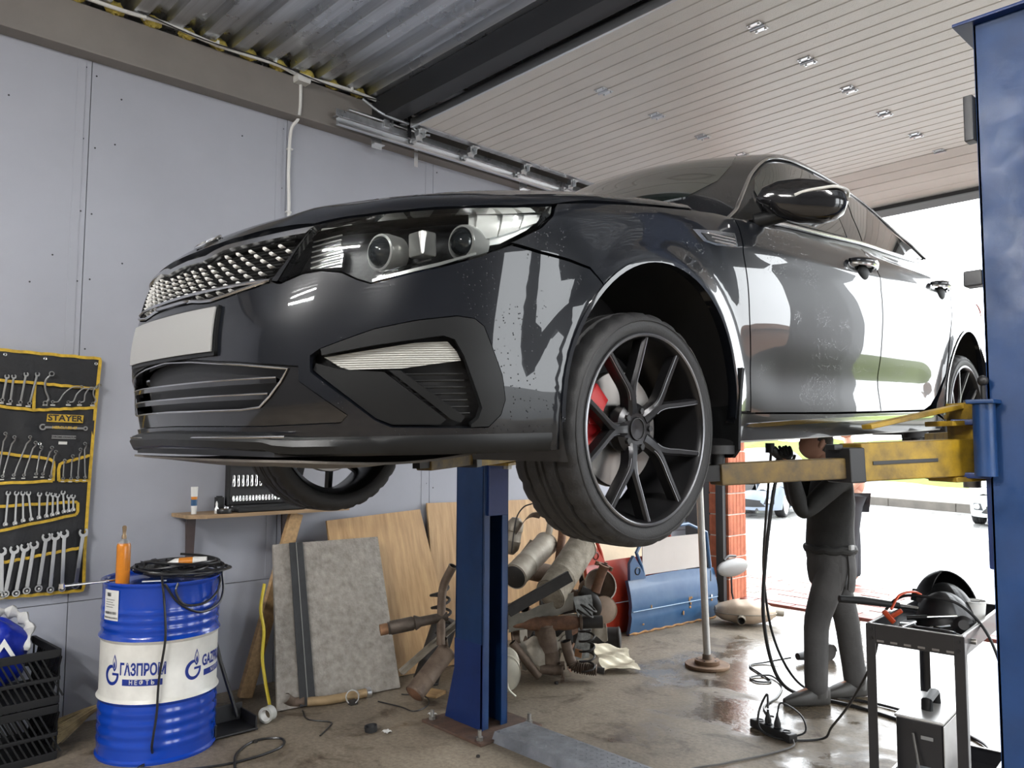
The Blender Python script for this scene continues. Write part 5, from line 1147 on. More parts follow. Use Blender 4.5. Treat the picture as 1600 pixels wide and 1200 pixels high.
def flat_tube(z0, z1, w0, w1, d0, d1):
    V = []
    for z, w, d in ((z0, w0, d0), (z1, w1, d1)):
        for k in range(20): a = 2*PI*k/20; V.append((d*math.cos(a), w*math.sin(a), z))
    return MB().add(V, [(i, (i+1) % 20, 20+(i+1) % 20, 20+i) for i in range(20)]+[tuple(range(19, -1, -1)), tuple(range(20, 40))])
obj('tube_lower', flat_tube(.02, .05, .016, .018, .016, .015), M_white, ca); obj('blue_print', flat_tube(.05, .095, .018, .020, .015, .010), mat('label_blue', (.03, .10, .22), .4), ca); obj('yellow_print', flat_tube(.088, .105, .0195, .0205, .0115, .0095), M_or, ca); obj('crimped_end', flat_tube(.095, .165, .020, .022, .010, .002), M_white, ca)
bt_ = thing('small_bottle', 'small silver dropper bottle on the shelf by the glue tube', 'bottle', (-4.88, 2.055, ZS)); obj('glass', MB().lathe([(.012, 0), (.013, .004), (.013, .03), (.006, .04), (.006, .05)], 16), M_lampg, bt_); obj('dropper', MB().lathe([(.007, .05), (.007, .06), (.002, .075)], 12), M_white, bt_)
tag(obj('square_block', MB().bbox((0, 0, .045), (.05, .045, .09), .004).bbox((0, 0, .092), (.03, .03, .01), .002), M_black, loc=(-5.02, 2.13, ZS)), 'black upright plastic holder behind the loose tools on the shelf', 'holder')
tp_ = thing('tape_roll', 'roll of black tape lying flat on the shelf front edge', 'tape', (-4.85, 2.09, ZS)); obj('tape', MB().lathe([(.022, 0), (.04, 0), (.042, .004), (.042, .024), (.04, .028), (.022, .028), (.022, 0)], 28, cap=False), M_black, tp_); obj('core', MB().lathe([(.019, .001), (.022, .001), (.022, .027), (.019, .027), (.019, .001)], 24, cap=False), M_shelf, tp_)
def ratchet(x, y, rz, L=.2, k=1):
    t = thing('ratchet_handle', ORD(k)+' chrome ratchet handle on the shelf counted from the tape roll', 'ratchet', (x, y, ZS+.011), (0, 0, rz), 'loose tools on the shelf')
    obj('shaft', MB().tube([(-L/2, 0, 0), (L*.1, 0, 0), (L*.4, 0, 0)], [.009, .007, .008], 10), M_chrome, t); obj('grip', MB().tube([(-L/2, 0, 0), (-L*.3, 0, 0), (-L*.08, 0, 0)], [.009, .0105, .009], 10), M_black, t); obj('head', MB().lathe([(.005, -.010), (.017, -.008), (.018, .004), (.012, .010), (.001, .011)], 16, o=(L*.44, 0, 0)), M_chrome, t)
for k, (x, y, rz) in enumerate(((-4.88, 2.24, R_(70)), (-4.90, 2.33, R_(95)), (-4.87, 2.42, R_(82)), (-4.85, 2.53, R_(100)))): ratchet(x, y, rz, k=k+1)
for i, (x, y) in enumerate(((-4.95, 2.14), (-4.93, 2.18), (-4.90, 2.13), (-4.93, 2.56), (-4.86, 2.64))):
    t = MB().lathe([(.006, 0), (.013, 0), (.013, .018), (.009, .024), (.009, .036), (.004, .036), (.004, .01), (.006, 0)], 16, cap=False); tag(obj('loose_socket', t, M_chrome, loc=(x, y, ZS), rot=(0, 0, i)), ('loose chrome socket close by the black upright holder', 'loose chrome socket just past the black upright holder', 'loose chrome socket beside the black tape roll', 'loose chrome socket before the open socket case', 'loose chrome socket at the shelf end past the ratchets')[i], 'socket', 'loose sockets on the shelf')
sc_ = thing('socket_case', 'open black socket case standing on the shelf against the wall', 'tool case', (-5.03, 2.40, ZS))
obj('case_lid', MB().bbox((0, 0, .27), (.045, .46, .50), .02), M_black, sc_); obj('tray', MB().bbox((.026, 0, .27), (.012, .42, .46), .004), mat('grey_insert', (.03, .03, .032), .5), sc_); obj('case_base', MB().bbox((.115, 0, .018), (.19, .46, .034), .008), M_black, sc_)
for z in (.05, .14, .27, .39): obj('rib_strip', MB().bbox((.034, 0, z+.034), (.012, .42, .012), .003), M_black, sc_)
def socket(L, r):
    return MB().lathe([(r*.55, 0), (r, 0), (r, L*.45), (r*.86, L*.5), (r*.86, L), (r*.5, L), (r*.5, L*.7), (r*.55, L*.6), (r*.55, 0)], 14, cap=False)
for z, L, r, n, st0 in ((.062, .034, .0085, 17, .022), (.155, .072, .0105, 12, .030), (.290, .085, .0125, 9, .040), (.412, .050, .0095, 12, .028)):
    me_ = socket(L, r).mesh('socket'); me_.materials.append(M_chrome)
    for k in range(n):
        y = 2.40-.195+st0*k
        if y < 2.595: tag(obj('socket', me_, M_chrome, loc=(-5.03+.047, y, ZS+z)), ORD(k+1)+{.062: ' tiny socket of the lowest case row', .155: ' long socket of the second case row', .290: ' big deep socket of the third case row', .412: ' short socket of the top case row'}[z]+' counted from the glue tube side', 'socket', 'sockets in the open case')

# ------------------------------------------------------------------ boards leaning on the wall
def leaning(name, label, cat, m, c0, c1, t0, t1, th=.018, edge=None):
    """sheet with bottom corners c0, c1 and top corners t0, t1 (world)"""
    c0, c1, t0, t1 = map(np.array, (c0, c1, t0, t1)); o = thing(name, label, cat, tuple((c0+c1)/2)); V = []
    for i in range(9):
        for j in range(9): a, b = i/8, j/8; V.append((c0*(1-a)+c1*a)*(1-b)+(t0*(1-a)+t1*a)*b-(c0+c1)/2)
    return o, obj('sheet', MB().slab(V, 9, 9, -th), m, o)
M_ply = mat('plywood', (.56, .36, .17), .55, noise=(4, .22, (2, 7, .7)), col2=(.36, .21, .09), bump=(25, .1, (2, 3, .5)))
M_felt = mat('grey_felt', (.30, .275, .245), .95, noise=(22, .28), bump=(70, .9))
leaning('plywood_sheet', 'plywood sheet leaning on the wall behind the grey felt board', 'plywood', M_ply, (-4.66, 2.86, .0), (-4.62, 3.76, .0), (-4.98, 2.87, 1.055), (-4.98, 3.665, 1.092))
leaning('plywood_sheet', 'long plywood sheet leaning behind the lift post and exhaust pile', 'plywood', M_ply, (-4.90, 3.79, .0), (-4.88, 5.42, .0), (-5.07, 3.80, 1.13), (-5.07, 5.40, 1.10))
leaning('cream_panel', 'cream board leaning behind the red car door', 'board', mat('cream_board', (.62, .50, .34), .6, noise=(3, .15)), (-4.80, 5.50, 0), (-4.80, 6.70, 0), (-5.06, 5.45, .78), (-5.06, 6.65, .70))
fb, fs = leaning('felt_board', 'thick grey felt board with a black strip leaning on the plywood', 'board', M_felt, (-4.535, 2.31, 0), (-4.43, 3.12, 0), (-4.85, 2.412, .94), (-4.85, 3.20, .929), .022)
q0 = np.array((-4.482, 2.715, 0)); V = []
for i in range(5):
    for j in range(9):
        a, b = .165+.12*i/4+0*j, j/8; a += .0*b
        P = (np.array((-4.535, 2.31, 0))*(1-a)+np.array((-4.43, 3.12, 0))*a)*(1-b)+(np.array((-4.85, 2.412, .94))*(1-a+.03)+np.array((-4.85, 3.20, .929))*(a-.03))*b; V.append(P-q0+np.array((.036, -.006, .012)))
obj('black_strip', MB().slab(V, 5, 9, -.004), mat('black_fabric_strip', (.022, .023, .025), .7, noise=(10, .3)), fb)
V2 = [np.array(V[i*9+j])+np.array((.004, 0, .001)) for i in (2,) for j in range(9)]; obj('strip_seam', MB().tube(V2, .003, 5), mat('seam_grey', (.2, .2, .19), .6), fb)
yl = [(-4.56, 2.29, .0), (-4.60, 2.275, .14), (-4.64, 2.265, .30), (-4.67, 2.285, .45), (-4.71, 2.28, .58), (-4.75, 2.32, .72)]
tag(obj('yellow_edge_sheet', MB().tube(spline(yl, 6), .013, 8, flat=.5), mat('yellow_plastic', (.60, .46, .02), .5)), 'bent yellow plastic strip behind the edge of the felt board', 'strip')
# ------------------------------------------------------------------ exhaust scrap pile
M_ex1 = mat('dull_aluminised_steel', (.34, .31, .26), .5, .55, col2=(.20, .17, .13), noise=(9, .4), bump=(25, .25))
M_ex2 = mat('dusty_brown_steel', (.20, .15, .11), .65, .35, col2=(.09, .06, .045), noise=(10, .4), bump=(30, .3))
M_ex3 = mat('rusty_exhaust', (.22, .11, .06), .75, .2, col2=(.08, .04, .025), noise=(14, .4), bump=(40, .4))
M_ex4 = mat('pale_dusty_muffler', (.44, .40, .33), .6, .3, col2=(.27, .23, .18), noise=(8, .3), bump=(22, .3))
M_exd = mat('black_sooty_steel', (.030, .027, .025), .6, .3, noise=(10, .3))
def muffler(name, label, p0, p1, r, m, sx=1., pipes=(), end=None, grp='exhaust scrap heap', stubr=.024):
    p0 = np.array(p0, float); p1 = np.array(p1, float); L = np.linalg.norm(p1-p0); c = (p0+p1)/2; o = thing(name, label, 'muffler', tuple(p0), group=grp); M_ = frame(p1-p0)
    pr = [(r*.93, 0), (r*.97, .006), (r*1.04, .004), (r*1.05, .012), (r, .016), (r, L*.33), (r*1.012, L*.335), (r, L*.34), (r, L-.016), (r*1.05, L-.012), (r*1.04, L-.004), (r*.97, L-.006), (r*.93, L)]
    obj('shell', MB().lathe(pr, 36, M_, cap=False, sx=sx), m, o)
    for k, z in ((0, .003), (1, L-.003)): obj('end_cap', MB().lathe([(r*.95, z), (r*.80, z+(.006 if k else -.006)), (r*.3, z+(.012 if k else -.012)), (.001, z+(.013 if k else -.013))], 32, M_, cap=False, sx=sx), end or m, o)
    for pts, rr in pipes: obj('pipe_stub', MB().tube(spline(np.array(pts)-p0, 6), rr, 12, cap=False), m, o)
    return o
def open_pipe(name, label, pts, r, m, cat='pipe', flange=None, grp='exhaust scrap heap'):
    P = np.array(pts, float); o = thing(name, label, cat, tuple(P[0]), group=grp); S = spline(P-P[0], 8)
    obj('tube', MB().tube(S, r, 16, cap=False), m, o); obj('bore', MB().tube(S, np.full(len(S), r)*.86, 14, cap=False), M_exd, o)
    for e in (0, -1):
        d = S[1]-S[0] if e == 0 else S[-1]-S[-2]; obj('rim', MB().lathe([(r*.86, -.001), (r*1.05, -.001), (r*1.06, .004), (r*1.0, .006)], 16, frame(d), S[e], cap=False), m, o)
    if flange is not None:
        d = S[1]-S[0] if flange == 0 else S[-1]-S[-2]; F_ = frame(d)
        obj('flange', MB().lathe([(r*.9, -.006), (r*1.7, -.006), (r*1.7, .006), (r*.9, .006), (r*.9, -.006)], 20, F_, S[flange], cap=False), m, o)
        for a in (0, 2.1, 4.2): obj('flange_ear', MB().cyl(S[flange]+F_@np.array((r*1.8*math.cos(a), r*1.8*math.sin(a), -.012)), S[flange]+F_@np.array((r*1.8*math.cos(a), r*1.8*math.sin(a), .014)), r*.42, n=10), m, o)
    return o
muffler('muffler', 'plain round muffler leaning up with a black open end in the scrap heap', (-4.09, 3.83, .68), (-4.30, 4.36, .85), .088, M_ex4, end=M_exd, pipes=[([(-4.28, 4.34, .86), (-4.27, 4.36, .95), (-4.30, 4.42, 1.08)], .026)])
muffler('muffler', 'big dusty crusted muffler leaning up in the middle of the scrap heap', (-3.88, 3.97, .57), (-4.00, 4.44, .86), .118, mat('crusted_muffler', (.36, .32, .25), .8, .1, col2=(.19, .16, .12), noise=(16, .4), bump=(18, .9)), sx=.85)
open_pipe('exhaust_pipe', 'short stub pipe standing behind the big crusted muffler', [(-4.16, 4.34, .70), (-4.20, 4.42, .88), (-4.24, 4.47, .95)], .030, M_ex3)
ch = thing('channel_rail', 'long dark flat steel channel lying across the scrap heap', 'rail', (-3.93, 3.90, .55), group='exhaust scrap heap')
a, b = np.array((-3.90, 3.60, .505)), np.array((-3.67, 3.95, .725)); M_ = frame(b-a); obj('web', MB().bbox((a+b)/2-np.array((-3.93, 3.90, .55)), (.010, .075, np.linalg.norm(b-a)), .004, M_), M_exd, ch); obj('lip', MB().bbox((a+b)/2-np.array((-3.93, 3.90, .55))+M_[:, 1]*.035, (.035, .008, np.linalg.norm(b-a)), .003, M_), M_exd, ch)
hp = thing('heat_shield', 'bent pale sheet metal heat shield under the dark channel', 'heat shield', (-3.92, 3.93, .42), group='exhaust scrap heap'); V = []
for i in range(14):
    for j in range(6): t = i/13; w = j/5-.5; V.append((-.16+.27*t, -.16+.36*t, -.035+.155*t**1.3-.10*w+.02*math.sin(w*6+t*4))+np.zeros(3) if False else np.array((-.16+.27*t+.05*w, -.16+.36*t-.05*w, -.035+.155*t**1.3+.13*w-.03*abs(w)+.006*math.sin(t*17))))
obj('sheet', MB().slab(V, 14, 6, .004), mat('grey_sheet', (.25, .24, .21), .55, .4, noise=(7, .3)), hp)
open_pipe('flanged_downpipe', 'rusty downpipe with an eared flange pointing up in the heap', [(-3.83, 4.38, .55), (-3.81, 4.40, .64), (-3.78, 4.42, .735)], .034, M_ex3, flange=-1)
fn = thing('silencer_cone', 'brown funnel shaped silencer end beside the flanged downpipe', 'silencer', (-3.96, 4.52, .54), group='exhaust scrap heap'); F_ = frame(np.array((.62, -.35, .25)))
obj('cone', MB().lathe([(.03, .02), (.045, .05), (.10, .11), (.115, .125), (.117, .135)], 28, F_, cap=False), M_ex2, fn); obj('back', MB().lathe([(.03, .02), (.06, .0), (.09, -.06), (.09, -.12)], 24, F_, cap=False), M_ex2, fn); obj('rolled_rim', MB().lathe([(.112, .125), (.121, .128), (.121, .138), (.112, .14), (.112, .125)], 28, F_, cap=False), M_ex1, fn)
muffler('muffler', 'tan round muffler with its flat end facing out near the red door', (-3.80, 4.44, .42), (-4.02, 4.62, .38), .092, mat('tan_muffler', (.38, .28, .21), .6, .3, noise=(6, .25)))
ct = thing('catalytic_converter', 'long rust brown catalytic converter with ribbed shell lying across', 'converter', (-4.06, 3.86, .362), group='exhaust scrap heap'); a = np.array((.38, .40, .02)); L = np.linalg.norm(a); F_ = frame(a)
pr = [(.026, -.06), (.028, .02), (.045, .07)]+[(.046+.004*(k % 2), .09+.022*k) for k in range(9)]+[(.05, .30), (.046, .37), (.030, .42), (.030, .47)]
obj('ribbed_shell', MB().lathe(pr, 28, F_), M_ex3, ct); obj('dark_sleeve', MB().lathe([(.042, .42), (.043, .425), (.043, .56), (.042, .565)], 24, F_), M_exd, ct); obj('collar', MB().lathe([(.032, .405), (.052, .41), (.052, .425), (.032, .43)], 24, F_), M_ex2, ct)
obj('inlet_pipe', MB().tube(spline([F_@np.array((0, 0, -.05)), F_@np.array((0, 0, -.14))+np.array((0, 0, -.02)), F_@np.array((0, 0, -.2))+np.array((0, 0, -.06))], 6), .026, 14), M_ex3, ct)
muffler('muffler', 'small grey oval muffler standing on end at the front of the heap', (-3.93, 4.02, .09), (-3.96, 3.99, .36), .082, M_ex2, sx=.72)
fx = thing('flex_pipe', 'corrugated flex pipe elbow on the floor before the heap', 'pipe', (-3.82, 4.06, .02), group='exhaust scrap heap')
pth = spline([(0, .0, .24), (.01, .02, .15), (.03, .05, .075), (.09, .10, .055), (.15, .15, .05)], 22); rr = [.036+(.006*math.sin(k*1.55) if k > 36 else 0) for k in range(len(pth))]
obj('elbow', MB().tube(pth, rr, 18, cap=False), M_ex2, fx); obj('bore', MB().tube(pth, .028, 12, cap=False), M_exd, fx); obj('end_nut', MB().tube([(.15, .15, .05), (.19, .18, .045)], .022, 10), M_exd, fx); obj('bracket', MB().bbox((.09, .03, .17), (.05, .006, .06), .002, rotm(.3, .2, .5)), mat('orange_bracket', (.35, .17, .08), .6), fx)
V = []
for i in range(18):
    for j in range(12):
        x, y = i/17-.5, j/11-.5; V.append((x*.34, y*.26+.02*math.sin(i*.9)*abs(y), .012+.10*max(0, .25-x-.3*y)+.010*math.sin(i*.7+j*.5)+.006*math.sin(i*1.3-j*.9)+.004*math.sin(i*2.9)))
fo = obj('foil_sheet', MB().slab(V, 18, 12, .002), mat('cream_foil', (.62, .56, .42), .45, .15, noise=(9, .25))); fo.location = (-3.80, 4.56, .025); fo.rotation_euler = (0, 0, R_(-35)); tag(fo, 'torn cream heat shield sheet crumpled on the floor by the blue door', 'sheet')
open_pipe('exhaust_pipe', 'dark straight pipe slanting down to the floor at the heap front', [(-4.03, 3.76, .26), (-3.98, 3.83, .15), (-3.925, 3.905, .035)], .028, M_ex2)
open_pipe('flange_spool', 'short brown spool with two flanges on the floor', [(-3.93, 3.93, .075), (-3.87, 3.985, .072), (-3.82, 4.03, .072)], .034, M_ex2, cat='spool', flange=-1)
muffler('muffler', 'cream dented muffler lying end-on beside the lift post', (-3.80, 3.50, .15), (-3.98, 3.66, .15), .105, mat('cream_muffler', (.52, .49, .40), .4, .35, noise=(5, .2)), sx=.8, pipes=[([(-3.80, 3.50, .10), (-3.77, 3.49, .06), (-3.74, 3.52, .02)], .008)])
def spring(label, p0, p1, R, r, turns):
    p0 = np.array(p0); p1 = np.array(p1); M_ = frame(p1-p0); L = np.linalg.norm(p1-p0); t = np.linspace(0, 1, int(turns*18)); P = np.stack([R*np.cos(2*PI*turns*t), R*np.sin(2*PI*turns*t), L*t], 1)@M_.T
    return tag(obj('coil_spring', MB().tube(P, r, 8), M_exd, loc=tuple(p0)), label, 'spring', 'scrap coil springs')
spring('black coil spring standing upright at the front of the heap', (-3.69, 4.135, .08), (-3.68, 4.12, .36), .05, .007, 4.2); spring('black coil spring resting on the ribbed catalytic converter', (-3.73, 4.14, .43), (-3.70, 4.18, .50), .055, .007, 2); spring('black coil spring hung behind the lift post among pipes', (-4.20, 3.30, .38), (-4.22, 3.28, .66), .06, .009, 3.5)
ca_ = thing('converter_shell', 'pale strapped converter shell standing at the top of the heap', 'converter', (-4.42, 4.10, .80), group='exhaust scrap heap'); obj('shell', MB().lathe([(.03, -.02), (.058, .02), (.064, .08), (.06, .085), (.06, .15), (.065, .155), (.062, .21), (.03, .25)], 22, frame(np.array((.12, .12, .95)))), M_ex1, ca_)
obj('strap', MB().tube(spline([(.075, -.06, .0), (.08, -.04, .15), (.07, .0, .26), (.10, .04, .33), (.14, .09, .355)], 8), .0055, 6), M_exd, ca_)
open_pipe('exhaust_pipe', 'bent light pipe lying between the strapped shell and round muffler', [(-4.46, 4.05, .62), (-4.34, 4.12, .74), (-4.30, 4.22, .86)], .034, M_ex1)
sp_ = thing('spoiler_flap', 'thin torn sheet flap sticking up beside the strapped shell', 'sheet', (-4.34, 4.20, .93), group='exhaust scrap heap'); V = [np.array((.0+.04*j/4, -.12+.24*i/7, .05*math.sin(i*.5)+.04*j/4+.12*i/7)) for i in range(8) for j in range(5)]; obj('flap', MB().slab(V, 8, 5, .004), M_ex2, sp_)
for k, (p0, p1, r, m_, lb) in enumerate((((-4.55, 4.25, .10), (-4.30, 4.50, .16), .10, M_ex2, 'brown muffler buried low at the back of the heap'), ((-4.45, 4.45, .35), (-4.20, 4.70, .40), .085, M_exd, 'black muffler in the dark middle of the heap'), ((-4.35, 4.70, .08), (-4.05, 4.92, .10), .085, M_exd, 'sooty muffler flat on the floor behind the foil'), ((-4.60, 3.95, .30), (-4.36, 4.12, .34), .09, M_ex3, 'rusty muffler behind the leaning round muffler'), ((-4.62, 4.40, .62), (-4.40, 4.62, .56), .075, M_ex2, 'small brown muffler wedged against the plywood'))):
    muffler('muffler', lb, p0, p1, r, m_)
open_pipe('exhaust_pipe', 'black curved hose pipe hanging in front of the funnel', [(-3.90, 4.30, .56), (-3.83, 4.36, .50), (-3.85, 4.40, .40), (-3.95, 4.36, .34)], .04, M_exd)
rnd = random.Random(5)
FILL = ('short rusty pipe', 'bent brown pipe', 'thin grey pipe', 'sooty flanged pipe', 'curled dark pipe', 'pale tail pipe', 'kinked brown pipe')
WHERE = ('low behind the oval muffler', 'under the ribbed converter', 'behind the dark channel', 'at the back against the plywood', 'beside the tan muffler', 'beneath the big crusted muffler', 'on top of the sooty muffler', 'near the foil sheet', 'between the heap and the red door', 'behind the round muffler', 'below the flanged downpipe', 'next to the lift post side')
for k in range(12):
    x = rnd.uniform(-4.5, -4.0); y = 3.75+.085*k+rnd.uniform(-.05, .05); z = rnd.uniform(.08, .45); d = np.array((rnd.uniform(-.3, .5), rnd.uniform(-.6, .7), rnd.uniform(-.3, .5))); d /= np.linalg.norm(d); L = rnd.uniform(.2, .36); r = rnd.uniform(.02, .036); c = np.array((x, y, z)); e = c+d*L*.55; e[2] = max(e[2], r+.01); s0 = c-d*L*.45; s0[2] = max(s0[2], r+.01)
    open_pipe('exhaust_pipe', FILL[k % 7]+' '+WHERE[k], [tuple(s0), tuple(c+np.array((0, 0, rnd.uniform(-.02, .05)))), tuple(e)], r, (M_ex1, M_ex2, M_ex3, M_ex4)[k % 4], flange=(-1 if k % 3 == 0 else None))
for k in range(8):
    x = rnd.uniform(-4.35, -3.9); y = 3.8+.1*k; V = []; a0 = rnd.uniform(0, 6); w, h = rnd.uniform(.10, .18), rnd.uniform(.10, .2)
    for i in range(8):
        for j in range(6): u, v = i/7-.5, j/5-.5; V.append(((u*w*math.cos(a0)-.3*v*h), u*w*math.sin(a0)+.2*v*h, .02+(v+.5)*h*.9+.02*math.sin(u*7+k)+.015*math.cos(v*8)))
    tg_ = thing('metal_scrap', ('rust stained', 'grey', 'dark', 'pale')[k % 4]+' bent sheet scrap '+('under the channel', 'by the oval muffler', 'beneath the converter', 'behind the flex pipe', 'under the tan muffler', 'by the foil sheet', 'beside the red door', 'behind the blue door edge')[k], 'sheet', (x, y, .03+.05*(k % 4)), group='exhaust scrap heap'); obj('sheet', MB().slab(V, 8, 6, .004), (M_ex3, M_ex1, M_exd, M_ex4)[k % 4], tg_)
# strips of torn lining between the parts
tl = thing('torn_mat', 'torn grey insulation mat hanging from the heap', 'mat', (-3.83, 4.24, .10), group='exhaust scrap heap'); V = []
for i in range(12):
    for j in range(6): t = i/11; w = j/5-.5; V.append((.03*math.sin(t*4)+.03*w, .13*w+.015*math.sin(t*6+w*3), .44*(1-t)))
obj('sheet', MB().slab(V, 12, 6, .006), mat('grey_torn_mat', (.16, .16, .15), .9, noise=(16, .5), bump=(40, .8)), tl)
# scraps to the left of the post
cl = thing('catalytic_converter', 'black banded converter jutting out toward the felt board', 'converter', (-4.17, 2.79, .465), group='exhaust scrap heap'); F_ = frame(np.array((.20, .37, .065)))
obj('copper_mouth', MB().lathe([(.030, 0), (.034, .002), (.034, .045), (.030, .05)], 24, F_, cap=False), mat('copper_rust', (.28, .15, .08), .6, .4, noise=(10, .3)), cl); obj('mouth_bore', MB().lathe([(.031, .004), (.027, .03), (.001, .05)], 20, F_, cap=False), M_exd, cl)
obj('band_shell', MB().lathe([(.034, .05), (.040, .055), (.036, .06), (.042, .068), (.042, .20), (.036, .21), (.045, .215), (.045, .22), (.03, .25), (.028, .42)], 26, F_), mat('dark_banded_steel', (.10, .08, .065), .55, .5, noise=(12, .35)), cl)
open_pipe('exhaust_pipe', 'bent brown pipe hooked over the lift post base scrap', [(-3.93, 3.16, .84), (-4.0, 3.14, .70), (-3.99, 3.12, .52), (-3.965, 3.10, .37)], .027, M_ex2, flange=None)
muffler('muffler', 'long dusty muffler on the floor between felt board and lift post', (-3.99, 2.92, .10), (-4.03, 3.20, .30), .06, M_ex2, end=M_ex3, pipes=[([(-4.03, 3.20, .30), (-3.99, 3.16, .37), (-3.95, 3.12, .40)], .012)])
ir = thing('angle_rail', 'pale steel bumper rail slanting up behind the lift post', 'rail', (-4.16, 2.95, .10), group='exhaust scrap heap'); a, b = np.array((0, 0, .08)), np.array((.12, .52, .44)); M_ = frame(b-a); obj('rail', MB().bbox((a+b)/2, (.06, .006, np.linalg.norm(b-a)), .002, M_).bbox((a+b)/2+M_[:, 0]*.03, (.006, .04, np.linalg.norm(b-a)), .002, M_), M_ex1, ir)
muffler('muffler', 'dark muffler standing behind the bumper rail', (-4.38, 3.30, .02), (-4.32, 3.42, .42), .085, M_exd)

# ------------------------------------------------------------------ scrap car doors
M_bdoor = mat('faded_blue_paint', (.020, .075, .18), .35, col2=(.055, .12, .22), noise=(5, .3), coat=.2); M_rdoor = mat('red_paint', (.40, .035, .015), .35, coat=.2, noise=(4, .2)); M_rust = mat('rust_patch', (.30, .16, .06), .8, noise=(20, .4))
def scrap_door(label, loc, rz, m, L, H, rust=True, name='car_door'):
    o = thing(name, label, 'car door', loc, (R_(0), 0, rz)); V = []; n1, n2 = 26, 16
    for i in range(n1):
        for j in range(n2):
            x = L*i/(n1-1); z = H*j/(n2-1); b = .05*math.sin(PI*min(1, z/H*.9+.08))-.012*math.exp(-((z-H*.42)/.02)**2); V.append((x+(.10*(z/H)**3 if i == n1-1 else 0)*0, -b, z+(.02*math.sin(PI*i/(n1-1)) if j == n2-1 else 0)))
    sk_ = obj('door_skin', MB().slab(V, n1, n2, .035), m, o)
    obj('waist_groove', MB().tube([(.01, -.052, H*.44), (L/2, -.053, H*.44), (L-.01, -.052, H*.44)], .006, 6, flat=.5), mat('pale_blue_line', (.30, .42, .55), .4), o)
    obj('corner_bracket', MB().prism([(0, H), (.20, H), (.13, H+.10), (.05, H+.20), (.0, H+.14)], .03, np.array(((1, 0, 0), (0, 0, -1), (0, 1, 0))), (0, .0, 0)), m, o)
    obj('bracket_hole', MB().lathe([(.028, -.004), (.034, 0), (.034, .006), (.001, .006)], 18, np.array(((1, 0, 0), (0, 0, 1), (0, -1, 0))), (.09, -.034, H+.07), cap=False), M_black, o)
    obj('window_frame', MB().tube([(.19, -.015, H), (.16, -.012, H+.1), (.10, -.01, H+.22), (.25, .0, H+.40), (.7*L, .01, H+.42), (L-.10, .0, H+.33), (L-.06, -.01, H)], .016, 8), m, o)
    if rust:
        for k in range(9): obj('rust_spot', MB().ell((random.uniform(.1, L-.05), -.049, random.uniform(.06, H*.8)), (random.uniform(.006, .018), .004, random.uniform(.008, .025)), nu=10, nv=6), M_rust, sk_)
        obj('rust_edge', MB().tube([(L*k/30, -.012+.004*math.sin(k*2.1), .012+.006*math.sin(k*1.7)) for k in range(31)], [.008+.007*abs(math.sin(k*1.1)) for k in range(31)], 6), M_rust, o)
    return o
bd = scrap_door('faded blue car door with rust spots standing by the doorway', (-4.33, 5.36, .0), R_(86), M_bdoor, 1.16, .46)
V = [(.2+.88*i/6, .012, .48+.30*j/4+.0*i) for i in range(7) for j in range(5)]; obj('window_pane', MB().slab(V, 7, 5, .006), mat('dusty_pale_glass', (.50, .46, .43), .25, noise=(2, .06)), bd)
obj('lock_slot', MB().bbox((1.05, -.052, .40), (.012, .006, .10), .003), M_black, bd); obj('rivet', MB().cyl((1.06, -.048, .22), (1.06, -.056, .22), .012, n=10), M_zinc, bd)
scrap_door('red car door tucked behind the blue door and the scrap heap', (-4.50, 5.02, .0), R_(84), M_rdoor, 1.1, .60, rust=False)
wo = thing('wing_flap', 'white oval car mirror cover leaning beside the blue door', 'mirror cover', (-4.20, 6.72, .42)); obj('cover', MB().ell((0, .05, .02), (.05, .26, .085), nu=22, nv=12), mat('grey_white_paint', (.20, .195, .19), .4), wo); obj('arm', MB().tube(spline([(0, -.10, .10), (.0, -.02, .13), (0, .10, .12)], 6), .012, 8), M_black, wo)
obj('strut', MB().tube([(0, .02, .0), (-.02, .06, -.22), (0, .10, -.42)], .009, 6), M_dark, wo)
# ------------------------------------------------------------------ support stand with brake-disc foot
js = thing('support_stand', 'steel pole stand on a rusty brake disc foot', 'stand', (-3.36, 5.06, 0)); M_discr = mat('rusty_brake_disc', (.24, .15, .09), .65, .4, noise=(9, .35), col2=(.12, .07, .045))
obj('foot_disc', MB().lathe([(.05, 0), (.155, 0), (.158, .004), (.158, .020), (.155, .024), (.05, .024)], 48), M_discr, js); obj('disc_hub', MB().lathe([(.088, .024), (.09, .028), (.088, .052), (.05, .056)], 36), M_discr, js); obj('socket', MB().lathe([(.034, .05), (.034, .085), (.030, .09)], 20), M_ex2, js)
obj('pole', MB().cyl((0, 0, .05), (-.03, -.04, 1.50), .0255, n=18), mat('galv_pole', (.45, .44, .42), .35, .85, noise=(5, .2)), js); obj('saddle', MB().lathe([(.026, 1.48), (.05, 1.50), (.05, 1.515), (.02, 1.52)], 18, o=(-.03, -.04, 0)), M_ex2, js)
for a in range(5): obj('stud_hole', MB().cyl((.07*math.cos(a*1.257), .07*math.sin(a*1.257), .052), (.07*math.cos(a*1.257), .07*math.sin(a*1.257), .057), .007, n=8), M_exd, js)
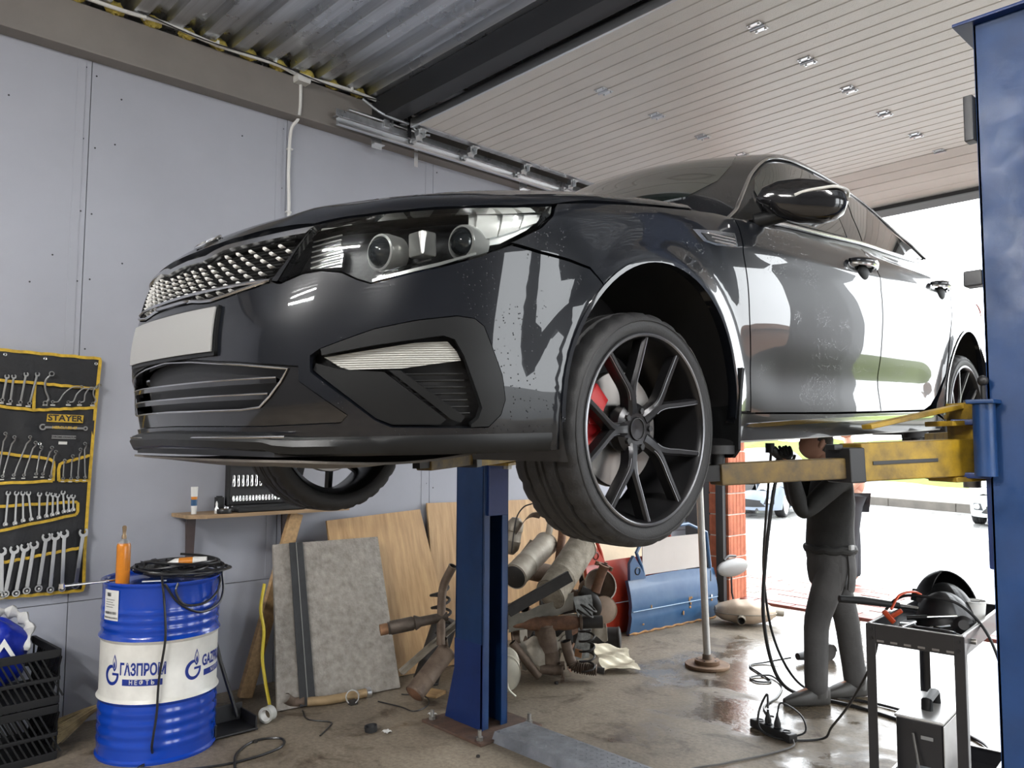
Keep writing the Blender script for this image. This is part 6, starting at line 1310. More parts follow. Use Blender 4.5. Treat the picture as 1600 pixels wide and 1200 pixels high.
# big muffler lying by the threshold
bmf = thing('tank_muffler', 'flat beige tank muffler with a pipe mouth lying on the wet floor', 'muffler', (-3.93, 6.52, 0), (0, 0, R_(40)))
V = []; n1, n2 = 30, 20
for i in range(n1):
    t = i/(n1-1); w = math.sin(PI*min(max(t, .02), .98))**.35
    for j in range(n2):
        a = 2*PI*j/n2; e = lambda v: math.copysign(abs(v)**.7, v); V.append((-.26+.52*t, .17*w*e(math.cos(a)), .105+.098*w*e(math.sin(a))*(1+.03*math.sin(t*24))))
obj('shell', MB().add(V, [(i*n2+j, i*n2+(j+1) % n2, (i+1)*n2+(j+1) % n2, (i+1)*n2+j) for i in range(n1-1) for j in range(n2)]+[tuple(range(n2)), tuple(range((n1-1)*n2, n1*n2))]), mat('beige_muffler', (.46, .36, .27), .45, .35, noise=(4, .25)), bmf)
obj('seam', MB().tube([(-.262+.524*(k if k < 25 else 49-k)/24, (.175 if k < 25 else -.175)*math.sin(PI*min(max((k if k < 25 else 49-k)/24, .03), .97))**.35, .105) for k in range(50)], .005, 6, closed=True), M_ex1, bmf)
obj('pipe_mouth', MB().lathe([(.036, 0), (.036, .08), (.030, .08), (.028, .02)], 20, frame(np.array((-.2, -1, -.1))), (-.05, -.15, .075), cap=False), M_ex1, bmf); obj('mouth_bore', MB().lathe([(.030, .075), (.001, .02)], 18, frame(np.array((-.2, -1, -.1))), (-.05, -.15, .075), cap=False), M_exd, bmf); obj('tail_stub', MB().cyl((.24, .02, .10), (.34, .04, .09), .03, n=16), M_ex1, bmf)

# ------------------------------------------------------------------ bits on the floor by the boards
fp_ = thing('floor_pipe', 'tan exhaust pipe with a dark bent end lying before the felt board', 'pipe', (-4.40, 2.62, 0)); obj('tube', MB().tube(spline([(-.09, -.13, .03), (-.03, .0, .03), (.0, .24, .03)], 8), .027, 14), mat('tan_pipe', (.34, .24, .13), .55, .3, noise=(8, .25)), fp_)
obj('dark_elbow', MB().tube(spline([(-.10, -.145, .035), (-.125, -.205, .035), (-.115, -.26, .075)], 8), [.03]*17, 14, cap=False), M_ex2, fp_); obj('clamp_ring', MB().lathe([(.036, -.012), (.042, -.012), (.042, .012), (.036, .012), (.036, -.012)], 22, frame(np.array((.6, -.5, .1))), (.05, .10, .045), cap=False), M_zinc, fp_); obj('clamp_block', MB().bbox((.055, .10, .012), (.04, .05, .03), .004), M_exd, fp_); obj('end_collar', MB().lathe([(.028, -.015), (.034, -.015), (.034, .015), (.028, .015)], 18, frame(np.array((.1, 1, 0))), (.0, .24, .03)), M_zinc, fp_)
tpr = thing('clear_tape_roll', 'roll of clear tape lying on its side on the floor', 'tape', (-4.40, 2.19, .045), (R_(90), 0, R_(30))); obj('tape', MB().lathe([(.034, -.025), (.045, -.025), (.045, .025), (.034, .025), (.034, -.025)], 28, cap=False), mat('clear_tape', (.45, .45, .42), .15, coat=.6), tpr); obj('core', MB().lathe([(.031, -.024), (.034, -.024), (.034, .024), (.031, .024), (.031, -.024)], 24, cap=False), M_white, tpr)
tag(obj('rubber_bung', MB().lathe([(.001, .004), (.026, .004), (.03, .008), (.032, .03), (.036, .032), (.036, .024), (.034, .0), (.001, .0)], 24, cap=False), M_rubber, loc=(-3.88, 2.55, 0), rot=(.1, -.05, 0)), 'small black rubber cap upturned on the bare floor', 'cap')
tag(obj('wood_offcut', MB().bbox((0, 0, .011), (.11, .12, .02), .002), M_wood, loc=(-4.16, 3.20, 0), rot=(0, 0, R_(20))), 'small square plywood offcut on the floor by the lift post', 'offcut')
for lb, x, y in (('scrap of white paper on the floor before the lift post base', -3.86, 2.96), ('torn white plastic strip on the floor near the rubber cap', -3.80, 2.60)):
    V = [(.045*(i/5-.5), .04*(j/5-.5), .004+.008*abs(math.sin(i*1.1+j*.8))) for i in range(6) for j in range(6)]; tag(obj('litter', MB().slab(V, 6, 6, .001), M_white, loc=(x, y, .002)), lb, 'litter')
for lb, pts in (('thin wire curled on the floor before the felt board', [(-4.28, 2.86, .004), (-4.1, 2.9, .006), (-3.98, 2.92, .004), (-4.02, 3.05, .005), (-4.15, 3.12, .01), (-4.3, 3.05, .004)]), ('thin wire straggling from the floor pipe toward the rubber cap', [(-4.42, 2.42, .01), (-4.28, 2.38, .004), (-4.15, 2.45, .005), (-4.08, 2.40, .006), (-4.0, 2.3, .004)]), ('thin cable looping on the floor beside the oil drum', [(-4.2, 1.42, .006), (-4.05, 1.55, .006), (-3.95, 1.80, .006), (-3.98, 2.05, .006), (-4.10, 2.12, .006), (-4.16, 2.0, .006), (-4.05, 1.85, .006), (-3.85, 1.75, .006), (-3.6, 1.6, .006)])):
    tag(obj('floor_wire', MB().tube(spline(np.array(pts), 8), .004 if 'cable' not in lb else .0065, 6), M_cable), lb, 'wire')
for lb, x, y, s_ in (('small black nut on the floor before the heap', -3.80, 3.95, .014), ('dark pebble of rubber near the drum foot', -4.15, 2.0, .012), ('dark clod on the floor beside the tread plate', -3.2, 2.75, .010)):
    tag(obj('floor_crumb', MB().lathe([(s_*.5, 0), (s_, 0), (s_, s_*1.1), (s_*.5, s_*1.1), (s_*.5, 0)], 6, cap=False), M_exd, loc=(x, y, 0)), lb, 'scrap')
# dustpan, broom, crates and bag in the corner
dp = thing('dustpan', 'black long-handled dustpan standing behind the drum', 'dustpan', (-4.42, 1.97, 0)); obj('pan', MB().bbox((0, 0, .012), (.22, .24, .012), .004).bbox((-.10, 0, .06), (.012, .24, .10), .004).bbox((0, .115, .045), (.2, .012, .07), .004).bbox((0, -.115, .045), (.2, .012, .07), .004), M_black, dp); obj('handle', MB().tube([(-.05, .07, .05), (-.09, -.02, .36), (-.12, -.08, .62)], .011, 8), M_black, dp)
br = thing('broom', 'straw broom head lying behind the oil drum', 'broom', (-4.80, 1.22, .02)); bm_ = MB()
for k in range(260):
    u, v = random.uniform(-1, 1), random.uniform(-1, 1); a = np.array((-.06+.02*u, .30+.03*v, .15+.02*u)); b = np.array((.0+.055*u*1.2, -.03+.03*random.random(), .035+.05*v+.02)); bm_.tube([a, (a+b)/2+np.array((0, 0, .012)), b], .0022, 4)
tag(obj('straw', bm_, mat('broom_straw', (.40, .31, .16), .8, noise=(20, .3)), br), kind='stuff'); obj('binding', MB().lathe([(.04, -.03), (.05, 0), (.045, .03)], 18, frame(np.array((-.06, .3, .11))), (-.05, .25, .145)), mat('broom_cord', (.20, .13, .07), .8), br); obj('stick', MB().tube([(-.05, .28, .15), (-.12, .55, .30)], .012, 10), M_wood, br)
M_crate = mat('black_crate_plastic', (.006, .006, .0065), .5, spec=.3)
def crate(z, label):
    o = thing('plastic_crate', label, 'crate', (-4.80, .93, z), (0, 0, R_(4))); W_, D_, H_ = .40, .42, .27
    obj('bottom', MB().bbox((0, 0, .008), (W_, D_, .014), .003), M_crate, o)
    for sx, sy, lx, ly in ((1, 0, .014, D_), (-1, 0, .014, D_), (0, 1, W_, .014), (0, -1, W_, .014)):
        m = MB()
        for zz, hh in ((.02, .04), (.125, .02), (H_-.02, .04)): m.bbox((sx*W_/2, sy*D_/2, zz), (lx+.004, ly+.004, hh), .003)
        L_ = D_ if sx else W_
        for k in range(15):
            p = -L_/2+L_*k/14; m.box((sx*W_/2+(0 if sx else p), sy*D_/2+(p if sx else 0), H_/2), (.008, .008, H_-.04), rotm(R_(28) if sx else 0, R_(28) if sy else 0, 0) if 0 < k < 14 else None)
        obj('lattice_side', m, M_crate, o)
    return o
crate(0, 'lower black lattice crate on the floor in the corner'); crate(.275, 'upper black lattice crate stacked under the blue bag')
sgb = thing('carrier_bag', 'bulging blue and white carrier bag stuffed in the upper crate', 'bag', (-4.84, .90, .33)); V = []; n1, n2 = 24, 28
for i in range(n1):
    t = PI*(.02+.96*i/(n1-1))
    for j in range(n2):
        a = 2*PI*j/n2; r = 1+.10*math.sin(3*a+5*t)+.06*math.sin(7*a-3*t); V.append((.145*r*math.sin(t)*math.cos(a), .16*r*math.sin(t)*math.sin(a), .19+.175*-math.cos(t)*(1+.04*math.sin(5*a))))
obj('film', MB().grid(V, n1, n2).add([V[0]], []), mat('blue_bag_film', (.005, .02, .30), .3, bump=(14, .5)), sgb)
obj('white_folds', MB().tube(spline([(.06, .13, .20), (.05, .15, .30), (.0, .12, .36), (-.03, .05, .39), (-.02, -.04, .37)], 6), [.03+.014*math.sin(k*1.3) for k in range(25)], 10, flat=.6), mat('white_bag_film', (.55, .55, .54), .35, bump=(18, .5)), sgb)
obj('white_print', MB().prism([(-.05, -.03), (0, .06), (.05, -.03), (.03, -.03), (0, .02), (-.03, -.03)], .004, np.array(((.2, 0, .98), (.98, 0, -.2), (0, 1, 0))), (.155, .02, .23)), M_white, sgb)
# ------------------------------------------------------------------ people
def skin_mesh(nodes, edges, root=0, sub=2, name='skin'):
    """nodes: list of (x, y, z, rx, ry)"""
    me = bpy.data.meshes.new(name); me.from_pydata([n[:3] for n in nodes], edges, []); o = bpy.data.objects.new(name, me); COL.objects.link(o)
    md = o.modifiers.new('skin', 'SKIN'); md.use_smooth_shade = True; md.branch_smoothing = .3
    for i, n in enumerate(nodes):
        sv = me.skin_vertices[0].data[i]; sv.radius = (n[3], n[4] if len(n) > 4 else n[3]); sv.use_root = (i == root)
    s = o.modifiers.new('sub', 'SUBSURF'); s.levels = sub; s.render_levels = sub
    dg = bpy.context.evaluated_depsgraph_get(); dg.update(); m2 = bpy.data.meshes.new_from_object(o.evaluated_get(dg)); bpy.data.objects.remove(o); bpy.data.meshes.remove(me); m2.shade_smooth(); return m2
class Chain:
    def __init__(s): s.n = []; s.e = []
    def add(s, p, r, par=None):
        s.n.append((*map(float, p), *( (r, r) if np.isscalar(r) else r))); i = len(s.n)-1
        if par is not None: s.e.append((par, i))
        return i
    def run(s, pts, par=None):
        for p, r in pts: par = s.add(p, r, par)
        return par
def head_mesh(c, f, up, s=1.):
    """head centred at c looking along f: skull, jaw, nose, brows, eye sockets, lips, ears, neck stump"""
    f = np.array(f, float); f /= np.linalg.norm(f); up = np.array(up, float); up -= f*(f@up); up /= np.linalg.norm(up); l = np.cross(up, f); V = []; nu, nv = 40, 30; m = MB()
    for i in range(nv+1):
        t = PI*i/nv
        for j in range(nu):
            a = 2*PI*j/nu; x = math.sin(t)*math.cos(a); y = math.sin(t)*math.sin(a); z = math.cos(t)
            X, Y, Z = .098*x, .076*y, .118*z
            if z < 0 and x > -.2: X += .012*(-z); Y *= 1-.28*(-z)**1.3
            if x > 0:
                X += .022*math.exp(-((y/.16)**2+((z+.12)/.17)**2))                  # nose
                X += .006*math.exp(-((y/.30)**2+((z+.48)/.07)**2))+.005*math.exp(-((y/.28)**2+((z+.58)/.06)**2))   # lips
                X += .008*math.exp(-((y/.30)**2+((z+.82)/.15)**2))                  # chin
                X -= .010*math.exp(-(((abs(y)-.38)/.17)**2+((z-.04)/.11)**2)); X += .005*math.exp(-(((abs(y)-.36)/.25)**2+((z-.22)/.07)**2))
            V.append(c+s*(f*X+l*Y+up*Z))
    m.add(V, [(i*nu+j, i*nu+(j+1) % nu, (i+1)*nu+(j+1) % nu, (i+1)*nu+j) for i in range(nv) for j in range(nu)])
    for e in (1, -1):
        m.ell(c+s*(f*-.005+l*e*.077+up*-.005), np.array((.018, .008, .032))*s, np.stack([f, l, up], 1), 14, 8)
        m.ell(c+s*(f*.081+l*e*.030+up*.006), np.array((.010, .012, .010))*s, np.stack([f, l, up], 1), 10, 6)
    return m, f, l, up
def hand(ch, wrist, fwd, palm_n, par, curl=.5, side=1, r=.0105, scale=1.):
    """palm and five fingers continuing a chain; fwd = finger direction, palm_n = direction the palm faces"""
    f = np.array(fwd, float); f /= np.linalg.norm(f); n = np.array(palm_n, float); n -= f*(f@n); n /= np.linalg.norm(n); w = np.cross(n, f)*side; W = np.array(wrist, float); S = scale
    pm = ch.add(W+f*.045*S, (.026*S, .018*S), par); kn = ch.add(W+f*.075*S, (.030*S, .016*S), pm)
    for k, (o, L) in enumerate(((-.030, .062), (-.010, .074), (.011, .080), (.030, .072))):
        p = W+f*.080*S+w*o*S; q = kn; d = f.copy()
        q = ch.add(p, r*S, q)
        for sgm, fr_ in ((.42, .55), (.32, .9), (.26, 1.0)):
            c, s_ = math.cos(curl*fr_*1.1), math.sin(curl*fr_*1.1); d = d*c+n*s_; d /= np.linalg.norm(d); p = p+d*L*sgm*S; q = ch.add(p, r*.86*S, q)
    t = W+f*.03*S-w*.026*S; q = ch.add(t, .012*S, pm); d = f*.6-w*.75+n*.25; d /= np.linalg.norm(d)
    for sgm in (.034, .028): t = t+d*sgm*S; q = ch.add(t, .0105*S, q); d = d*.8+f*.3+n*.35; d /= np.linalg.norm(d)
M_skin = mat('skin_tone', (.42, .22, .15), .5); M_jack = mat('dark_work_jacket', (.020, .0195, .0185), .75, noise=(7, .5), bump=(16, .5)); M_trs = mat('grey_work_trousers', (.048, .046, .045), .8, noise=(5, .25), bump=(14, .5)); M_boot = mat('dark_rubber_boot', (.045, .043, .04), .5, bump=(20, .2)); M_glove = mat('black_work_glove', (.014, .014, .014), .7); M_hair = mat('short_dark_hair', (.03, .022, .016), .8, bump=(120, .6))
W0 = np.array((-2.41, 5.03, 0)); wk = thing('person', 'person in dark jacket and grey cargo trousers reaching up under the sill', 'person', tuple(W0))
fd = np.array((-.64, -.77, 0)); ld = np.array((.77, -.64, 0)); Lc = lambda *p: np.array(p)-W0
hipL, hipR = Lc(-2.34, 4.965, .90), Lc(-2.47, 5.10, .90); knL, knR = Lc(-2.45, 4.90, .49), Lc(-2.36, 5.13, .49); anL, anR = Lc(-2.425, 4.83, .10), Lc(-2.335, 5.17, .10)
toeL, toeR = anL+np.array((-.11, -.155, -.05)), anR+np.array((-.10, -.15, -.05))
shL, shR = Lc(-2.265, 4.91, 1.40), Lc(-2.53, 5.13, 1.40); elL, elR = Lc(-2.435, 4.72, 1.17), Lc(-2.60, 4.95, 1.22); wrL, wrR = Lc(-2.455, 4.62, 1.45), Lc(-2.55, 4.76, 1.45)
pel, wai, che, nek = Lc(-2.41, 5.03, .92), Lc(-2.41, 5.03, 1.08), Lc(-2.405, 5.03, 1.30), Lc(-2.41, 5.01, 1.50); hdc = Lc(-2.455, 4.965, 1.615); lk = fd*.9+np.array((0, 0, .55))
b_ = Chain(); p = b_.add(pel, (.085, .08)); w = b_.add(wai, (.10, .08), p); c_ = b_.add(che, (.14, .10), w); n_ = b_.add(nek, .058, c_); b_.add(hdc-np.array((0, 0, .03)), .062, n_)
for h_, k_, a_, t_ in ((hipL, knL, anL, toeL), (hipR, knR, anR, toeR)): b_.run([(h_, .06), ((h_+k_)/2, .065), (k_, .056), ((k_+a_)/2+np.array((.01, .01, .03)), .052), (a_, .034), (t_-np.array((0, 0, .02)), (.024, .016))], p)
for s_, e_, w_, sd_ in ((shL, elL, wrL, 1), (shR, elR, wrR, -1)):
    q = b_.run([(s_, .055), ((s_+e_)/2, .048), (e_, .040), ((e_+w_)/2, .036), (w_, .027)], c_); hand(b_, w_, (w_-e_)*.8+np.array((-.02, -.03, .2)), (-.5, .6, .2), q, .75, sd_)
bod = skin_mesh(b_.n, b_.e, 0, 2, 'body'); hm, hf, hl, hu = head_mesh(hdc, lk, (0, 0, 1)); hme = hm.mesh('head')
bmx = bmesh.new(); bmx.from_mesh(bod); bmx.from_mesh(hme); bmx.to_mesh(bod); bmx.free(); bod.shade_smooth(); obj('body', bod, M_skin, wk)
hv = []; hm2, *_ = head_mesh(hdc, lk, (0, 0, 1), 1.05); hv = np.array(hm2.v[:40*31]); rel = (hv-hdc); keep = ((rel@hu > .0) & (rel@hf < .045)) | (rel@hf < -.02) & (rel@hu > -.05)
hh_ = MB(); idx = {i: k for k, i in enumerate(np.where(keep)[0])}; hh_.v = [tuple(hv[i]) for i in idx]; hh_.f = [tuple(idx[i] for i in q) for q in hm2.f[:40*30] if all(i in idx for i in q)]; obj('hair', hh_, M_hair, wk)
j_ = Chain(); p0_ = j_.add(pel-np.array((0, 0, .13)), (.165, .145)); p = j_.add(pel+np.array((0, 0, .03)), (.170, .135), p0_); w = j_.add(wai+np.array((0, 0, .0)), (.172, .14), p); c_ = j_.add(che, (.175, .13), w); n_ = j_.add(nek-np.array((0, 0, .05)), .085, c_)
for s_, e_, w_ in ((shL, elL, wrL), (shR, elR, wrR)): j_.run([(s_, .080), ((s_+e_)/2, .068), (e_, .058), ((e_+w_)/2, .052), (w_-(w_-e_)*.08, .042)], c_)
obj('jacket', skin_mesh(j_.n, j_.e, 0, 2), M_jack, wk)
hem = MB(); an = np.linspace(0, 2*PI, 28, endpoint=False); obj('jacket_hem', hem.tube([pel+np.array((0, 0, .02+.006*math.sin(k*2)))+fd*.138*math.cos(a)+ld*.150*math.sin(a) for k, a in enumerate(an)], .026, 8, closed=True), M_jack, wk)
t_ = Chain(); p1_ = t_.add(pel+np.array((0, 0, .10)), (.10, .09)); p = t_.add(pel+np.array((0, 0, .03)), (.150, .125), p1_)
for h_, k_, a_ in ((hipL, knL, anL), (hipR, knR, anR)): t_.run([(h_-np.array((0, 0, .03)), .112), ((h_+k_)/2, .100), (k_, .083), ((k_+a_)/2, .078), (a_+np.array((0, 0, .05)), .076), (a_-np.array((0, 0, .05)), .074)], p)
obj('trousers', skin_mesh(t_.n, t_.e, 0, 2), M_trs, wk)
def flap(c, ang, w, h, name='holster_pocket'):
    d = fd*math.cos(ang)+ld*math.sin(ang); s_ = np.cross((0, 0, 1), d); V = []
    for i in range(9):
        for j in range(7): u = i/8; v = j/6-.5; V.append(pel+np.array((0, 0, .02-h*u))+fd*(.138+.012*math.sin(PI*u))*math.cos(ang+v*w*5)+ld*(.150+.014*math.sin(PI*u))*math.sin(ang+v*w*5)+np.array((0, 0, -.02*(1-4*v*v)*u)))
    obj(name, MB().slab(V, 9, 7, .012), M_trs, wk)
flap(0, R_(62), .19, .24); flap(0, R_(130), .15, .24); flap(0, R_(15), .15, .20)
obj('belt_tag', MB().bbox(pel+np.array((0, 0, .045))+ld*.165+fd*-.06, (.02, .05, .03), .004), mat('pale_tag', (.35, .35, .35), .5), wk)
for a_, t_2 in ((anL, toeL), (anR, toeR)):
    d = (t_2-a_)*np.array((1, 1, 0)); d /= np.linalg.norm(d); s_ = np.array((-d[1], d[0], 0)); base = a_*np.array((1, 1, 0)); V = []; n1, n2 = 18, 16
    for i in range(n1):
        t = i/(n1-1); x = -.085+.295*t; wd = .050*(1-.15*abs(t-.62)*2)*math.sin(PI*min(max(t*.94+.03, .03), .97))**.35; ht = np.interp(t, [0, .25, .45, .75, 1], [.105, .125, .105, .075, .045])
        for j in range(n2): a = 2*PI*j/n2; e = lambda v: math.copysign(abs(v)**.7, v); V.append(base+d*x+s_*wd*e(math.cos(a))+np.array((0, 0, max(.0, ht/2+.002+ht/2*e(math.sin(a))))))
    bt = obj('boot', MB().add(V, [(i*n2+j, i*n2+(j+1) % n2, (i+1)*n2+(j+1) % n2, (i+1)*n2+j) for i in range(n1-1) for j in range(n2)]+[tuple(range(n2)), tuple(range((n1-1)*n2, n1*n2))]).tube([base+np.array((0, 0, .05)), base+np.array((0, 0, .12)), base+np.array((0, 0, .20))]-np.array([d*.015]*3), [.052, .056, .058], 16), M_boot, wk, smooth=60)
g_ = Chain()
for w_, e_, sd_, nm in ((wrL, elL, 1, 'glove'), (wrR, elR, -1, 'glove')):
    g_ = Chain(); q = g_.add(w_-(w_-e_)*.16, .040); q = g_.add(w_, .034, q); hand(g_, w_, (w_-e_)*.8+np.array((-.02, -.03, .2)), (-.5, .6, .2), q, .75, sd_, .0118, 1.04); obj(nm, skin_mesh(g_.n, g_.e, 0, 2), M_glove, wk)
tl_ = thing('air_tool', 'black angle tool pressed up to the car sill by the worker', 'power tool', (-2.53, 4.60, 1.50)); obj('tool_body', MB().tube([(.04, .02, .0), (.0, 0, .045), (-.02, -.02, .07)], [.024, .028, .03], 12), M_black, tl_); obj('tool_head', MB().cyl((-.03, -.03, .05), (-.03, -.03, .11), .028, n=16), M_satin, tl_)
# second person outside, side-on in a salmon shirt
P0 = np.array((-4.20, 9.35, -.03)); p2 = thing('person', 'person in a salmon shirt standing outside behind the worker', 'person', tuple(P0), (0, 0, 0)); f2 = np.array((-.66, -.75, 0)); l2 = np.array((.75, -.66, 0))
hL, hR = l2*.08+np.array((0, 0, .98)), -l2*.08+np.array((0, 0, .98)); b2 = Chain(); p = b2.add((0, 0, 1.0), (.14, .10)); c_ = b2.add((0, 0, 1.42), (.16, .105), p); n_ = b2.add(f2*.02+np.array((0, 0, 1.66)), .055, c_); b2.add(f2*.04+np.array((0, 0, 1.74)), .06, n_)
for h_, s_ in ((hL, .05), (hR, -.05)): b2.run([(h_, .08), (h_*.9+f2*s_+np.array((0, 0, -.37)), .06), (h_*np.array((1, 1, 0))+f2*s_*1.2+np.array((0, 0, .09)), .04), (h_*np.array((1, 1, 0))+f2*(s_*1.2+.15)+np.array((0, 0, .03)), (.035, .025))], p)
for sg in (1, -1):
    s_ = l2*.19*sg+np.array((0, 0, 1.55)); e_ = s_+np.array((0, 0, -.30))-f2*.03; w_ = e_+f2*.16+np.array((0, 0, -.17)); q = b2.run([(s_, .052), (e_, .040), (w_, .028)], c_); hand(b2, w_, f2*.6+np.array((0, 0, -.7)), -l2*sg, q, .4, sg)
bm2 = skin_mesh(b2.n, b2.e, 0, 1); hm, *_h = head_mesh(f2*.05+np.array((0, 0, 1.83)), f2, (0, 0, 1)); hme = hm.mesh('head'); x_ = bmesh.new(); x_.from_mesh(bm2); x_.from_mesh(hme); x_.to_mesh(bm2); x_.free(); bm2.shade_smooth(); obj('body', bm2, M_skin, p2)
s2 = Chain(); p = s2.add((0, 0, 1.02), (.16, .12)); c_ = s2.add((0, 0, 1.42), (.18, .125), p); s2.add((0, 0, 1.62), .08, c_)
for sg in (1, -1): s_ = l2*.19*sg+np.array((0, 0, 1.55)); s2.run([(s_, .072), (s_+np.array((0, 0, -.20))-f2*.02, .062)], c_)
obj('shirt', skin_mesh(s2.n, s2.e, 0, 2), mat('salmon_shirt', (.52, .24, .17), .8, bump=(18, .4)), p2)
t2 = Chain(); p = t2.add((0, 0, 1.0), (.15, .115))
for h_, s_ in ((hL, .05), (hR, -.05)): t2.run([(h_, .10), (h_*.9+f2*s_+np.array((0, 0, -.37)), .078), (h_*np.array((1, 1, 0))+f2*s_*1.2+np.array((0, 0, .08)), .065)], p)
obj('trousers', skin_mesh(t2.n, t2.e, 0, 1), mat('dark_trousers', (.03, .03, .035), .8), p2); obj('hair', MB().ell(f2*.035+np.array((0, 0, 1.86)), (.09, .09, .09), nu=18, nv=10), M_hair, p2)
obj('bag_strap', MB().tube(spline([l2*.10+f2*.13+np.array((0, 0, 1.62)), l2*.16+f2*.12+np.array((0, 0, 1.45)), l2*.2+f2*-.02+np.array((0, 0, 1.2))], 6), .018, 8, flat=.4), M_dark, p2)

# ------------------------------------------------------------------ hoses, grinder, power strip
def cable(name, label, pts, r, cat='cable', m=None, grp=None): return tag(obj(name, MB().tube(spline(np.array(pts), 10), r, 8), m or M_cable), label, cat, grp)
cable('air_hose', 'thick black hose hanging from the car to the floor by the boots', [(-2.52, 4.62, 1.46), (-2.56, 4.60, 1.30), (-2.62, 4.60, .9), (-2.655, 4.62, .55), (-2.64, 4.68, .25), (-2.60, 4.78, .08), (-2.50, 4.93, .012), (-2.25, 4.95, .010), (-1.95, 4.90, .010), (-1.60, 4.75, .012), (-1.45, 4.55, .03), (-1.42, 4.2, .2)], .0115, 'hose')
cable('air_hose', 'thinner black hose hanging beside the thick hose near the worker', [(-2.60, 4.66, 1.58), (-2.63, 4.64, 1.2), (-2.67, 4.66, .8), (-2.66, 4.74, .4), (-2.58, 4.86, .12), (-2.46, 5.02, .010), (-2.2, 5.10, .010), (-1.85, 5.05, .010), (-1.5, 4.85, .012), (-1.38, 4.5, .05)], .0085, 'hose')
gd = thing('angle_grinder', 'black angle grinder lying on the wet floor behind the worker', 'grinder', (-2.93, 5.78, 0), (0, 0, R_(72))); obj('motor_body', MB().tube([(-.14, 0, .045), (-.06, 0, .045), (.07, 0, .045), (.11, 0, .05)], [.026, .034, .034, .028], 14), M_black, gd); obj('gear_head', MB().bbox((.135, 0, .05), (.06, .06, .06), .012), M_satin, gd); obj('cutting_disc', MB().cyl((.145, -.035, .055), (.145, -.041, .055), .058, n=30), M_exd, gd); obj('guard', MB().lathe([(.062, -.012), (.064, .012)], 24, frame(np.array((0, 1., 0))), (.145, -.035, .055), a0=0, a1=PI, cap=False), M_satin, gd)
cable('grinder_cord', 'thin black cord winding from the grinder to the power strip', [(-3.0, 5.60, .04), (-3.12, 5.45, .01), (-3.16, 5.30, .007), (-3.02, 5.18, .007), (-2.86, 5.06, .007), (-2.92, 4.98, .007), (-3.0, 5.04, .007), (-2.92, 5.16, .012), (-2.76, 5.02, .007), (-2.66, 4.78, .007), (-2.62, 4.55, .007), (-2.52, 4.42, .01), (-2.42, 4.30, .05)], .006)
ps = thing('power_strip', 'black power strip with plugs on the wet floor', 'power strip', (-2.35, 4.17, 0), (0, 0, R_(-16))); obj('strip_body', MB().bbox((0, 0, .024), (.30, .062, .046), .008), M_black, ps)
for x in (-.10, -.035, .035, .10): obj('socket_well', MB().lathe([(.022, .048), (.024, .051), (.019, .051), (.018, .046)], 18, o=(x, 0, 0), cap=False), M_satin, ps)
pl1 = thing('mains_plug', 'black plug and cord pushed in the power strip middle socket', 'plug', (-2.384, 4.18, .05), (0, 0, R_(-16)), 'plugs in the power strip'); pl2 = thing('mains_plug', 'black plug with a loop cord in the power strip end socket', 'plug', (-2.317, 4.16, .05), (0, 0, R_(-16)), 'plugs in the power strip')
for t in (pl1, pl2): obj('plug_body', MB().lathe([(.018, .002), (.019, .02), (.013, .04), (.007, .06), (.006, .075)], 16), M_black, t)
cable('power_cable', 'black cord arching from the power strip up to the cart tray', [(-2.384, 4.18, .13), (-2.40, 4.20, .20), (-2.43, 4.16, .10), (-2.38, 4.10, .03), (-2.25, 4.12, .012), (-2.12, 4.28, .012), (-2.05, 4.25, .10), (-1.85, 4.05, .32), (-1.65, 3.85, .60), (-1.53, 3.68, .84), (-1.42, 3.60, .95), (-1.30, 3.58, .97), (-1.18, 3.60, .95), (-1.08, 3.62, .82), (-1.01, 3.60, .55), (-.99, 3.55, .2), (-.98, 3.5, .02)], .0062)
cable('extension_cord', 'grey extension cord trailing away from the power strip', [(-2.21, 4.13, .02), (-2.18, 4.06, .008), (-2.22, 3.85, .007), (-2.30, 3.60, .007), (-2.36, 3.3, .007), (-2.0, 2.7, .007)], .005, m=mat('grey_cord', (.10, .095, .09), .6))
cable('loop_cord', 'short loop of cord standing by the plugs', [(-2.317, 4.16, .12), (-2.30, 4.18, .18), (-2.22, 4.24, .12), (-2.19, 4.22, .04), (-2.28, 4.14, .015), (-2.36, 4.20, .02)], .005)

# ------------------------------------------------------------------ tool cart with the welder
M_cart = mat('black_cart_enamel', (.016, .016, .019), .35, coat=.2); M_cedge = mat('cart_worn_edge', (.28, .27, .26), .35, .6)
CT = np.array((-1.30, 3.70, 0)); ct_ = thing('tool_cart', 'black two-tier steel tool cart beside the lift post', 'cart', tuple(CT), (0, 0, R_(6))); CW, CD, CZ = .345, .79, .885
def tray(z, h):
    m = MB().bbox((0, 0, z-h+.003), (CW, CD, .006), .001); o = obj('tray', m, M_cart, ct_)
    for sx, sy, lx, ly in ((1, 0, .004, CD), (-1, 0, .004, CD), (0, 1, CW, .004), (0, -1, CW, .004)):
        obj('tray_side', MB().bbox((sx*CW/2, sy*CD/2, z-h/2), (lx, ly, h), .001), M_cart, o); obj('rolled_edge', MB().bbox((sx*(CW/2-.006), sy*(CD/2-.006), z), (lx if lx > .01 else .014, ly if ly > .01 else .014, .005), .002), M_cedge, o)
    for k in range(6): obj('slot', MB().bbox((-CW/2+.05+.05*k, -CD/2-.0025, z-h+.012), (.026, .002, .008), .001), M_cedge, o)
tray(CZ, .075); tray(.24, .075)
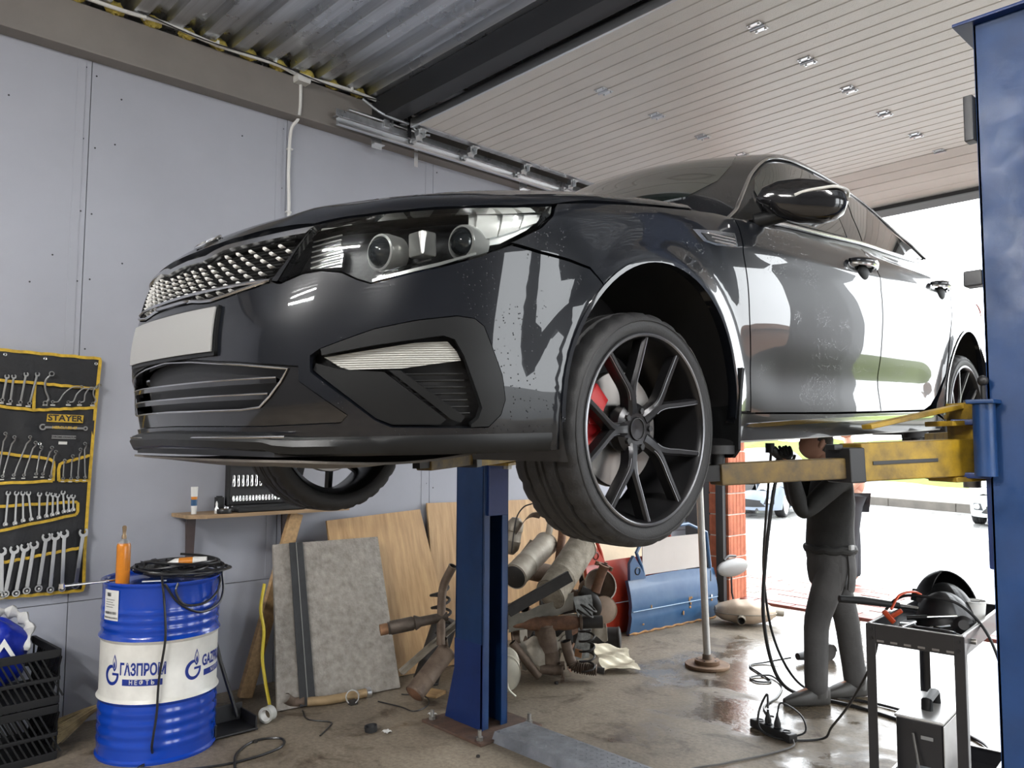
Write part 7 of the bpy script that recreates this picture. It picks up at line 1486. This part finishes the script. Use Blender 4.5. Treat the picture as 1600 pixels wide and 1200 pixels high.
for sx in (-1, 1):
    for sy in (-1, 1):
        lg = obj('leg', MB().bbox((sx*(CW/2+.003), sy*(CD/2-.016), .46), (.004, .036, .85), .001).bbox((sx*(CW/2-.014), sy*(CD/2+.003), .46), (.036, .004, .85), .001), M_cart, ct_)
        for zz in (CZ-.02, CZ-.055): obj('bolt', MB().cyl((sx*(CW/2-.016), sy*(CD/2+.004), zz), (sx*(CW/2-.016), sy*(CD/2+.010), zz), .007, n=8), M_black, lg)
        cs = obj('caster', MB().cyl((sx*(CW/2-.02)-.012, sy*(CD/2-.03), .032), (sx*(CW/2-.02)+.012, sy*(CD/2-.03), .032), .032, n=18).bbox((sx*(CW/2-.02), sy*(CD/2-.03), .055), (.034, .03, .03), .004), M_rubber, ct_)
def on_cart(x, y, z): q = rotm(0, 0, R_(6))@np.array((x, y, 0)); return (CT[0]+q[0], CT[1]+q[1], z)
ZT2 = CZ-.069
wm = thing('welding_mask', 'black welding mask with a raised visor resting in the cart tray', 'welding mask', on_cart(.0, .12, ZT2), (0, 0, R_(-35)))
def dome(rx, ry, rz, t0=0., t1=.5, a0=0, a1=2*PI, nu=28, nv=12, c=(0, 0, 0)):
    V = []
    for i in range(nv):
        t = PI*(t0+(t1-t0)*i/(nv-1))
        for j in range(nu): a = a0+(a1-a0)*j/(nu-1); V.append((c[0]+rx*math.sin(t)*math.cos(a), c[1]+ry*math.sin(t)*math.sin(a), c[2]+rz*math.cos(t)))
    return V, nv, nu
V, a, b = dome(.135, .115, .185); obj('shell', MB().slab(V, a, b, .004), M_satin, wm)
V, a, b = dome(.148, .128, .20, .06, .40, R_(60), R_(290), c=(-.045, .03, .03)); obj('headband', MB().slab(V, a, b, .005), M_satin, wm)
V, a, b = dome(.118, .118, .16, .0, .5, c=(.07, -.06, 0)); obj('face_shell', MB().slab(V, a, b, .004), M_black, wm)
obj('visor_glass', MB().bbox((-.075, -.055, .115), (.10, .012, .055), .004, rotm(R_(-30), 0, R_(35))), M_tint, wm); obj('knob', MB().cyl((.06, .07, .10), (.08, .10, .10), .018, n=14), M_black, wm)
hmr = thing('rubber_grip_bar', 'long bar with a black rubber grip sticking out of the tray', 'bar', on_cart(-.15, -.04, CZ+.02), (0, 0, 0)); a = np.array((-.17, -.20, .03)); obj('grip', MB().tube([a, a*.6+np.array((0, 0, .004)), np.zeros(3)], [.015, .0165, .014], 14), M_rubber, hmr); obj('bar', MB().cyl((0, 0, 0), (.14, .10, -.02), .009, n=10), M_steel, hmr)
rc = thing('earth_clamp', 'red handled clamp with an orange lead in the tray', 'clamp', on_cart(-.10, -.25, ZT2+.05), (0, 0, R_(30))); M_redp = mat('red_orange_plastic', (.62, .07, .015), .4)
obj('handle', MB().bbox((-.03, 0, .03), (.06, .022, .022), .006, rotm(0, R_(50), 0)).bbox((.0, .0, .045), (.05, .018, .018), .005, rotm(0, R_(-35), 0)), M_redp, rc); obj('jaw', MB().bbox((.04, 0, .0), (.06, .02, .02), .003), M_zinc, rc); obj('lead', MB().tube(spline([(-.02, 0, .06), (.02, .05, .11), (.08, .10, .12), (.12, .16, .10)], 6), .005, 8), M_redp, rc)
cp_ = thing('paper_cup', 'white cup standing in the tray corner', 'cup', on_cart(.11, .12, ZT2)); obj('cup', MB().lathe([(.030, 0), (.033, .002), (.044, .115), (.046, .12), (.042, .12), (.031, .006), (.001, .006)], 26, cap=False), M_white, cp_); obj('rim', MB().lathe([(.043, .117), (.0475, .119), (.0475, .123), (.043, .123)], 26, cap=False), M_white, cp_)
fl2 = thing('black_jar', 'black ribbed flask lying before the white cup', 'flask', on_cart(.10, -.05, ZT2+.04)); obj('flask', MB().lathe([(.02, -.05), (.036, -.045)]+[(.036+.002*(k % 2), -.04+.012*k) for k in range(8)]+[(.02, .06)], 22, frame(np.array((.3, -.8, .25)))), M_black, fl2)
tg2 = thing('torch_body', 'black torch tool body lying along the tray front', 'torch', on_cart(.03, -.27, ZT2+.03), (0, 0, R_(8))); obj('barrel', MB().tube([(-.10, 0, 0), (-.06, 0, .005), (.06, 0, .005), (.12, 0, 0)], [.016, .026, .026, .016], 14), M_black, tg2); obj('nozzle', MB().cyl((.12, 0, 0), (.16, 0, .0), .011, n=12), M_steel, tg2)
for i, (x, y, rz, L, lb) in enumerate(((-.02, -.15, 40, .20, 'thin steel rod lying slanted over the tray tools'), (.06, -.20, -50, .22, 'bright steel punch leaning on the tray edge'), (-.06, -.30, 75, .15, 'small screwdriver on the tray floor'), (.0, -.10, 20, .18, 'grey chisel beneath the welding mask'))):
    t = thing('hand_tool', lb, 'tool', on_cart(x, y, ZT2+.03+.014*i), (R_(6), R_(-8), R_(rz)), 'tools in the cart tray'); obj('shank', MB().cyl((-L/2, 0, 0), (L/2, 0, .0), .0045, n=8), M_zinc, t); obj('grip', MB().cyl((-L/2-.01, 0, 0), (-L*.12, 0, 0), .009, n=10), M_black, t)
wd = thing('welder', 'boxy black welding inverter with a grey lid on the lower tray', 'welder', on_cart(-.03, -.05, .171), (0, 0, R_(6))); WW, WD, WH = .175, .40, .33
obj('case', MB().bbox((0, 0, WH/2), (WW, WD, WH), .012), M_cart, wd); obj('lid', MB().bbox((0, 0, WH+.001), (WW+.008, WD+.008, .012), .005).bbox((WW/2+.003, 0, WH*.6), (.004, WD, WH*.75), .002), mat('grey_lid', (.42, .41, .40), .3, .4, noise=(6, .15)), wd)
obj('handle', MB().tube([(0, -.07, WH), (0, -.065, WH+.045), (0, .05, WH+.055), (0, .065, WH)], .014, 8, flat=1.6), M_satin, wd); obj('rating_label', MB().bbox((.03, -WD/2-.002, .12), (.085, .003, .07), .001), mat('label_grey', (.16, .18, .20), .4), wd); obj('badge', MB().bbox((.03, -WD/2-.002, .265), (.045, .003, .014), .001), mat('badge_grey', (.3, .3, .3), .4), wd)
for x in (-.05, .055): obj('socket', MB().cyl((x, -WD/2, .06), (x, -WD/2-.02, .06), .018, n=16), M_black, wd)
rod = thing('pry_bar', 'thin steel rod leaning on the welder front', 'rod', on_cart(-.02, -.29, .171), (0, 0, 0)); obj('rod', MB().cyl((.03, -.02, .0), (-.03, .02, .28), .0045, n=8), M_steel, rod); obj('tip', MB().cyl((.03, -.02, .0), (.034, -.023, -.0), .006, n=8), M_steel, rod)

# ------------------------------------------------------------------ parked cars outside
def parked_car(label, paint, loc, rz, sc):
    o = thing('parked_car', label, 'car', loc, (0, 0, rz)); o.scale = sc
    P = lambda nm, m, pr, L, **k: obj(nm, panel_mesh(pr, L, **k), m, o)
    HB2 = [(.25, .60), (.58, .592), (.8672, .572), (1.05, .609), (1.2341, .668)]; half = [(0, .60)]+HB2+[(1.36, .645), (1.62, .58), (1.55, .42), (1.42, .3), (1.40, .17), (.8, .17), (0, .183)]
    P('front_bumper', paint, 'cyl', half+[(-u, v) for u, v in half[::-1] if u > 1e-6], h=.06, f=Bf, flange=.02)
    P('bonnet', paint, 'axial', HOOD, h=.06, f=Bf, flange=.02)
    def two(nm, m, pr, L, **k):
        a, b = panel_mesh(pr, L, both=True, **k); return obj(nm, a, m, o), obj(nm, b, m, o)
    two('wing', paint, 'side', W1, h=.05, f=Bf, flange=.02); two('front_door', paint, 'side', D1, h=.06, flange=.01); two('rear_door', paint, 'side', D2, h=.06, flange=.01); two('quarter_panel', paint, 'side', Q1, h=.06, flange=.01); two('sill', paint, 'side', SL, h=.05, f=Bf, flange=.02)
    two('headlight', M_lampg, 'cyl', HEAD, h=.05, off=.004, f=Bf, flange=.02); P('grille', M_black, 'cyl', [(u*.8, v) for u, v in GRILLE], h=.05, off=.004, f=Bf, flange=.01); P('lower_intake', M_black, 'cyl', INTAKE, h=.06, off=.004, f=Bf, flange=.01)
    two('fog_lamp', M_lampg, 'cyl', [(.85, .33), (1.0, .33), (1.0, .41), (.85, .41)], h=.04, off=.010, f=Bf, flange=.01, round_=True); two('fog_recess', M_dark, 'cyl', [(.74, .30), (1.05, .30), (1.05, .43), (.80, .43)], h=.04, off=.005, f=Bf, flange=.01)
    r2 = obj('roof', roof.data.copy(), None, o); r2.data.materials.clear(); r2.data.materials.append(paint)
    obj('rear_bumper', panel_mesh('cylr', RBm, .09, f=Bf, flange=.02), paint, o); P('windscreen', M_tint, 'top', WSf, h=.06, off=.006, f=Gf, flange=.004)
    for D in (FG, RG, QG): two('window', M_tint, 'side', D, h=.06, off=.006, f=Gf, flange=.004)
    obj('underbody', swp(MB().prism(poly, .05, o=(0, 0, .17))), M_black, o, smooth=0)
    for x in (0., 2.805):
        for s_ in (1, -1):
            w = bpy.data.objects.new('wheel', w0.data); COL.objects.link(w); w.parent = o; B = Matrix(((0, -1, 0), (1, 0, 0), (0, 0, 1))) if s_ > 0 else Matrix(((0, 1, 0), (-1, 0, 0), (0, 0, 1))); M4 = B.to_4x4(); M4.translation = Vector((s_*.79, x, .33)); w.matrix_local = M4
            rr_ = MB().add([(r*math.cos(2*PI*q/40), y, r*math.sin(2*PI*q/40)) for r, y in ((.262, -.11), (.25, -.112), (.20, -.095), (.06, -.09), (.001, -.095)) for q in range(40)], [(i*40+j, i*40+(j+1) % 40, (i+1)*40+(j+1) % 40, (i+1)*40+j) for i in range(4) for j in range(40)]); obj('wheel_cover', rr_, M_lampg, w)
    return o
M_silver = mat('silver_blue_paint', (.19, .225, .28), .35, .2, coat=.6); M_wp = mat('white_car_paint', (.35, .38, .38), .3, coat=.8)
parked_car('silver blue car parked outside across the wet asphalt', M_silver, (-9.95, 16.75, -.03), R_(14), (.95, .92, 1.06))
parked_car('white car parked outside beyond the blue lift post', M_wp, (-5.0, 18.9, -.03), R_(8), (.95, .92, 1.08))
